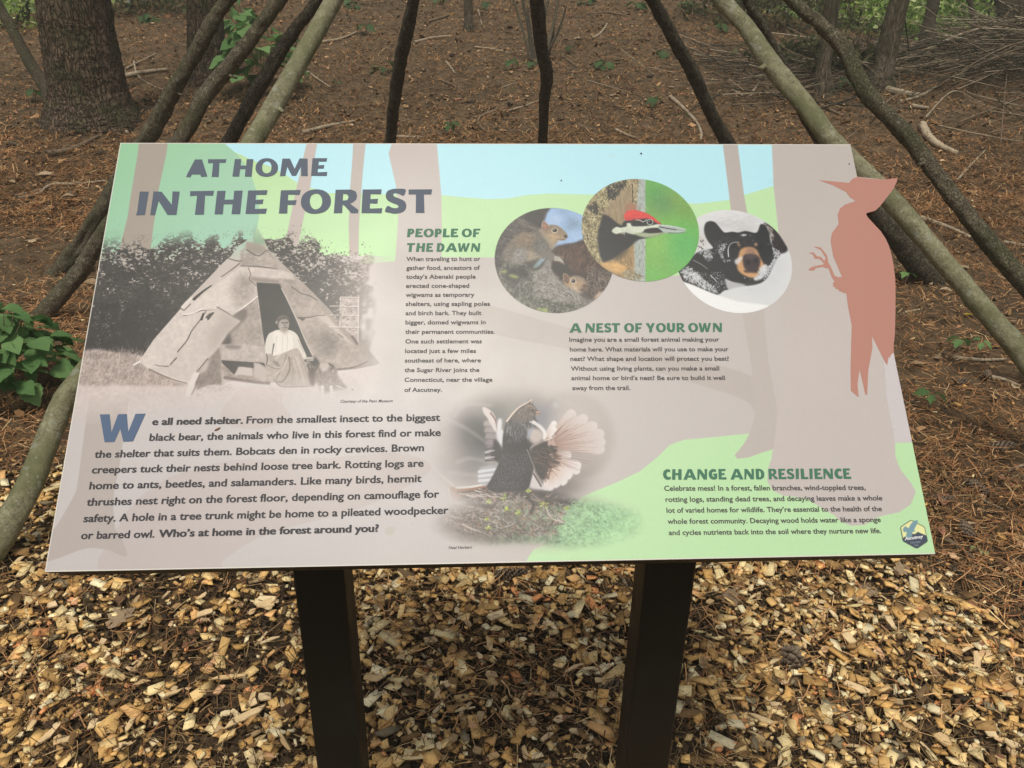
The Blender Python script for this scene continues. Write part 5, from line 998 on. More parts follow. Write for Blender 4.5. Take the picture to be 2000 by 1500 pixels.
# ---------------------------------------------------------------- fallen sticks
def stick(pts, w, mat, label, lift=.3, name='fallen_stick', group='sticks lying on the forest floor', cat='stick', seed=0, bump=.08, taper=.6):
    P, Rr = [], []; n = len(pts)
    for i, (x, y) in enumerate(pts):
        q, z = hit(x, y); r = w * z / FPX / 2 * (1 - (1 - taper) * i / max(1, n - 1))
        q = np.array(q); q[2] += r * .6 + lift * .02; P.append(q); Rr.append(r)
    o = tube_obj(name, P, Rr, mat, seg=8, rings=max(10, 6 * n), bump=bump, seed=seed); return tag(o, label, cat, group)
STICKS = [
 ([(241, 153), (285, 144), (329, 138)], 10, 1, 'short thick pale stick lying right of the massive pine'),
 ([(245, 137), (275, 121), (306, 106)], 4, 1, 'thin pale stick slanting up right of the massive pine'),
 ([(262, 122), (270, 150), (300, 170), (330, 180)], 4, 1, 'thin crooked forked twig between the massive pine and the scaly pole'),
 ([(630, 85), (665, 78), (698, 64)], 6, 1, 'bent grey stick right of the pale left pole, near the top edge'),
 ([(590, 264), (640, 250), (692, 240)], 9, 1, 'straight pale stick just above the sign, left of the crooked dark pole'),
 ([(598, 140), (620, 156), (645, 172)], 5, 1, 'thin tan stick sloping down right of the pale left pole'),
 ([(91, 305), (140, 296), (192, 270)], 12, 0, 'dark half-buried branch left of the sign corner'),
 ([(35, 390), (75, 382), (101, 364), (150, 362), (208, 356)], 7, 1, 'long pale crooked branch at the left, pointing to the sign corner'),
 ([(30, 386), (90, 372), (200, 368)], 4, 1, 'slim twig just under the long pale crooked branch'),
 ([(808, 86), (845, 76), (881, 72)], 6, 1, 'pale stick right of the top of the crooked dark pole'),
 ([(836, 44), (870, 34), (900, 20)], 5, 0, 'brown stick left of the slim grey stem'),
 ([(934, 22), (941, 50)], 4, 1, 'small upright pale stick right of the slim grey stem'),
 ([(926, 94), (960, 97), (996, 105)], 4, 1, 'thin straight tan twig left of the bare shrub'),
 ([(1156, 77), (1172, 68), (1186, 48)], 6, 1, 'short tan stick right of the bare shrub'),
 ([(1148, 30), (1190, 26), (1240, 36)], 4, 0, 'long thin twig at the top edge right of the bare shrub'),
 ([(1100, 112), (1126, 132)], 4, 0, 'brown twig below the bare shrub'),
 ([(1116, 152), (1129, 127)], 4, 1, 'short tan twig near the maple seedling patch'),
 ([(872, 124), (880, 133), (888, 145)], 5, 1, 'stubby pale twig in the middle of the slope'),
 ([(864, 160), (885, 168), (905, 181)], 4, 0, 'brown curved twig left of the central pole'),
 ([(978, 174), (1000, 166), (1022, 162)], 3, 1, 'slim twig left of the upright blackish pole, higher one'),
 ([(990, 220), (1022, 210), (1052, 198)], 5, 1, 'straight tan twig touching the upright blackish pole'),
 ([(972, 216), (937, 232), (940, 252), (976, 272)], 6, 0, 'hooked brown twig just above the sign edge'),
 ([(774, 270), (828, 271)], 6, 1, 'pale stick lying along the sign edge beside the crooked dark pole'),
 ([(1308, 192), (1332, 212), (1358, 240), (1369, 262), (1368, 276)], 8, 1, 'thick bent grey stick left of the dark brown slanting pole'),
 ([(1202, 256), (1225, 266), (1246, 273)], 6, 1, 'pale curved stick above the sign edge'),
 ([(1464, 192), (1474, 176), (1490, 154)], 6, 1, 'tan stick standing on end near the smooth right pole'),
 ([(1430, 178), (1452, 190)], 5, 1, 'small tan twig left of the smooth right pole'),
 ([(1601, 207), (1622, 218), (1647, 228)], 7, 0, 'dark twig between the two big right poles'),
 ([(1713, 176), (1757, 186), (1800, 192)], 17, 1, 'thick short log at the foot of the leaning trunk'),
 ([(1780, 211), (1814, 214)], 9, 1, 'short tan stick below the short log'),
 ([(1800, 250), (1812, 272), (1836, 290), (1868, 304)], 17, 2, 'curved peeled pale branch right of the flaky pole'),
 ([(1755, 202), (1797, 190), (1835, 168), (1891, 140), (1930, 116), (1958, 101), (1972, 72)], 6, 1, 'long wavy pale branch in front of the brush pile'),
 ([(1867, 357), (1902, 318), (1926, 294)], 5, 1, 'thin forked grey twig right of the flaky pole'),
 ([(1797, 430), (1850, 447), (1903, 471)], 10, 1, 'straight branch passing between the two big right poles'),
 ([(1960, 477), (2015, 484)], 8, 1, 'stick end at the right edge under the flaky pole'),
 ([(1863, 703), (1915, 707), (1963, 705)], 9, 1, 'straight light stick right of the bird silhouette tail'),
 ([(1765, 614), (1795, 607)], 6, 2, 'small pale stick beside the bird silhouette'),
 ([(1933, 740), (1962, 746), (1993, 758)], 8, 1, 'brown stick among cones at the right edge'),
 ([(1770, 790), (1796, 788)], 5, 2, 'tiny pale stick beside the right sign edge'),
 ([(1966, 924), (2000, 911)], 7, 1, 'short light stick at the right edge, halfway down'),
 ([(1915, 979), (1957, 998)], 5, 1, 'thin stick below the upper cones at the right'),
 ([(1845, 1058), (1872, 1076), (1902, 1096)], 12, 0, 'brown branch running from the lower right sign corner'),
 ([(1825, 1102), (1895, 1137), (1955, 1183), (2000, 1215)], 13, 3, 'dark branch at the border of chips and needles, lower right'),
 ([(1604, 1277), (1625, 1340), (1601, 1410), (1545, 1431), (1482, 1421)], 4, 0, 'thin looping root on the chips right of the right post'),
 ([(1321, 1414), (1350, 1360), (1387, 1320)], 6, 0, 'brown twig standing beside the right post foot'),
 ([(1196, 1099), (1212, 1130), (1232, 1158)], 9, 1, 'grey stick against the left side of the right post'),
 ([(701, 1248), (745, 1244), (784, 1237)], 10, 3, 'dark twig end at the right side of the left post'),
 ([(1226, 1199), (1187, 1241), (1145, 1288), (1098, 1296)], 6, 0, 'curved greyish root on the chips left of the right post'),
 ([(1009, 1326), (1073, 1377), (1136, 1428), (1196, 1481)], 10, 0, 'long brown branch on the chips running down to the right post'),
 ([(877, 1390), (879, 1446)], 6, 3, 'short dark twig in the middle of the chips'),
 ([(1893, 1077), (1910, 1083), (1929, 1087)], 14, 4, 'stubby green mossy stick just right of the lower right sign corner'),
 ([(200, 262), (222, 240), (250, 262)], 9, 1, 'pale twisted root at the foot of the massive pine'),
 ([(300, 1165), (340, 1140), (372, 1128)], 7, 3, 'dark twig in the chips below the sign, left part'),
 ([(505, 1250), (520, 1228), (528, 1205)], 8, 3, 'dark bark twig left of the left post'),
 ([(1480, 1150), (1530, 1190), (1600, 1215)], 5, 0, 'faint brown twig on the chips right of the right post, near the sign'),
 ([(1330, 1238), (1400, 1225), (1440, 1200)], 4, 0, 'slim twig pointing away from the right post'),
]
B_peeled = bark_material('peeled_wood', (.2, .15, .095), (.34, .27, .18), (.46, .38, .27), None, (1, 1, .3), 20, .0, .002)
B_green = bark_material('green_stick', (.12, .13, .05), (.24, .26, .1), (.36, .38, .17), None, (1, 1, .5), 20, .0, .002)
for i, (p, w, m, lab) in enumerate(STICKS): stick(p, w, (B_twig, B_stick, B_peeled, B_dark, B_green)[m], lab, seed=i + 100)

# brush pile at the upper right
q, z = hit(1860, 150); bp = empty('brush_pile', q); tag(bp, 'tangled pile of dead branches on an earth mound at the upper right', 'brush pile')
_rg = np.random.default_rng(55); _n = 3200
_x = np.where(_rg.random(_n) < .72, _rg.normal(7.0, 1.7, _n), _rg.uniform(2.8, 6.5, _n)); _y = np.where(_x > 5, _rg.normal(8.9, .8, _n), _rg.normal(9.8, .6, _n)); _a = _rg.normal(0, .7, _n); _l = _rg.uniform(.15, .8, _n); _h = _rg.random(_n) * .62 * np.exp(-((_x - 7) / 2.2) ** 2) + .04; _e = _rg.normal(0, .25, _n); _w = _rg.uniform(.002, .0075, _n) * _rg.random(_n) ** .5
_d = np.stack([np.cos(_a) * _l, np.sin(_a) * _l, _e * _l], 1); _c = np.stack([_x, _y, H(_x, _y) + _h], 1) - q; _u = np.cross(_d, (0, 0, 1.0)); _u /= np.linalg.norm(_u, axis=1)[:, None]; _v = np.cross(_u, _d); _v /= np.linalg.norm(_v, axis=1)[:, None]
_V = np.stack([_c - _d + _u * _w[:, None], _c - _d - _u * _w[:, None], _c - _d + _v * _w[:, None] * 1.7, _c + _d + _u * _w[:, None] * .4, _c + _d - _u * _w[:, None] * .4, _c + _d + _v * _w[:, None] * .7], 1).reshape(-1, 3)
_Fq = np.array([[0, 1, 4, 3], [1, 2, 5, 4], [2, 0, 3, 5]]); _Fq = (_Fq[None] + (np.arange(_n) * 6)[:, None, None]).reshape(-1, 4)
_tm = np_mesh('twig_tangle', _V, _Fq); [_tm.materials.append(m_) for m_ in (B_dark, B_twig, B_stick)]; _tm.polygons.foreach_set('material_index', np.repeat(_rg.choice(3, _n, p=(.5, .32, .18)), 3).astype(np.int32))
tag(link('twig_tangle', _tm, [], bp), 'fine dead twigs tangled through the pile', kind='stuff')
for k in range(290):
    x = R.gauss(6.9, 1.5); y = R.gauss(8.9, .8)
    if k % 5 == 0: x = R.uniform(3.0, 6); y = R.gauss(9.6, .6); a = R.gauss(0, .5) + (math.pi if R.random() < .5 else 0); l = R.uniform(.5, 2.4)
    x0, y0 = x - math.cos(a) * l / 2, y - math.sin(a) * l / 2; x1, y1 = x + math.cos(a) * l / 2, y + math.sin(a) * l / 2
    up = R.uniform(.03, .62) * math.exp(-((x - 6.7) / 2.2) ** 2); r = R.choice((.004, .005, .007, .009, .012, .018)); mx_, my_ = x + R.gauss(0, .1), y + R.gauss(0, .1)
    P = [np.array((x0, y0, float(H(x0, y0)) + .02 + R.random() * .12)), np.array((mx_, my_, float(H(mx_, my_)) + up)), np.array((x1, y1, float(H(x1, y1)) + .02 + R.random() * .2))]
    link('branch', tube_mesh('branch', [p - q for p in P], [r, r * .8, r * .4], seg=6, rings=12, bump=.1, seed=k), [(B_dark, B_stick, B_dark, B_dark, B_twig, B_dark, B_twig, B_twig)[k % 8]], bp)
# ---------------------------------------------------------------- the sign
PRINT, CIRCLES = paint_all()
img = bpy.data.images.new('sign_print', CW, CH, alpha=False)
_px = np.ones((CH, CW, 4), np.float32); _px[..., :3] = (PRINT / 255.0)[::-1]
img.pixels.foreach_set(_px.ravel()); img.update(); img.pack()
WHITE = .80
t = NT('printed_laminate'); ti = t.n('ShaderNodeTexImage'); ti.image = img; ti.interpolation = 'Cubic'; ti.extension = 'EXTEND'
c = t.mix(1.0, ti.outputs[0], (WHITE, WHITE, WHITE), 'MULTIPLY')
t.bump(t.noise(900, 2, .5, t.coords()), .00004, .5)
M_print = t.set(c, t.ramp(t.noise(5, 4, .6, t.coords()), [(.3, (.32,) * 3), (.7, (.45,) * 3)]), .4)
M_edge = flat_material('laminate_edge', (.05, .036, .022), .6, .3)
t = NT('black_powder_coat'); sm = t.noise(14, 4, .6, t.coords())
t.bump(t.noise(700, 2, .5, t.coords()), .0002, .4); M_post = t.set(t.ramp(sm, [(.3, (.005, .0045, .0035)), (.8, (.01, .009, .007))]), t.ramp(sm, [(.3, (.45,) * 3), (.75, (.62,) * 3)]), .35)
M_frame = flat_material('dark_frame', (.02, .015, .01), .6, .3)
def SP(u, v, w=0.0):
    """point on the sign: u right, v down, w above the face"""
    return P_TL + P_U * u + P_V * v + P_N * w
sign = empty('interpretive_sign', (float(SP(PANEL_W / 2, PANEL_H)[0]), .96, 0)); SO = np.array(sign.location)
tag(sign, 'tilted illustrated nature trail sign panel on two black square posts', 'sign')
def face_mesh(name, outline, w, thick=None):
    bm = bmesh.new(); uvl = bm.loops.layers.uv.new('UVMap'); n = len(outline)
    top = [bm.verts.new(SP(u, v, w) - SO) for u, v in outline]; f = bm.faces.new(top)
    f.normal_update()
    if np.array(f.normal) @ P_N < 0: f.normal_flip()
    f.material_index = 0
    if thick:
        bot = [bm.verts.new(SP(u, v, w - thick) - SO) for u, v in outline]
        for i in range(n):
            j = (i + 1) % n; q = bm.faces.new((top[i], bot[i], bot[j], top[j])); q.material_index = 1
        b = bm.faces.new(bot[::-1]); b.material_index = 1
    for fc in bm.faces:
        for lp in fc.loops:
            d = np.array(lp.vert.co) + SO - P_TL; lp[uvl].uv = ((d @ P_U) * SC / CW, 1 - (d @ P_V) * SC / CH)
    if thick: bmesh.ops.recalc_face_normals(bm, faces=[fc for fc in bm.faces if fc.material_index == 1])
    bmesh.ops.triangulate(bm, faces=[fc for fc in bm.faces if len(fc.verts) > 4])
    me = bpy.data.meshes.new(name); bm.to_mesh(me); bm.free(); return me
view(1550, 320, 3.0)
bird_r = [(530, 92), (570, 88), (609, 82), (604, 105), (586, 145), (540, 205), (505, 250), (478, 275), (445, 284), (428, 288), (425, 298), (436, 316), (470, 352), (510, 395), (540, 440), (560, 485), (575, 540), (586, 600), (595, 670), (597, 780), (596, 900), (593, 1000), (587, 1050), (585, 1090)]
def up(pts, ox, oy, s): return [tuple(x) for x in to_panel_arr(np.asarray(pts, float) / s + np.array((ox, oy)))]
BR = up(bird_r, 1550, 320, 3.0)
edge_u = PANEL_W
start = up([(378, 75)], 1550, 320, 3.0)[0]
outline = [(0, 0), (edge_u, 0), (edge_u, start[1])] + [p for p in BR] + [(edge_u, BR[-1][1] + .012), (edge_u, PANEL_H), (0, PANEL_H)]
me = face_mesh('panel', outline, 0.0, .0127); panel = link('panel', me, [M_print, M_edge], sign)
def decal(name, outline, w, label=None, mat=None):
    o = link(name, face_mesh(name, outline, w), [mat or M_print], panel); 
    if label: o['label'] = label
    return o
decal('photo_print', CIRCLES['squirrel'], .0002, 'round photo of two grey squirrels in a hollow stump')
decal('photo_print', CIRCLES['bear'], .0002, 'round photo of a black bear face in snow')
decal('photo_print', CIRCLES['woodpecker'], .0004, 'round photo of a red-crested woodpecker at its hole')
sil = up([(148, 96), (325, 112), (345, 88), (378, 77), (450, 88)], 1550, 320, 3.0) + BR + up([(583, 1108), (570, 1118), (565, 1135), (557, 1130), (547, 1180), (530, 1150), (459, 1008), (461, 1080), (437, 1210), (430, 1355), (420, 1350), (400, 1260), (386, 1204), (374, 1290), (380, 1367), (336, 1330), (334, 1200), (341, 945), (318, 830), (310, 762), (282, 746), (246, 722), (228, 704), (240, 690), (222, 660), (205, 612), (170, 603), (130, 610), (120, 625), (86, 624), (100, 608), (125, 600), (178, 590), (172, 574), (150, 556), (124, 556), (112, 530), (88, 521), (118, 520), (136, 542), (160, 545), (180, 570), (188, 552), (160, 505), (116, 484), (158, 490), (195, 535), (203, 578), (214, 596), (240, 655), (258, 664), (284, 664), (258, 600), (232, 540), (217, 450), (226, 405), (265, 352), (258, 300), (272, 262), (300, 240), (364, 218), (330, 195), (308, 165), (230, 125)], 1550, 320, 3.0)
M_bird = flat_material('rust_ink', tuple(lin((196, 140, 124)) * WHITE), .5, .3)
decal('bird_silhouette', sil, .0002, 'rust coloured woodpecker silhouette cut out along the right edge', M_bird)
hexa = up([(305, 520), (330, 470), (620, 275), (680, 265), (700, 272), (780, 275), (850, 256), (880, 300), (872, 375), (1080, 470), (1110, 520), (1200, 930), (1180, 975), (880, 1180), (800, 1180), (400, 960), (380, 920)], 1740, 1000, 16.67)
decal('emblem', hexa, .0002, 'small hexagonal badge with a flying bird over a mountain')
# lettering ----------------------------------------------------
def ink(name, c): return flat_material(name, tuple(lin(c) * .85), .5, .3)
I_slate = ink('slate_ink', (86, 96, 112)); I_blue = ink('blue_ink', (84, 104, 134)); I_green = ink('green_ink', (72, 124, 98)); I_dark = ink('dark_ink', (58, 56, 60)); I_grey = ink('grey_ink', (82, 78, 78)); I_white = ink('white_ink', (240, 240, 240)); I_pale = ink('pale_ink', (150, 160, 172))
def poly_text(name, polys, mat, w=.0004):
    """polys: list of outlines in sign coordinates"""
    bm = bmesh.new()
    for P in polys:
        f = bm.faces.new([bm.verts.new(SP(u, v, w) - SO) for u, v in P]); f.normal_update()
        if np.array(f.normal) @ P_N < 0: f.normal_flip()
    bmesh.ops.triangulate(bm, faces=bm.faces[:]); me = bpy.data.meshes.new(name); bm.to_mesh(me); bm.free()
    return link(name, me, [mat], panel)
def ring(o, i):
    """bridge an outline with a counter (hole) into one polygon"""
    o = spl(o, 5).tolist(); i = spl(i, 5).tolist()[::-1]
    k = min(range(len(i)), key=lambda j: (i[j][0] - o[0][0]) ** 2 + (i[j][1] - o[0][1]) ** 2)
    return o + [o[0]] + i[k:] + i[:k + 1]
z1 = (250, 300, 5.0); z2 = (500, 300, 5.0)
T1 = [  # letters traced as flared strokes
 ('A', [(655, 58), (724, 58), (776, 224), (716, 230), (706, 205), (625, 205), (610, 232), (568, 230), (575, 210)], None),
 ('T', [(782, 56), (962, 56), (952, 92), (894, 90), (886, 228), (818, 228), (832, 92), (784, 96)], None),
 ('H', [(1044, 55), (1106, 55), (1100, 118), (1154, 118), (1160, 55), (1225, 55), (1208, 226), (1142, 226), (1148, 152), (1096, 152), (1086, 226), (1020, 224)], None),
 ('M', [(1508, 50), (1582, 50), (1628, 150), (1676, 48), (1754, 50), (1756, 220), (1692, 220), (1688, 130), (1642, 218), (1600, 218), (1556, 130), (1536, 220), (1484, 222)], None),
 ('E', [(1802, 46), (1946, 46), (1938, 80), (1864, 80), (1860, 116), (1918, 112), (1912, 148), (1856, 148), (1852, 184), (1946, 180), (1942, 220), (1788, 218)], None),
 ('I', [(116, 372), (204, 372), (166, 600), (80, 604), (92, 560)], None),
 ('N', [(250, 370), (330, 374), (428, 500), (436, 370), (506, 372), (474, 600), (386, 600), (300, 464), (264, 602), (218, 602)], None),
 ('T', [(608, 368), (842, 364), (830, 412), (754, 410), (742, 596), (654, 598), (676, 410), (606, 416)], None),
 ('H', [(872, 366), (954, 364), (944, 452), (1030, 450), (1038, 364), (1120, 362), (1096, 592), (1012, 592), (1022, 496), (936, 496), (926, 594), (846, 594)], None),
 ('E', [(1174, 362), (1364, 358), (1354, 404), (1250, 404), (1246, 454), (1324, 448), (1316, 494), (1242, 494), (1240, 542), (1358, 538), (1346, 588), (1148, 590)], None),
 ('F', [(1494, 360), (1688, 356), (1676, 404), (1566, 402), (1562, 458), (1648, 456), (1636, 502), (1560, 502), (1556, 586), (1474, 586)], None)]
T2 = [
 ('R', [(778, 354), (930, 352), (975, 372), (988, 410), (978, 450), (948, 476), (918, 490), (1000, 550), (996, 582), (932, 584), (870, 515), (846, 500), (842, 582), (760, 584)], [(852, 396), (890, 398), (906, 425), (892, 455), (848, 460)]),
 ('E', [(1042, 352), (1228, 350), (1222, 398), (1120, 398), (1118, 446), (1192, 442), (1186, 490), (1114, 488), (1112, 538), (1234, 534), (1226, 584), (1030, 582)], None),
 ('S', [(1462, 352), (1442, 412), (1400, 396), (1365, 388), (1342, 396), (1350, 420), (1400, 440), (1450, 466), (1468, 506), (1456, 552), (1410, 580), (1350, 588), (1300, 578), (1260, 566), (1284, 512), (1330, 530), (1370, 534), (1392, 524), (1384, 504), (1330, 482), (1285, 456), (1268, 420), (1280, 372), (1330, 348), (1390, 344)], None),
 ('T', [(1490, 352), (1720, 350), (1712, 400), (1640, 400), (1646, 580), (1560, 580), (1562, 400), (1490, 400)], None)]
P_ = []
for zz, LS in ((z1, T1), (z2, T2)):
    for nm, o, h in LS:
        if nm == 'S': P_.append(up(spl(o, 3), *zz))
        elif h: P_.append(up(o[:1] + o[1:] + [o[0]] + [h[0]] + h[::-1], *zz))
        else: P_.append(up(o, *zz))
P_.append(up(ring([(1360, 46), (1420, 62), (1462, 110), (1460, 170), (1420, 212), (1352, 228), (1290, 214), (1250, 170), (1252, 110), (1296, 60)], [(1358, 76), (1390, 92), (1402, 130), (1392, 176), (1355, 194), (1322, 180), (1310, 140), (1322, 94)]), *z1))
P_.append(up(ring([(1850, 350), (1930, 372), (1978, 430), (1974, 510), (1920, 568), (1820, 590), (1740, 568), (1692, 505), (1700, 420), (1760, 366)], [(1842, 392), (1880, 412), (1898, 465), (1882, 520), (1836, 546), (1796, 528), (1776, 470), (1792, 412)]), *z1))
for k_, P1 in enumerate(P_): poly_text('title_letter', [P1], I_slate)
Wp = up([(260, 73), (307, 72), (316, 158), (348, 72), (390, 71), (397, 156), (432, 70), (481, 69), (420, 203), (373, 205), (358, 142), (330, 206), (283, 207)], 90, 780, 2.469)
o = poly_text('initial_letter', [Wp], I_blue); o['label'] = 'large slate blue initial W'
def text_block(name, lines, mat, label, w=.0004):
    """lines: (text, x0, y0, x1, y1, cap_px, bold, slant) with the baseline given by its two ends in the photograph"""
    Vs, Fs, off = [], [], 0
    for txt, x0, y0, x1, y1, cap, bold, slant in lines:
        cu = bpy.data.curves.new('t', 'FONT'); cu.body = txt; cu.size = 1.0; cu.resolution_u = 3; cu.offset = min(bold, .016); cu.shear = slant
        ob = bpy.data.objects.new('t', cu); me = ob.to_mesh(); n = len(me.vertices)
        co = np.empty(n * 3, np.float32); me.vertices.foreach_get('co', co); co = co.reshape(-1, 3)
        polys = [tuple(p.vertices) for p in me.polygons]
        lo, hi = co[:, 0].min(), co[:, 0].max(); a, b = to_panel_arr([(x0, y0), (x1, y1)])
        c0, c1 = to_panel_arr([((x0 + x1) / 2, (y0 + y1) / 2 - cap), ((x0 + x1) / 2, (y0 + y1) / 2)])
        L_ = b - a; sx = 1 / (hi - lo); capm = np.linalg.norm(c1 - c0); sy = capm / .729
        nv = np.array((L_[1], -L_[0])) / np.linalg.norm(L_)
        uv = a + (co[:, :1] - lo) * sx * L_ + co[:, 1:2] * sy * nv
        sh_ = max(0.0, bold - .016) * sx
        for k_ in ((-1, 1) if sh_ > 0 else (0,)):
            uv2 = uv + L_ * sh_ * k_
            Vs.append(P_TL + uv2[:, :1] * P_U + uv2[:, 1:] * P_V + P_N * (w + .00004 * k_) - SO); Fs += [tuple(i + off for i in f) for f in polys]; off += n
        ob.to_mesh_clear(); bpy.data.objects.remove(ob); bpy.data.curves.remove(cu)
    me = bpy.data.meshes.new(name); me.from_pydata(np.concatenate(Vs).tolist(), [], Fs); me.update()
    o = link(name, me, [mat], panel); o['label'] = label; return o
def zl(txt, x0, y0, x1, y1, o, cap, bold=0.0, slant=0.0): return (txt, x0 / o[2] + o[0], y0 / o[2] + o[1], x1 / o[2] + o[0], y1 / o[2] + o[1], cap, bold, slant)
zp = (770, 430, 4.165)
def unit(P):
    P = np.asarray(P, float); h = P[:, 1].max() - P[:, 1].min(); return (P - (P[:, 0].min(), P[:, 1].max())) / h
GL = {}
for LS in (T1, T2):
    for nm, o, h in LS:
        if nm in GL: continue
        if nm == 'S': GL[nm] = unit(spl(o, 3))
        elif h: GL[nm] = unit(list(o) + [o[0], h[0]] + h[::-1])
        else: GL[nm] = unit(o)
GL['O'] = unit(ring([(1850, 350), (1930, 372), (1978, 430), (1974, 510), (1920, 568), (1820, 590), (1740, 568), (1692, 505), (1700, 420), (1760, 366)], [(1842, 392), (1880, 412), (1898, 465), (1882, 520), (1836, 546), (1796, 528), (1776, 470), (1792, 412)]))
GL['A'] = unit([(62, 0), (106, 0), (150, 99), (108, 100), (100, 80), (52, 80), (42, 100), (0, 100), (62, 0), (78, 26), (62, 60), (92, 60), (78, 26)])
GL['P'] = unit([(6, 0), (60, -1), (84, 12), (88, 34), (78, 56), (52, 66), (40, 66), (37, 100), (0, 101), (6, 0), (43, 20), (41, 46), (50, 46), (56, 34), (52, 22), (43, 20)])
GL['D'] = unit([(8, 0), (62, 0), (96, 18), (104, 48), (94, 82), (58, 100), (0, 100), (8, 0), (44, 20), (38, 79), (56, 78), (66, 50), (60, 24), (44, 20)])
GL['L'] = unit([(8, 0), (46, 0), (42, 80), (86, 78), (82, 100), (0, 100)])
GL['W'] = unit([(0, 0), (34, -1), (42, 60), (66, 0), (96, 0), (102, 60), (128, -1), (160, -1), (116, 99), (82, 100), (72, 52), (52, 100), (16, 101)])
GL['U'] = unit([(6, 0), (44, 0), (40, 62), (48, 76), (60, 76), (70, 62), (74, 0), (110, 0), (104, 66), (86, 96), (52, 103), (16, 94), (0, 66)])
GL['Y'] = unit([(0, 0), (40, -1), (56, 36), (78, 0), (114, 0), (74, 62), (70, 100), (34, 100), (38, 62)])
GL['G'] = unit([(96, 6), (90, 30), (66, 24), (46, 32), (40, 54), (50, 74), (66, 76), (68, 62), (54, 62), (56, 44), (104, 42), (98, 92), (70, 102), (36, 100), (8, 82), (0, 50), (12, 18), (44, 0), (74, -1)])
GL['C'] = unit([(92, 6), (86, 30), (64, 24), (48, 34), (42, 54), (52, 72), (70, 76), (90, 70), (92, 92), (66, 102), (32, 98), (8, 80), (0, 50), (12, 18), (42, 0), (70, -1)])
def heading(lines, label):
    polys = []
    for txt, x0, y0, x1, y1, cap in lines:
        x = 0; items = []
        for ch in txt:
            if ch == ' ': x += .34; continue
            g = GL[ch]; items.append((g, x)); x += g[:, 0].max() + .095
        W_ = x - .095; a, b = to_panel_arr([(x0, y0), (x1, y1)]); c0, c1 = to_panel_arr([((x0 + x1) / 2, (y0 + y1) / 2 - cap), ((x0 + x1) / 2, (y0 + y1) / 2)]); L_ = b - a; nv = np.array((L_[1], -L_[0])) / np.linalg.norm(L_); capm = np.linalg.norm(c1 - c0)
        for g, x_ in items: polys.append(a + ((g[:, :1] + x_) / W_) * L_ - g[:, 1:] * capm * nv)
    o = poly_text('heading_lettering', polys, I_green); o['label'] = label
heading([('PEOPLE OF', 795, 463.3, 938.5, 463.3, 16.5), ('THE DAWN', 794.7, 491.9, 938.5, 491.9, 16.8)], 'green heading PEOPLE OF THE DAWN')
heading([('A NEST OF YOUR OWN', 1112, 649.8, 1412, 648.8, 18)], 'green heading A NEST OF YOUR OWN')
heading([('CHANGE AND RESILIENCE', 1295.4, 937.3, 1663, 935.5, 20.5)], 'green heading CHANGE AND RESILIENCE')
Lp = [('When traveling to hunt or', 98, 700, 333), ('gather food, ancestors of', 98, 697, 405), ('today\u2019s Abenaki people', 97, 662, 477), ('erected cone-shaped', 95, 610, 551), ('wigwams as temporary', 94, 652, 624), ('shelters, using sapling poles', 93, 779, 698), ('and birch bark. They built', 92, 710, 773), ('bigger, domed wigwams in', 91, 744, 848), ('their permanent communities.', 90, 818, 925), ('One such settlement was', 90, 712, 1003), ('located just a few miles', 88, 665, 1081), ('southeast of here, where', 86, 705, 1158), ('the Sugar River joins the', 84, 693, 1236), ('Connecticut, near the village', 83, 799, 1315), ('of Ascutney.', 82, 388, 1397)]
text_block('body_lettering', [zl(t_, a, y, b, y - 1.5, zp, 8.4, .02) for t_, a, b, y in Lp], I_grey, 'grey paragraph under PEOPLE OF THE DAWN')
text_block('body_lettering', [(t_, a, y, b, y - .5, 8.7, .02, 0) for t_, a, b, y in (('Imagine you are a small forest animal making your', 1112, 1405, 667.5), ('home here. What materials will you use to make your', 1113, 1423, 686.5), ('nest? What shape and location will protect you best?', 1114, 1424, 705), ('Without using living plants, can you make a small', 1115, 1405, 724), ('animal home or bird\u2019s nest? Be sure to build it well', 1116, 1416, 742.5), ('away from the trail.', 1118, 1231, 762))], I_grey, 'grey paragraph under A NEST OF YOUR OWN')
zc = (1260, 820, 3.333)
text_block('body_lettering', [zl(t_, a, y, b, y2, zc, 10.2, .02) for t_, a, b, y, y2 in (('Celebrate mess! In a forest, fallen branches, wind-toppled trees,', 125, 1436, 462, 456), ('rotting logs, standing dead trees, and decaying leaves make a whole', 133, 1545, 534, 524), ('lot of varied homes for wildlife. They\u2019re essential to the health of the', 140, 1542, 605, 594), ('whole forest community. Decaying wood holds water like a sponge', 147, 1535, 677, 665), ('and cycles nutrients back into the soil where they nurture new life.', 155, 1537, 750, 737))], I_grey, 'grey paragraph under CHANGE AND RESILIENCE')
zw = (90, 780, 2.469)
text_block('intro_lettering', [zl('e all need shelter.', 512, 124, 948, 117, zw, 14.2, .045), zl('From the smallest insect to the biggest', 966, 116, 1900, 103, zw, 14.3, .03), zl('black bear, the animals who live in this forest find or make', 498, 200, 1903, 176, zw, 14.4, .03), zl('the shelter that suits them. Bobcats den in rocky crevices. Brown', 233, 282, 1822, 249, zw, 14.6, .03), zl('creepers tuck their nests behind loose tree bark. Rotting logs are', 220, 357, 1820, 324, zw, 14.8, .03), zl('home to ants, beetles, and salamanders. Like many birds, hermit', 208, 434, 1810, 398, zw, 15.1, .03), zl('thrushes nest right on the forest floor, depending on camouflage for', 195, 513, 1895, 473, zw, 15.2, .03), zl('safety. A hole in a tree trunk might be home to a pileated woodpecker', 180, 592, 1940, 551, zw, 15.3, .03), zl('or barred owl.', 168, 674, 522, 666, zw, 15.4, .03), zl('Who\u2019s at home in the forest around you?', 543, 665, 1603, 638, zw, 15.2, .045)], I_dark, 'bold dark introduction beginning after the large W')
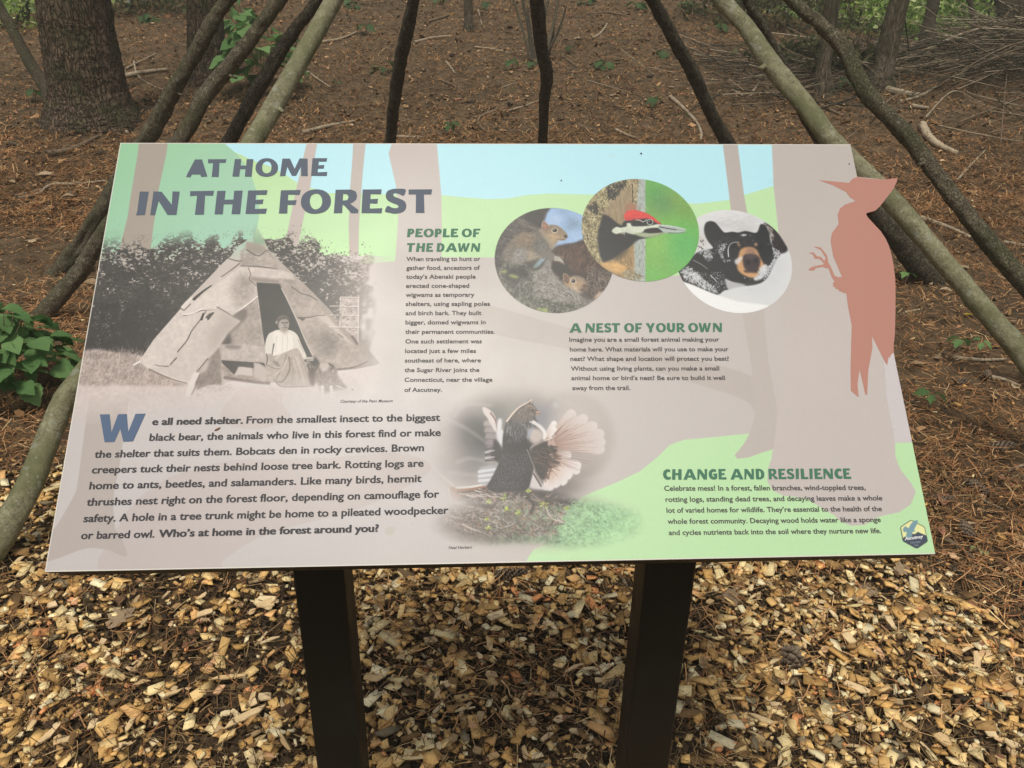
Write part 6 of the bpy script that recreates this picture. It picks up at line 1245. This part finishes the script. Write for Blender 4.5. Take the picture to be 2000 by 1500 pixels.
text_block('credit_lettering', [('Courtesy of the Penn Museum', 665, 786.5, 767, 785.5, 5.6, .008, .25)], I_grey, 'tiny italic credit reading Courtesy of the Penn Museum')
text_block('credit_lettering', [('Neal Herbert', 876, 1072.5, 922, 1071.5, 6.2, .008, .25)], I_grey, 'tiny italic credit reading Neal Herbert')
o = text_block('emblem_lettering', [('Ascutney', 1766.7, 1055.5, 1803.6, 1050.5, 6.5, .03, .35)], I_white, 'white script word Ascutney on the badge', .0006)
text_block('emblem_lettering', [('DISCOVERY', 1778, 1062, 1798, 1060.5, 3.6, .02, 0), ('TRAIL', 1784.4, 1066.8, 1794.2, 1066.2, 3.2, .02, 0)], I_pale, 'small words DISCOVERY TRAIL on the badge', .0006)
# frame behind the panel and posts
def box_mesh(name, pts8):
    me = bpy.data.meshes.new(name); me.from_pydata([tuple(p) for p in pts8], [], [(0, 3, 2, 1), (4, 5, 6, 7), (0, 1, 5, 4), (1, 2, 6, 5), (2, 3, 7, 6), (3, 0, 4, 7)]); me.update(); return me
def bevel(o, w, seg=2):
    m = o.modifiers.new('bevel', 'BEVEL'); m.width = w; m.segments = seg; m.limit_method = 'ANGLE'; return o
def sbox(name, u0, u1, v0, v1, w0, w1, mat):
    P8 = [SP(u, v, w) - SO for w in (w0, w1) for u, v in ((u0, v0), (u1, v0), (u1, v1), (u0, v1))]
    return bevel(link(name, box_mesh(name, P8), [mat], sign), .0015)
sbox('backing_frame', .002, PANEL_W - .002, .03, PANEL_H - .0015, -.046, -.0129, M_frame)
for px0, px1 in ((570, 671), (1261, 1360)):
    d0 = ray(px0, 1112); d1 = ray(px1, 1112); yf = .93; x0 = d0[0] / d0[1] * yf; x1 = d1[0] / d1[1] * yf; dp = .07
    def ztop(y): 
        return SP(0, 0, -.0462)[2] + (y - SP(0, 0, -.0462)[1]) * (P_V[2] / P_V[1])
    P8 = [np.array(p) - SO for p in ((x0, yf, -.15), (x1, yf, -.15), (x1, yf + dp, -.15), (x0, yf + dp, -.15), (x0, yf, ztop(yf)), (x1, yf, ztop(yf)), (x1, yf + dp, ztop(yf + dp)), (x0, yf + dp, ztop(yf + dp)))]
    po = bevel(link('post', box_mesh('post', P8), [M_post], sign), .004, 3)
    u0 = (x0 - SP(0, 0)[0]); sb = sbox('mounting_bracket', u0 + .004, u0 + (x1 - x0) - .004, .06, PANEL_H - .06, -.058, -.0463, M_post)
# things lying on the panel
def on_panel(name, px, py, l, wd, ang, color, label, cat):
    u, v = to_panel(px, py); me = bpy.data.meshes.new(name); c_, s_ = math.cos(ang), math.sin(ang); pr = [(-1, 0), (-.5, .8), (.4, 1), (1, .1), (.5, -.9), (-.5, -.8)]
    pts = [(x * l * c_ - y * wd * s_, x * l * s_ + y * wd * c_) for x, y in pr]; o0 = SP(u, v, .0006)
    V = [SP(u + a, v + b, .0007) - o0 for a, b in pts] + [SP(u + a * .7, v + b * .6, .0022) - o0 for a, b in pts]; n = len(pts)
    me.from_pydata([tuple(x) for x in V], [], [tuple(range(n))[::-1], tuple(range(n, 2 * n))] + [(i, (i + 1) % n, n + (i + 1) % n, n + i) for i in range(n)]); me.update()
    return tag(link(name, me, [flat_material(name + '_skin', color, .7, .2)], loc=o0), label, cat)
on_panel('dry_leaf_scrap', 425, 838.5, .0045, .0012, -.55, (.28, .13, .06), 'tiny rust brown leaf scrap lying on the word shelter', 'leaf scrap')
on_panel('dirt_speck', 1252, 300.5, .0016, .0009, .5, (.03, .025, .02), 'black speck of dirt on the blue sky of the sign', 'speck')
on_panel('dirt_speck', 1096, 353, .0011, .0006, .5, (.06, .05, .045), 'fainter speck of dirt on the sign above the squirrel photo', 'speck')
on_panel('dirt_speck', 1658, 321, .0009, .0006, .5, (.08, .07, .06), 'tiny grey speck near the upper right corner of the sign', 'speck')
# ---------------------------------------------------------------- individual chips
def chip_shape(seed, ln, wd, th):
    rg = np.random.default_rng(seed); n = 7; a = np.sort(rg.uniform(0, 6.28, n) * .2 + np.linspace(0, 6.28, n, endpoint=False)); bx = np.sign(np.cos(a)) * np.abs(np.cos(a)) ** .5 * ln; by = np.sign(np.sin(a)) * np.abs(np.sin(a)) ** .5 * wd
    bx = bx * rg.uniform(.75, 1.05, n); by = by * rg.uniform(.7, 1.05, n); k = rg.uniform(-3, 3)
    V = [(x, y, k * x * x) for x, y in zip(bx, by)] + [(x * .95, y * .93, th + k * x * x + rg.uniform(-.0006, .0006)) for x, y in zip(bx, by)]
    F = [tuple(range(n))[::-1], tuple(range(n, 2 * n))] + [(i, (i + 1) % n, n + (i + 1) % n, n + i) for i in range(n)]
    me = bpy.data.meshes.new('wood_chip'); me.from_pydata(V, [], F); me.update(); return me
def chip_mat_obj(name, lo, hi):
    t = NT(name); oi = t.n('ShaderNodeObjectInfo').outputs['Random']
    base = t.ramp(oi, [(0, lo[0]), (.33, lo[1]), (.66, hi[0]), (1, hi[1])]); v = t.coords('Object', (60, 420, 60))
    g = t.ramp(t.noise(1, 4, .6, v), [(.3, (.72,) * 3), (.7, (1.15,) * 3)]); t.bump(t.noise(1, 3, .6, v), .0006, .8)
    return t.set(t.mix(1.0, base, g, 'MULTIPLY'), .75, .2)
CM = [chip_mat_obj('cut_wood_a', ((.74, .54, .29), (.66, .44, .21)), ((.86, .68, .4), (.78, .55, .3))), chip_mat_obj('cut_wood_b', ((.55, .38, .2), (.42, .29, .15)), ((.82, .62, .36), (.72, .38, .2)))]
shapes = [chip_shape(200 + i, a, b, .0028) for i, (a, b) in enumerate(((.014, .009), (.011, .009), (.018, .007), (.022, .007), (.012, .011), (.016, .010), (.026, .006), (.010, .007)))]
for i, m in enumerate(shapes): m.materials.append(CM[i % 2])
CG = 'loose wood chips strewn on top of the mulch'
CL = 'small blocky pale wood chip on top of the mulch under the sign'; n_ = 0; rg = np.random.default_rng(77)
while n_ < 270:
    px, py = rg.uniform(0, 2000), rg.uniform(960, 1500)
    if 560 < px < 735 or 1185 < px < 1370: continue
    if py < 1125 and 70 < px < 1850: continue
    q, z = hit(px, py, .012)
    if rg.random() > chip_prob(q[0], q[1]): continue
    o = bpy.data.objects.new('wood_chip', shapes[rg.integers(len(shapes))]); COL.objects.link(o)
    o.location = (q[0], q[1], q[2] + .008); o.rotation_euler = (rg.normal(0, .25), rg.normal(0, .25), rg.uniform(0, 6.28)); o.scale = (rg.uniform(.8, 1.25),) * 3
    tag(o, CL, 'wood chip', CG); n_ += 1
SPL = [((70, 1468), (128, 1416), 13, 'long pale splintered chip near the lower left corner'), ((430, 1432), (522, 1388), 17, 'long weathered chip lying left of the left post, low down'), ((412, 1336), (486, 1324), 9, 'narrow pale splinter left of the left post, above the long weathered chip'), ((318, 1370), (362, 1352), 9, 'slim tan splinter in the left part of the mulch'), ((380, 1214), (420, 1196), 13, 'pale elongated chip in the upper left part of the mulch'), ((498, 1180), (542, 1186), 30, 'broad cream chip just left of the left post'), ((500, 1192), (540, 1178), 26, 'cream chip beside the broad cream chip'), ((1645, 1340), (1698, 1360), 20, 'large flat cream chip in the right part of the mulch'), ((1642, 1238), (1668, 1266), 15, 'upright tan chip right of the right post'), ((1724, 1202), (1744, 1236), 12, 'slender cream chip in the upper right part of the mulch'), ((950, 1215), (988, 1203), 17, 'tan diamond chip between the posts, upper middle'), ((708, 1334), (752, 1328), 17, 'split pale chip at the right side of the left post'), ((975, 1180), (940, 1270), 0, ''), ((946, 1248), (962, 1280), 14, 'cream two-part chip in the middle between the posts'), ((1065, 1217), (1088, 1240), 9, 'leaf-shaped cream chip between the posts'), ((1760, 1420), (1792, 1442), 0, ''), ((1820, 1441), (1858, 1461), 22, 'broad tan chip near the lower right, with grooves'), ((1758, 1418), (1790, 1440), 12, 'pinkish slanted chip in the lower right mulch'), ((1458, 1404), (1510, 1420), 12, 'two joined tan chips right of the right post, low down'), ((160, 1180), (90, 1186), 0, ''), ((92, 1193), (116, 1184), 16, 'rectangular yellow chip in the upper left mulch'), ((1985, 1470), (1960, 1450), 26, 'large cream chip at the lower right edge'), ((1902, 1285), (1908, 1330), 13, 'brown upright chip at the right border of the mulch')]
for i, (a, b, w, lab) in enumerate(SPL):
    if not w: continue
    qa, za = hit(*a, .015); qb, zb = hit(*b, .015); m = (qa + qb) / 2; d = qb - qa; l = np.linalg.norm(d) / 2
    me = chip_shape(400 + i, l, w * za / FPX / 2 * 1.15, .004); me.materials.append(CM[0])
    o = bpy.data.objects.new('wood_chip', me); COL.objects.link(o); o.location = (m[0], m[1], m[2] + .012); o.rotation_euler = (R.uniform(.05, .3), R.uniform(-.1, .1), math.atan2(d[1], d[0])); tag(o, lab, 'wood chip', CG)
# ---------------------------------------------------------------- pine cones
def cone_mesh(seed, L_=.1, rad=.02, nsc=16):
    rg = np.random.default_rng(seed); V, F, C = [], [], []
    core = tube([(0, 0, 0), (L_ * .5, 0, 0), (L_, 0, 0)], [rad * .3, rad * .42, rad * .12], seg=8, rings=8, bump=0)[0:2]
    V += core[0].tolist(); F += [tuple(f) for f in core[1].tolist()]; C += [(.02, .012, .008)] * len(core[0])
    rows = nsc
    for r_ in range(rows):
        s = (r_ + .5) / rows; rr = rad * (math.sin(math.pi * min(.98, s * .86 + .13)) ** .7); k = 7
        for j in range(k):
            a = 2.4 * r_ + 6.283 * j / k + rg.normal(0, .05); x = L_ * s + rg.normal(0, .001)
            er = np.array((0, math.cos(a), math.sin(a))); et = np.array((0, -math.sin(a), math.cos(a))); ex = np.array((1.0, 0, 0)); w = rr * .5
            p0 = ex * x + er * rr * .3; tip = ex * (x + L_ * .075) + er * rr * 1.12; md = ex * (x + L_ * .02) + er * rr * .85
            n = len(V); V += [tuple(p0 - et * w * .4), tuple(p0 + et * w * .4), tuple(md + et * w * .75), tuple(tip), tuple(md - et * w * .75), tuple(tip + er * .0015 - ex * .002), tuple(md + er * .001 - ex * .003)]
            F += [(n, n + 1, n + 2, n + 4), (n + 4, n + 2, n + 3), (n + 6, n + 2, n + 3), (n + 4, n + 6, n + 3), (n, n + 6, n + 4), (n, n + 1, n + 2, n + 6)]
            b = rg.uniform(.7, 1.2); C += [(.03 * b, .02 * b, .014 * b)] * 2 + [(.09 * b, .06 * b, .04 * b), (.26 * b, .2 * b, .14 * b), (.09 * b, .06 * b, .04 * b), (.2 * b, .15 * b, .1 * b), (.07 * b, .048 * b, .033 * b)]
    me = bpy.data.meshes.new('pine_cone'); me.from_pydata(V, [], F); me.update()
    a = me.color_attributes.new('col', 'FLOAT_COLOR', 'POINT'); a.data.foreach_set('color', np.concatenate([np.array(C), np.ones((len(C), 1))], 1).astype(np.float32).ravel()); me.materials.append(cone_mat); return me
cone_mat = attr_material('cone_scale', .8, .2, .2, 80)
cones = [cone_mesh(1), cone_mesh(2, .085, .019, 14), cone_mesh(3, .07, .024, 11)]
for px, py, k, az, s, lab in ((992, 1135, 0, .1, 1.0, 'pine cone lying flat among chips between the posts, near the sign'), (1884, 1046, 0, 1.45, 1.05, 'lowest pine cone beside the lower right sign corner'), (1836, 984, 0, .15, 1.0, 'dark pine cone touching the right sign edge'), (1908, 962, 0, 1.9, 1.0, 'upright pine cone right of the cone touching the sign edge'), (1880, 753, 1, .1, .95, 'greyish pine cone below the light stick at the right'), (1925, 738, 1, .9, .9, 'dark pine cone beside the brown stick at the right edge'), (1950, 884, 0, .1, 1.1, 'stretched worn pine cone at the right edge'), (58, 318, 2, .2, 1.0, 'small black pine cone left of the sign corner'), (196, 302, 1, .3, 1.1, 'worn pine cone just left of the upper left sign corner'), (24, 286, 2, 1.3, 1.2, 'round dark pine cone at the left edge'), (1272, 152, 1, .3, 1.2, 'dark pine cone on the slope left of the slanting brown pole'), (1096, 236, 1, .8, 1.1, 'dark pine cone right of the upright blackish pole'), (920, 202, 1, .2, 1.1, 'pine cone on the slope between the two middle poles'), (997, 206, 2, 1.2, 1.2, 'rounded pine cone close left of the upright blackish pole'), (1540, 1292, 2, 1.5, 1.25, 'fat dark pine cone in the mulch right of the right post'), (1200, 1352, 1, .4, 1.0, 'pine cone half hidden beside the right post'), (1935, 150, 1, .4, 1.0, 'pine cone in front of the brush pile'), (885, 110, 2, .5, 1.1, 'small cone high on the middle of the slope'), (142, 386, 2, 2.2, 1.1, 'small cone beside the long crooked branch')):
    q, z = hit(px, py); o = bpy.data.objects.new('pine_cone', cones[k]); COL.objects.link(o); o.scale = (s, s, s)
    o.rotation_euler = (R.uniform(0, 6), R.uniform(-.15, .1), az); o.location = (q[0] - math.cos(az) * .045 * s, q[1] - math.sin(az) * .045 * s, q[2] + .016 * s); tag(o, lab, 'pine cone', 'pine cones on the ground')
# ---------------------------------------------------------------- leaves and green plants
def leaf_mesh(name, kind, s, fold=.25, cup=.15, seed=0):
    rg = np.random.default_rng(seed)
    if kind == 'maple': out = [(0, 0), (.12, -.3), (.3, -.22), (.42, -.5), (.55, -.3), (.8, -.55), (.8, -.25), (.95, -.22), (1.25, 0)]
    elif kind == 'hazel': out = [(0, 0), (.02, -.2), (.14, -.38), (.3, -.48), (.42, -.47), (.52, -.5), (.62, -.42), (.72, -.42), (.84, -.25), (.92, -.22), (1.12, 0)]
    else: out = [(0, 0), (.2, -.2), (.5, -.28), (.8, -.16), (1, 0)]
    n = len(out); V, F = [], []
    for x, y in out:
        y = y * rg.uniform(.92, 1.08); V += [(x, 0, -cup * (x - .4) ** 2), (x, y, fold * abs(y) - cup * ((x - .4) ** 2)), (x, -y, fold * abs(y) - cup * ((x - .4) ** 2) + rg.normal(0, .02))]
    for i in range(n - 1):
        a, b = 3 * i, 3 * i + 3; F += [(a, a + 1, b + 1, b), (a, b, b + 2, a + 2)]
    me = bpy.data.meshes.new(name); me.from_pydata([(x * s, y * s, z * s) for x, y, z in V], [], F)
    bm = bmesh.new(); bm.from_mesh(me); bmesh.ops.remove_doubles(bm, verts=bm.verts, dist=1e-6); bmesh.ops.dissolve_degenerate(bm, edges=bm.edges, dist=1e-6); bm.to_mesh(me); bm.free(); me.polygons.foreach_set('use_smooth', [True] * len(me.polygons)); return me
def leaf_mat(name, a, b, transl=.35, rough=.7):
    t = NT(name); oi = t.n('ShaderNodeObjectInfo').outputs['Random']; c = t.mix(oi, a, b); v = t.coords('Object')
    c = t.mix(1.0, c, t.ramp(t.noise(60, 3, .5, v), [(.3, (.8,) * 3), (.7, (1.15,) * 3)]), 'MULTIPLY')
    w = t.n('ShaderNodeTexWave', {'Scale': 30.0, 'Distortion': 1.5}); t.l(v, w.inputs['Vector']); t.bump(w.outputs['Fac'], .001, .5)
    t.set(c, rough, .3); tr = t.n('ShaderNodeBsdfTranslucent'); t.l(c, tr.inputs[0]); mx = t.n('ShaderNodeMixShader', {0: transl}); t.l(t.b.outputs[0], mx.inputs[1]); t.l(tr.outputs[0], mx.inputs[2]); t.l(mx.outputs[0], t.t.nodes['Material Output'].inputs[0]); return t.m
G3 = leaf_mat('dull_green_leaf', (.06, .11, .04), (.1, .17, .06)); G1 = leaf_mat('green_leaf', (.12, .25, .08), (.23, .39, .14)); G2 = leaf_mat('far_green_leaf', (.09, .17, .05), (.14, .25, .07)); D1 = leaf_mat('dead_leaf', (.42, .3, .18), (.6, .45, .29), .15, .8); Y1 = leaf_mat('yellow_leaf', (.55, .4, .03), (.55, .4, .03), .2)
LM = {k: [leaf_mesh('leaf', k, 1.0, f, c_, i) for i, (f, c_) in enumerate(((.25, .2), (.1, .5), (.35, .35)))] for k in ('maple', 'hazel', 'oval')}
def put_leaf(kind, mat, loc, az, pitch, s, parent=None, name='leaf', roll=0):
    key = (kind, mat.name)
    if key not in TWO: 
        TWO[key] = [m.copy() for m in LM[kind]]
        for m in TWO[key]: m.materials.append(mat)
    o = bpy.data.objects.new(name, R.choice(TWO[key])); COL.objects.link(o); o.rotation_euler = (roll, pitch, az); o.scale = (s, s, s); o.location = loc
    if parent: o.parent = parent
    return o
def plant(name, px, py, n, hgt, spread, s, kind, mat, label, group, dx=0):
    q, z = hit(px, py); root = empty(name, q); tag(root, label, 'plant', group)
    ns = max(1, n // 6)
    for i in range(ns):
        a = 6.28 * i / ns + R.random(); L_ = spread * (.35 if ns > 1 else .1) * R.uniform(.5, 1)
        link('stem', tube_mesh('stem', [(0, 0, -.02), (math.cos(a) * L_ * .4, math.sin(a) * L_ * .4, hgt * .5), (math.cos(a) * L_, math.sin(a) * L_, hgt * R.uniform(.8, 1))], [.004, .003, .0015], seg=5, rings=6, bump=.05, seed=i), [B_twig], root)
    for i in range(n):
        a = R.uniform(0, 6.28); r = spread * math.sqrt(R.random()) * .55; h = hgt * (1 - .55 * (r / (spread * .55)) ** 2) * R.uniform(.45, 1.05)
        if n <= 5: r = .01; h = hgt * R.uniform(.85, 1.05); a = 6.28 * i / n + R.uniform(-.3, .3)
        put_leaf(kind, mat, (math.cos(a) * r, math.sin(a) * r, h), a + R.gauss(0, .4), R.uniform(.1, .75), s * R.uniform(.65, 1.15), root, roll=R.gauss(0, .3))
    return root
plant('leafy_bush', 20, 775, 170, .4, .46, .078, 'hazel', G1, 'bushy green plant with toothed leaves at the left edge', None)
plant('leafy_bush', 515, 185, 80, .7, .7, .16, 'hazel', G1, 'green broad-leaved sapling behind the left poles', None)
plant('leafy_bush', 462, 110, 50, .8, .6, .15, 'hazel', G1, 'smaller green sapling close to the reddish trunk behind the left poles', None)
SG = 'small green seedlings scattered on the slope'
for px, py, n, s, k, lab in ((640, 40, 6, .15, 'maple', 'dim maple sprout right of the pale left pole top'), (690, 12, 7, .16, 'maple', 'leafy sprout at the top edge between the pale pole and crooked pole'), (860, 8, 5, .15, 'maple', 'leafy sprout at the top edge left of the slim grey stem'), (1150, 8, 6, .15, 'maple', 'leafy sprout at the top edge right of the bare shrub'), (1240, 18, 7, .17, 'maple', 'green sprout at the top left of the slanting brown pole'), (1350, 14, 9, .18, 'maple', 'wide green sprout at the top between slanting and smooth poles'), (1400, 60, 6, .15, 'maple', 'green sprout beside the smooth right pole top'), (300, 40, 8, .16, 'maple', 'low green sprout between the massive pine and reddish trunk'), (270, 14, 9, .18, 'maple', 'green sprout at the top edge right of the massive pine'), (1176, 132, 7, .12, 'maple', 'widest maple seedling patch, right of the bare shrub'), (1296, 112, 3, .14, 'maple', 'broad-leaved maple seedling left of the slanting brown pole'), (1000, 136, 4, .12, 'maple', 'seedling left of the bare shrub foot'), (1042, 134, 3, .13, 'maple', 'seedling right against the bare shrub foot'), (1112, 102, 3, .1, 'maple', 'seedling right of the bare shrub, higher up'), (881, 218, 2, .07, 'oval', 'tiny two-leaved seedling above the middle of the sign, left'), (880, 268, 4, .08, 'maple', 'dull green seedling touching the sign top edge'), (1280, 214, 4, .08, 'maple', 'seedling between the central and slanting poles'), (1332, 238, 2, .07, 'oval', 'tiny seedling beside the thick bent grey stick'), (656, 172, 2, .08, 'oval', 'pale two-leaved seedling right of the pale left pole'), (716, 66, 5, .12, 'maple', 'dim fern-like seedling left of the crooked dark pole top'), (752, 140, 6, .11, 'maple', 'bluish green seedling hugging the crooked dark pole'), (948, 20, 4, .12, 'maple', 'seedling beside the slim grey stem at the top'), (1000, 186, 2, .06, 'oval', 'small seedling above the central twig'), (1766, 556, 3, .06, 'maple', 'little seedling beside the bird silhouette'), (1870, 688, 3, .05, 'maple', 'faint seedling above the straight light stick, left one'), (1910, 694, 3, .05, 'maple', 'faint seedling above the straight light stick, right one'), (1813, 800, 3, .05, 'maple', 'dark green seedling near the right sign edge'), (70, 200, 4, .1, 'maple', 'seedling at the foot of the leaning sapling'), (570, 92, 5, .13, 'maple', 'bright seedling between the two right-hand left poles'), (1650, 175, 5, .12, 'maple', 'seedling between the slender trunk and the flaky pole')):
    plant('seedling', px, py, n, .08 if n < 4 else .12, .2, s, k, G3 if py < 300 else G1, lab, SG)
for px, py, s, az, m, k, lab in ((1880, 621, .07, .1, Y1, 'oval', 'bright yellow fallen leaf right of the bird silhouette'), (1978, 765, .075, .8, D1, 'oval', 'curled tan leaf at the right edge'), (1868, 498, .075, 1.2, D1, 'maple', 'torn pale leaf between the two big right poles'), (1893, 528, .08, 2.8, D1, 'oval', 'light tan leaf under the torn pale leaf'), (1827, 592, .06, 2.2, D1, 'oval', 'small tan leaf left of the yellow leaf'), (1858, 574, .07, 2.7, D1, 'oval', 'tan leaf above the yellow leaf'), (1806, 718, .07, 2.9, D1, 'oval', 'tan leaf above the bird tail level at the right'), (1833, 708, .06, 1.6, D1, 'maple', 'small torn leaf beside the straight light stick'), (73, 346, .13, .6, D1, 'oval', 'pointed tan leaf left of the long crooked branch'), (64, 478, .09, 2.0, D1, 'maple', 'orange tan leaf at the left edge above the bush'), (30, 362, .1, 2.6, D1, 'oval', 'pale leaf at the left edge above the crooked branch'), (118, 390, .1, .3, D1, 'oval', 'grey tan leaf under the long crooked branch'), (1122, 78, .2, .2, D1, 'maple', 'tan maple leaf above the widest seedling patch'), (1270, 80, .2, 2.9, D1, 'maple', 'orange tan leaf near the top of the slanting pole'), (1316, 174, .1, 2.3, D1, 'oval', 'cream leaf right of the seedlings on the slope'), (1208, 196, .14, 2.1, D1, 'oval', 'brown curled leaf in the middle of the slope'), (1194, 190, .1, 1.0, D1, 'maple', 'small orange leaf beside the brown curled leaf'), (944, 172, .09, .4, D1, 'oval', 'cream fleck of leaf above the hooked twig'), (690, 250, .1, 2.3, D1, 'oval', 'tan leaf near the pale left stick'), (1390, 268, .1, .9, D1, 'maple', 'tan leaf at the sign edge beside the bent grey stick'), (1316, 158, .1, .2, D1, 'oval', 'pale scrap of leaf on the slope'), (165, 557, .09, .2, D1, 'oval', 'light leaf between the left poles beside the sign'), (1745, 1130, .05, .4, D1, 'maple', 'tan leaf on the chips below the lower right sign corner'), (215, 1240, .07, 1.1, D1, 'maple', 'grey leaf in the mulch at the left'), (1435, 1195, .06, 1.8, D1, 'maple', 'grey brown leaf on the chips right of the right post'), (1718, 1170, .075, 2.8, D1, 'maple', 'orange leaf lobed like oak on the right mulch')):
    q, z = hit(px, py); o = put_leaf(k, m, (q[0], q[1], q[2] + .022), az, R.uniform(-.15, .15), s, name='fallen_leaf', roll=R.gauss(0, .2)); tag(o, lab, 'leaf', 'fallen leaves on the forest floor')
# ---------------------------------------------------------------- far greenery
def leaf_cloud(n, ctr, rad, s, seed, pal):
    rg = np.random.default_rng(seed); k = max(6, n // 60); cc = rg.normal(0, 1, (k, 3)) * .5; cc /= np.maximum(1, np.linalg.norm(cc, axis=1))[:, None]
    p = cc[rg.integers(0, k, n)] + rg.normal(0, .2, (n, 3)); p = p * np.array(rad) + np.array(ctr)
    X = rg.normal(0, 1, (n, 3)); X /= np.linalg.norm(X, axis=1)[:, None]; Y = np.cross(X, rg.normal(0, 1, (n, 3))); Y /= np.linalg.norm(Y, axis=1)[:, None]
    l = s * rg.uniform(.5, 1.2, n)[:, None]; V = np.stack([p - X * l, p + Y * l * .5, p + X * l, p - Y * l * .5], 1).reshape(-1, 3)
    F = (np.arange(n) * 4)[:, None] + np.arange(4)[None]; C = np.repeat(pal[rg.integers(0, len(pal), n)] * rg.uniform(.7, 1.3, (n, 1)), 4, 0); return V, F, C
leafm = attr_material('far_foliage', .6, .2, .1, 5, .5)
PG = np.array([(.36, .54, .13), (.58, .72, .24), (.2, .34, .08), (.78, .88, .46), (.3, .46, .12)])  # far greens brightened, sunlight put into the leaf colours
PO = np.array([(.1, .11, .05), (.15, .15, .07), (.07, .07, .035), (.2, .18, .09)])
PD = np.array([(.04, .07, .025), (.06, .1, .03), (.03, .05, .02), (.09, .13, .04)])
far = [(1660, 30, 15, 1.6, 1.1, PG, 'bright green shrub beyond the slender trunk at the top'), (1560, 30, 13, 1.4, .5, PO, 'dull green shrub behind the tops of the right poles'), (1720, 20, 17, 1.8, 1.4, PG, 'sunlit shrub left of the narrow dark trunk'), (1850, 20, 17, 2.0, 1.6, PG, 'sunlit yellow green shrub behind the brush pile'), (1930, 30, 16, 1.8, 1.7, PG, 'sunlit shrub left of the corner trunk'), (1995, 30, 18, 2.0, 2.0, PG, 'bright shrub at the right edge behind the corner trunk'), (1790, 5, 20, 2.4, 2.0, PG, 'farthest bright shrub between the dark trunks'), (20, 20, 13, 1.2, 1.0, PG, 'bright green shrub in the upper left corner'), (60, 5, 16, 1.5, 1.3, PG, 'green shrub left of the massive pine'), (1600, 5, 16, 1.5, .9, PG, 'light green shrub far behind the flaky pole top'), (300, -5, 14, 1.3, .4, PO, 'dark green shrub between the massive pine and the reddish trunk'), (1450, 5, 14, 1.4, .4, PO, 'low dark shrub behind the top of the smooth right pole'), (1650, 112, 9.3, .6, .2, PO, 'dry grey green brush between the two right trunks'), (1560, 92, 10, .7, .2, PO, 'low scrub behind the slender ridged trunk')]
for i, (px, py, d, rx, rz, pal, lab) in enumerate(far):
    r_ = ray(px, py); q = CAM + r_ * d / r_[1]; g = float(H(q[0], q[1])); root = empty('shrub', (q[0], q[1], g)); tag(root, lab, 'shrub', 'shrubs beyond the crest of the slope')
    V, F, C = leaf_cloud(int(1900 * rx * rz) + 500, (0, 0, max(rz * .75, q[2] - g)), (rx, rx * .6, rz * 1.0), .035 + d * .0016, 600 + i, pal)
    link('foliage', np_mesh('foliage', V, F, C), [leafm], root)
    for k in range(3): link('stem', tube_mesh('stem', [(0, 0, -.1), (R.gauss(0, .15), R.gauss(0, .1), rz * .6), (R.gauss(0, .4), R.gauss(0, .2), rz * 1.3)], [.02, .015, .006], seg=6, rings=8, bump=.08, seed=k), [B_dark], root)
# distant wood closing the view beyond the crest
Vs = []
rgw = np.random.default_rng(900)
for k in range(70):
    x = rgw.uniform(-38, 38); y = rgw.uniform(24, 40); g = float(H(x, y)); Vs.append(leaf_cloud(420, (x, y, g + rgw.uniform(1, 7)), (3.2, 2, 2.6), .17, 1000 + k, PG if k % 3 else PD))
tag(link('distant_wood', np_mesh('distant_wood', *cat3(*Vs)), [leafm]), 'sunlit green foliage of the wood beyond the crest', 'wood', kind='stuff')
for k in range(26):
    x = -30 + 60 * (k + rgw.random()) / 26; y = rgw.uniform(20, 30); g = float(H(x, y)); root = empty('forest_tree', (x, y, g)); r_ = rgw.uniform(.1, .2)
    tag(root, 'far slim tree standing in the wood beyond the crest', 'tree', 'far trees beyond the crest')
    link('trunk', tube_mesh('trunk', [(0, 0, -.2), (rgw.normal(0, .2), 0, 3), (rgw.normal(0, .3), 0, 8)], [r_ * 1.2, r_, r_ * .6], seg=10, rings=16, bump=.05, seed=k), [B_tree if k % 2 else B_dark], root)
    link('crown', np_mesh('crown', *leaf_cloud(500, (0, 0, 8), (2.4, 2.2, 2.2), .16, 1200 + k, PG)), [leafm], root)
# ---------------------------------------------------------------- added thin volume that imitates veiling glare
VEIL_HAZE = 0.005
if VEIL_HAZE:
    hm = bpy.data.materials.new('haze'); hm.use_nodes = True; hm.node_tree.nodes.clear()
    ho = hm.node_tree.nodes.new('ShaderNodeOutputMaterial'); hv = hm.node_tree.nodes.new('ShaderNodeVolumePrincipled'); hv.inputs['Density'].default_value = VEIL_HAZE; hv.inputs['Color'].default_value = (.95, .97, .80, 1)
    hm.node_tree.links.new(hv.outputs[0], ho.inputs['Volume'])
    zl_, zh_ = float(GZ.min()) - 1.0, 14.5
    me = bpy.data.meshes.new('haze'); me.from_pydata([(x, y, z) for z in (zl_, zh_) for x, y in ((-62, -22), (62, -22), (62, 112), (-62, 112))], [], [(0, 3, 2, 1), (4, 5, 6, 7), (0, 1, 5, 4), (1, 2, 6, 5), (2, 3, 7, 6), (3, 0, 4, 7)]); me.update()
    tag(link('haze', me, [hm]), 'thin pale volume added to imitate veiling glare', kind='stuff')
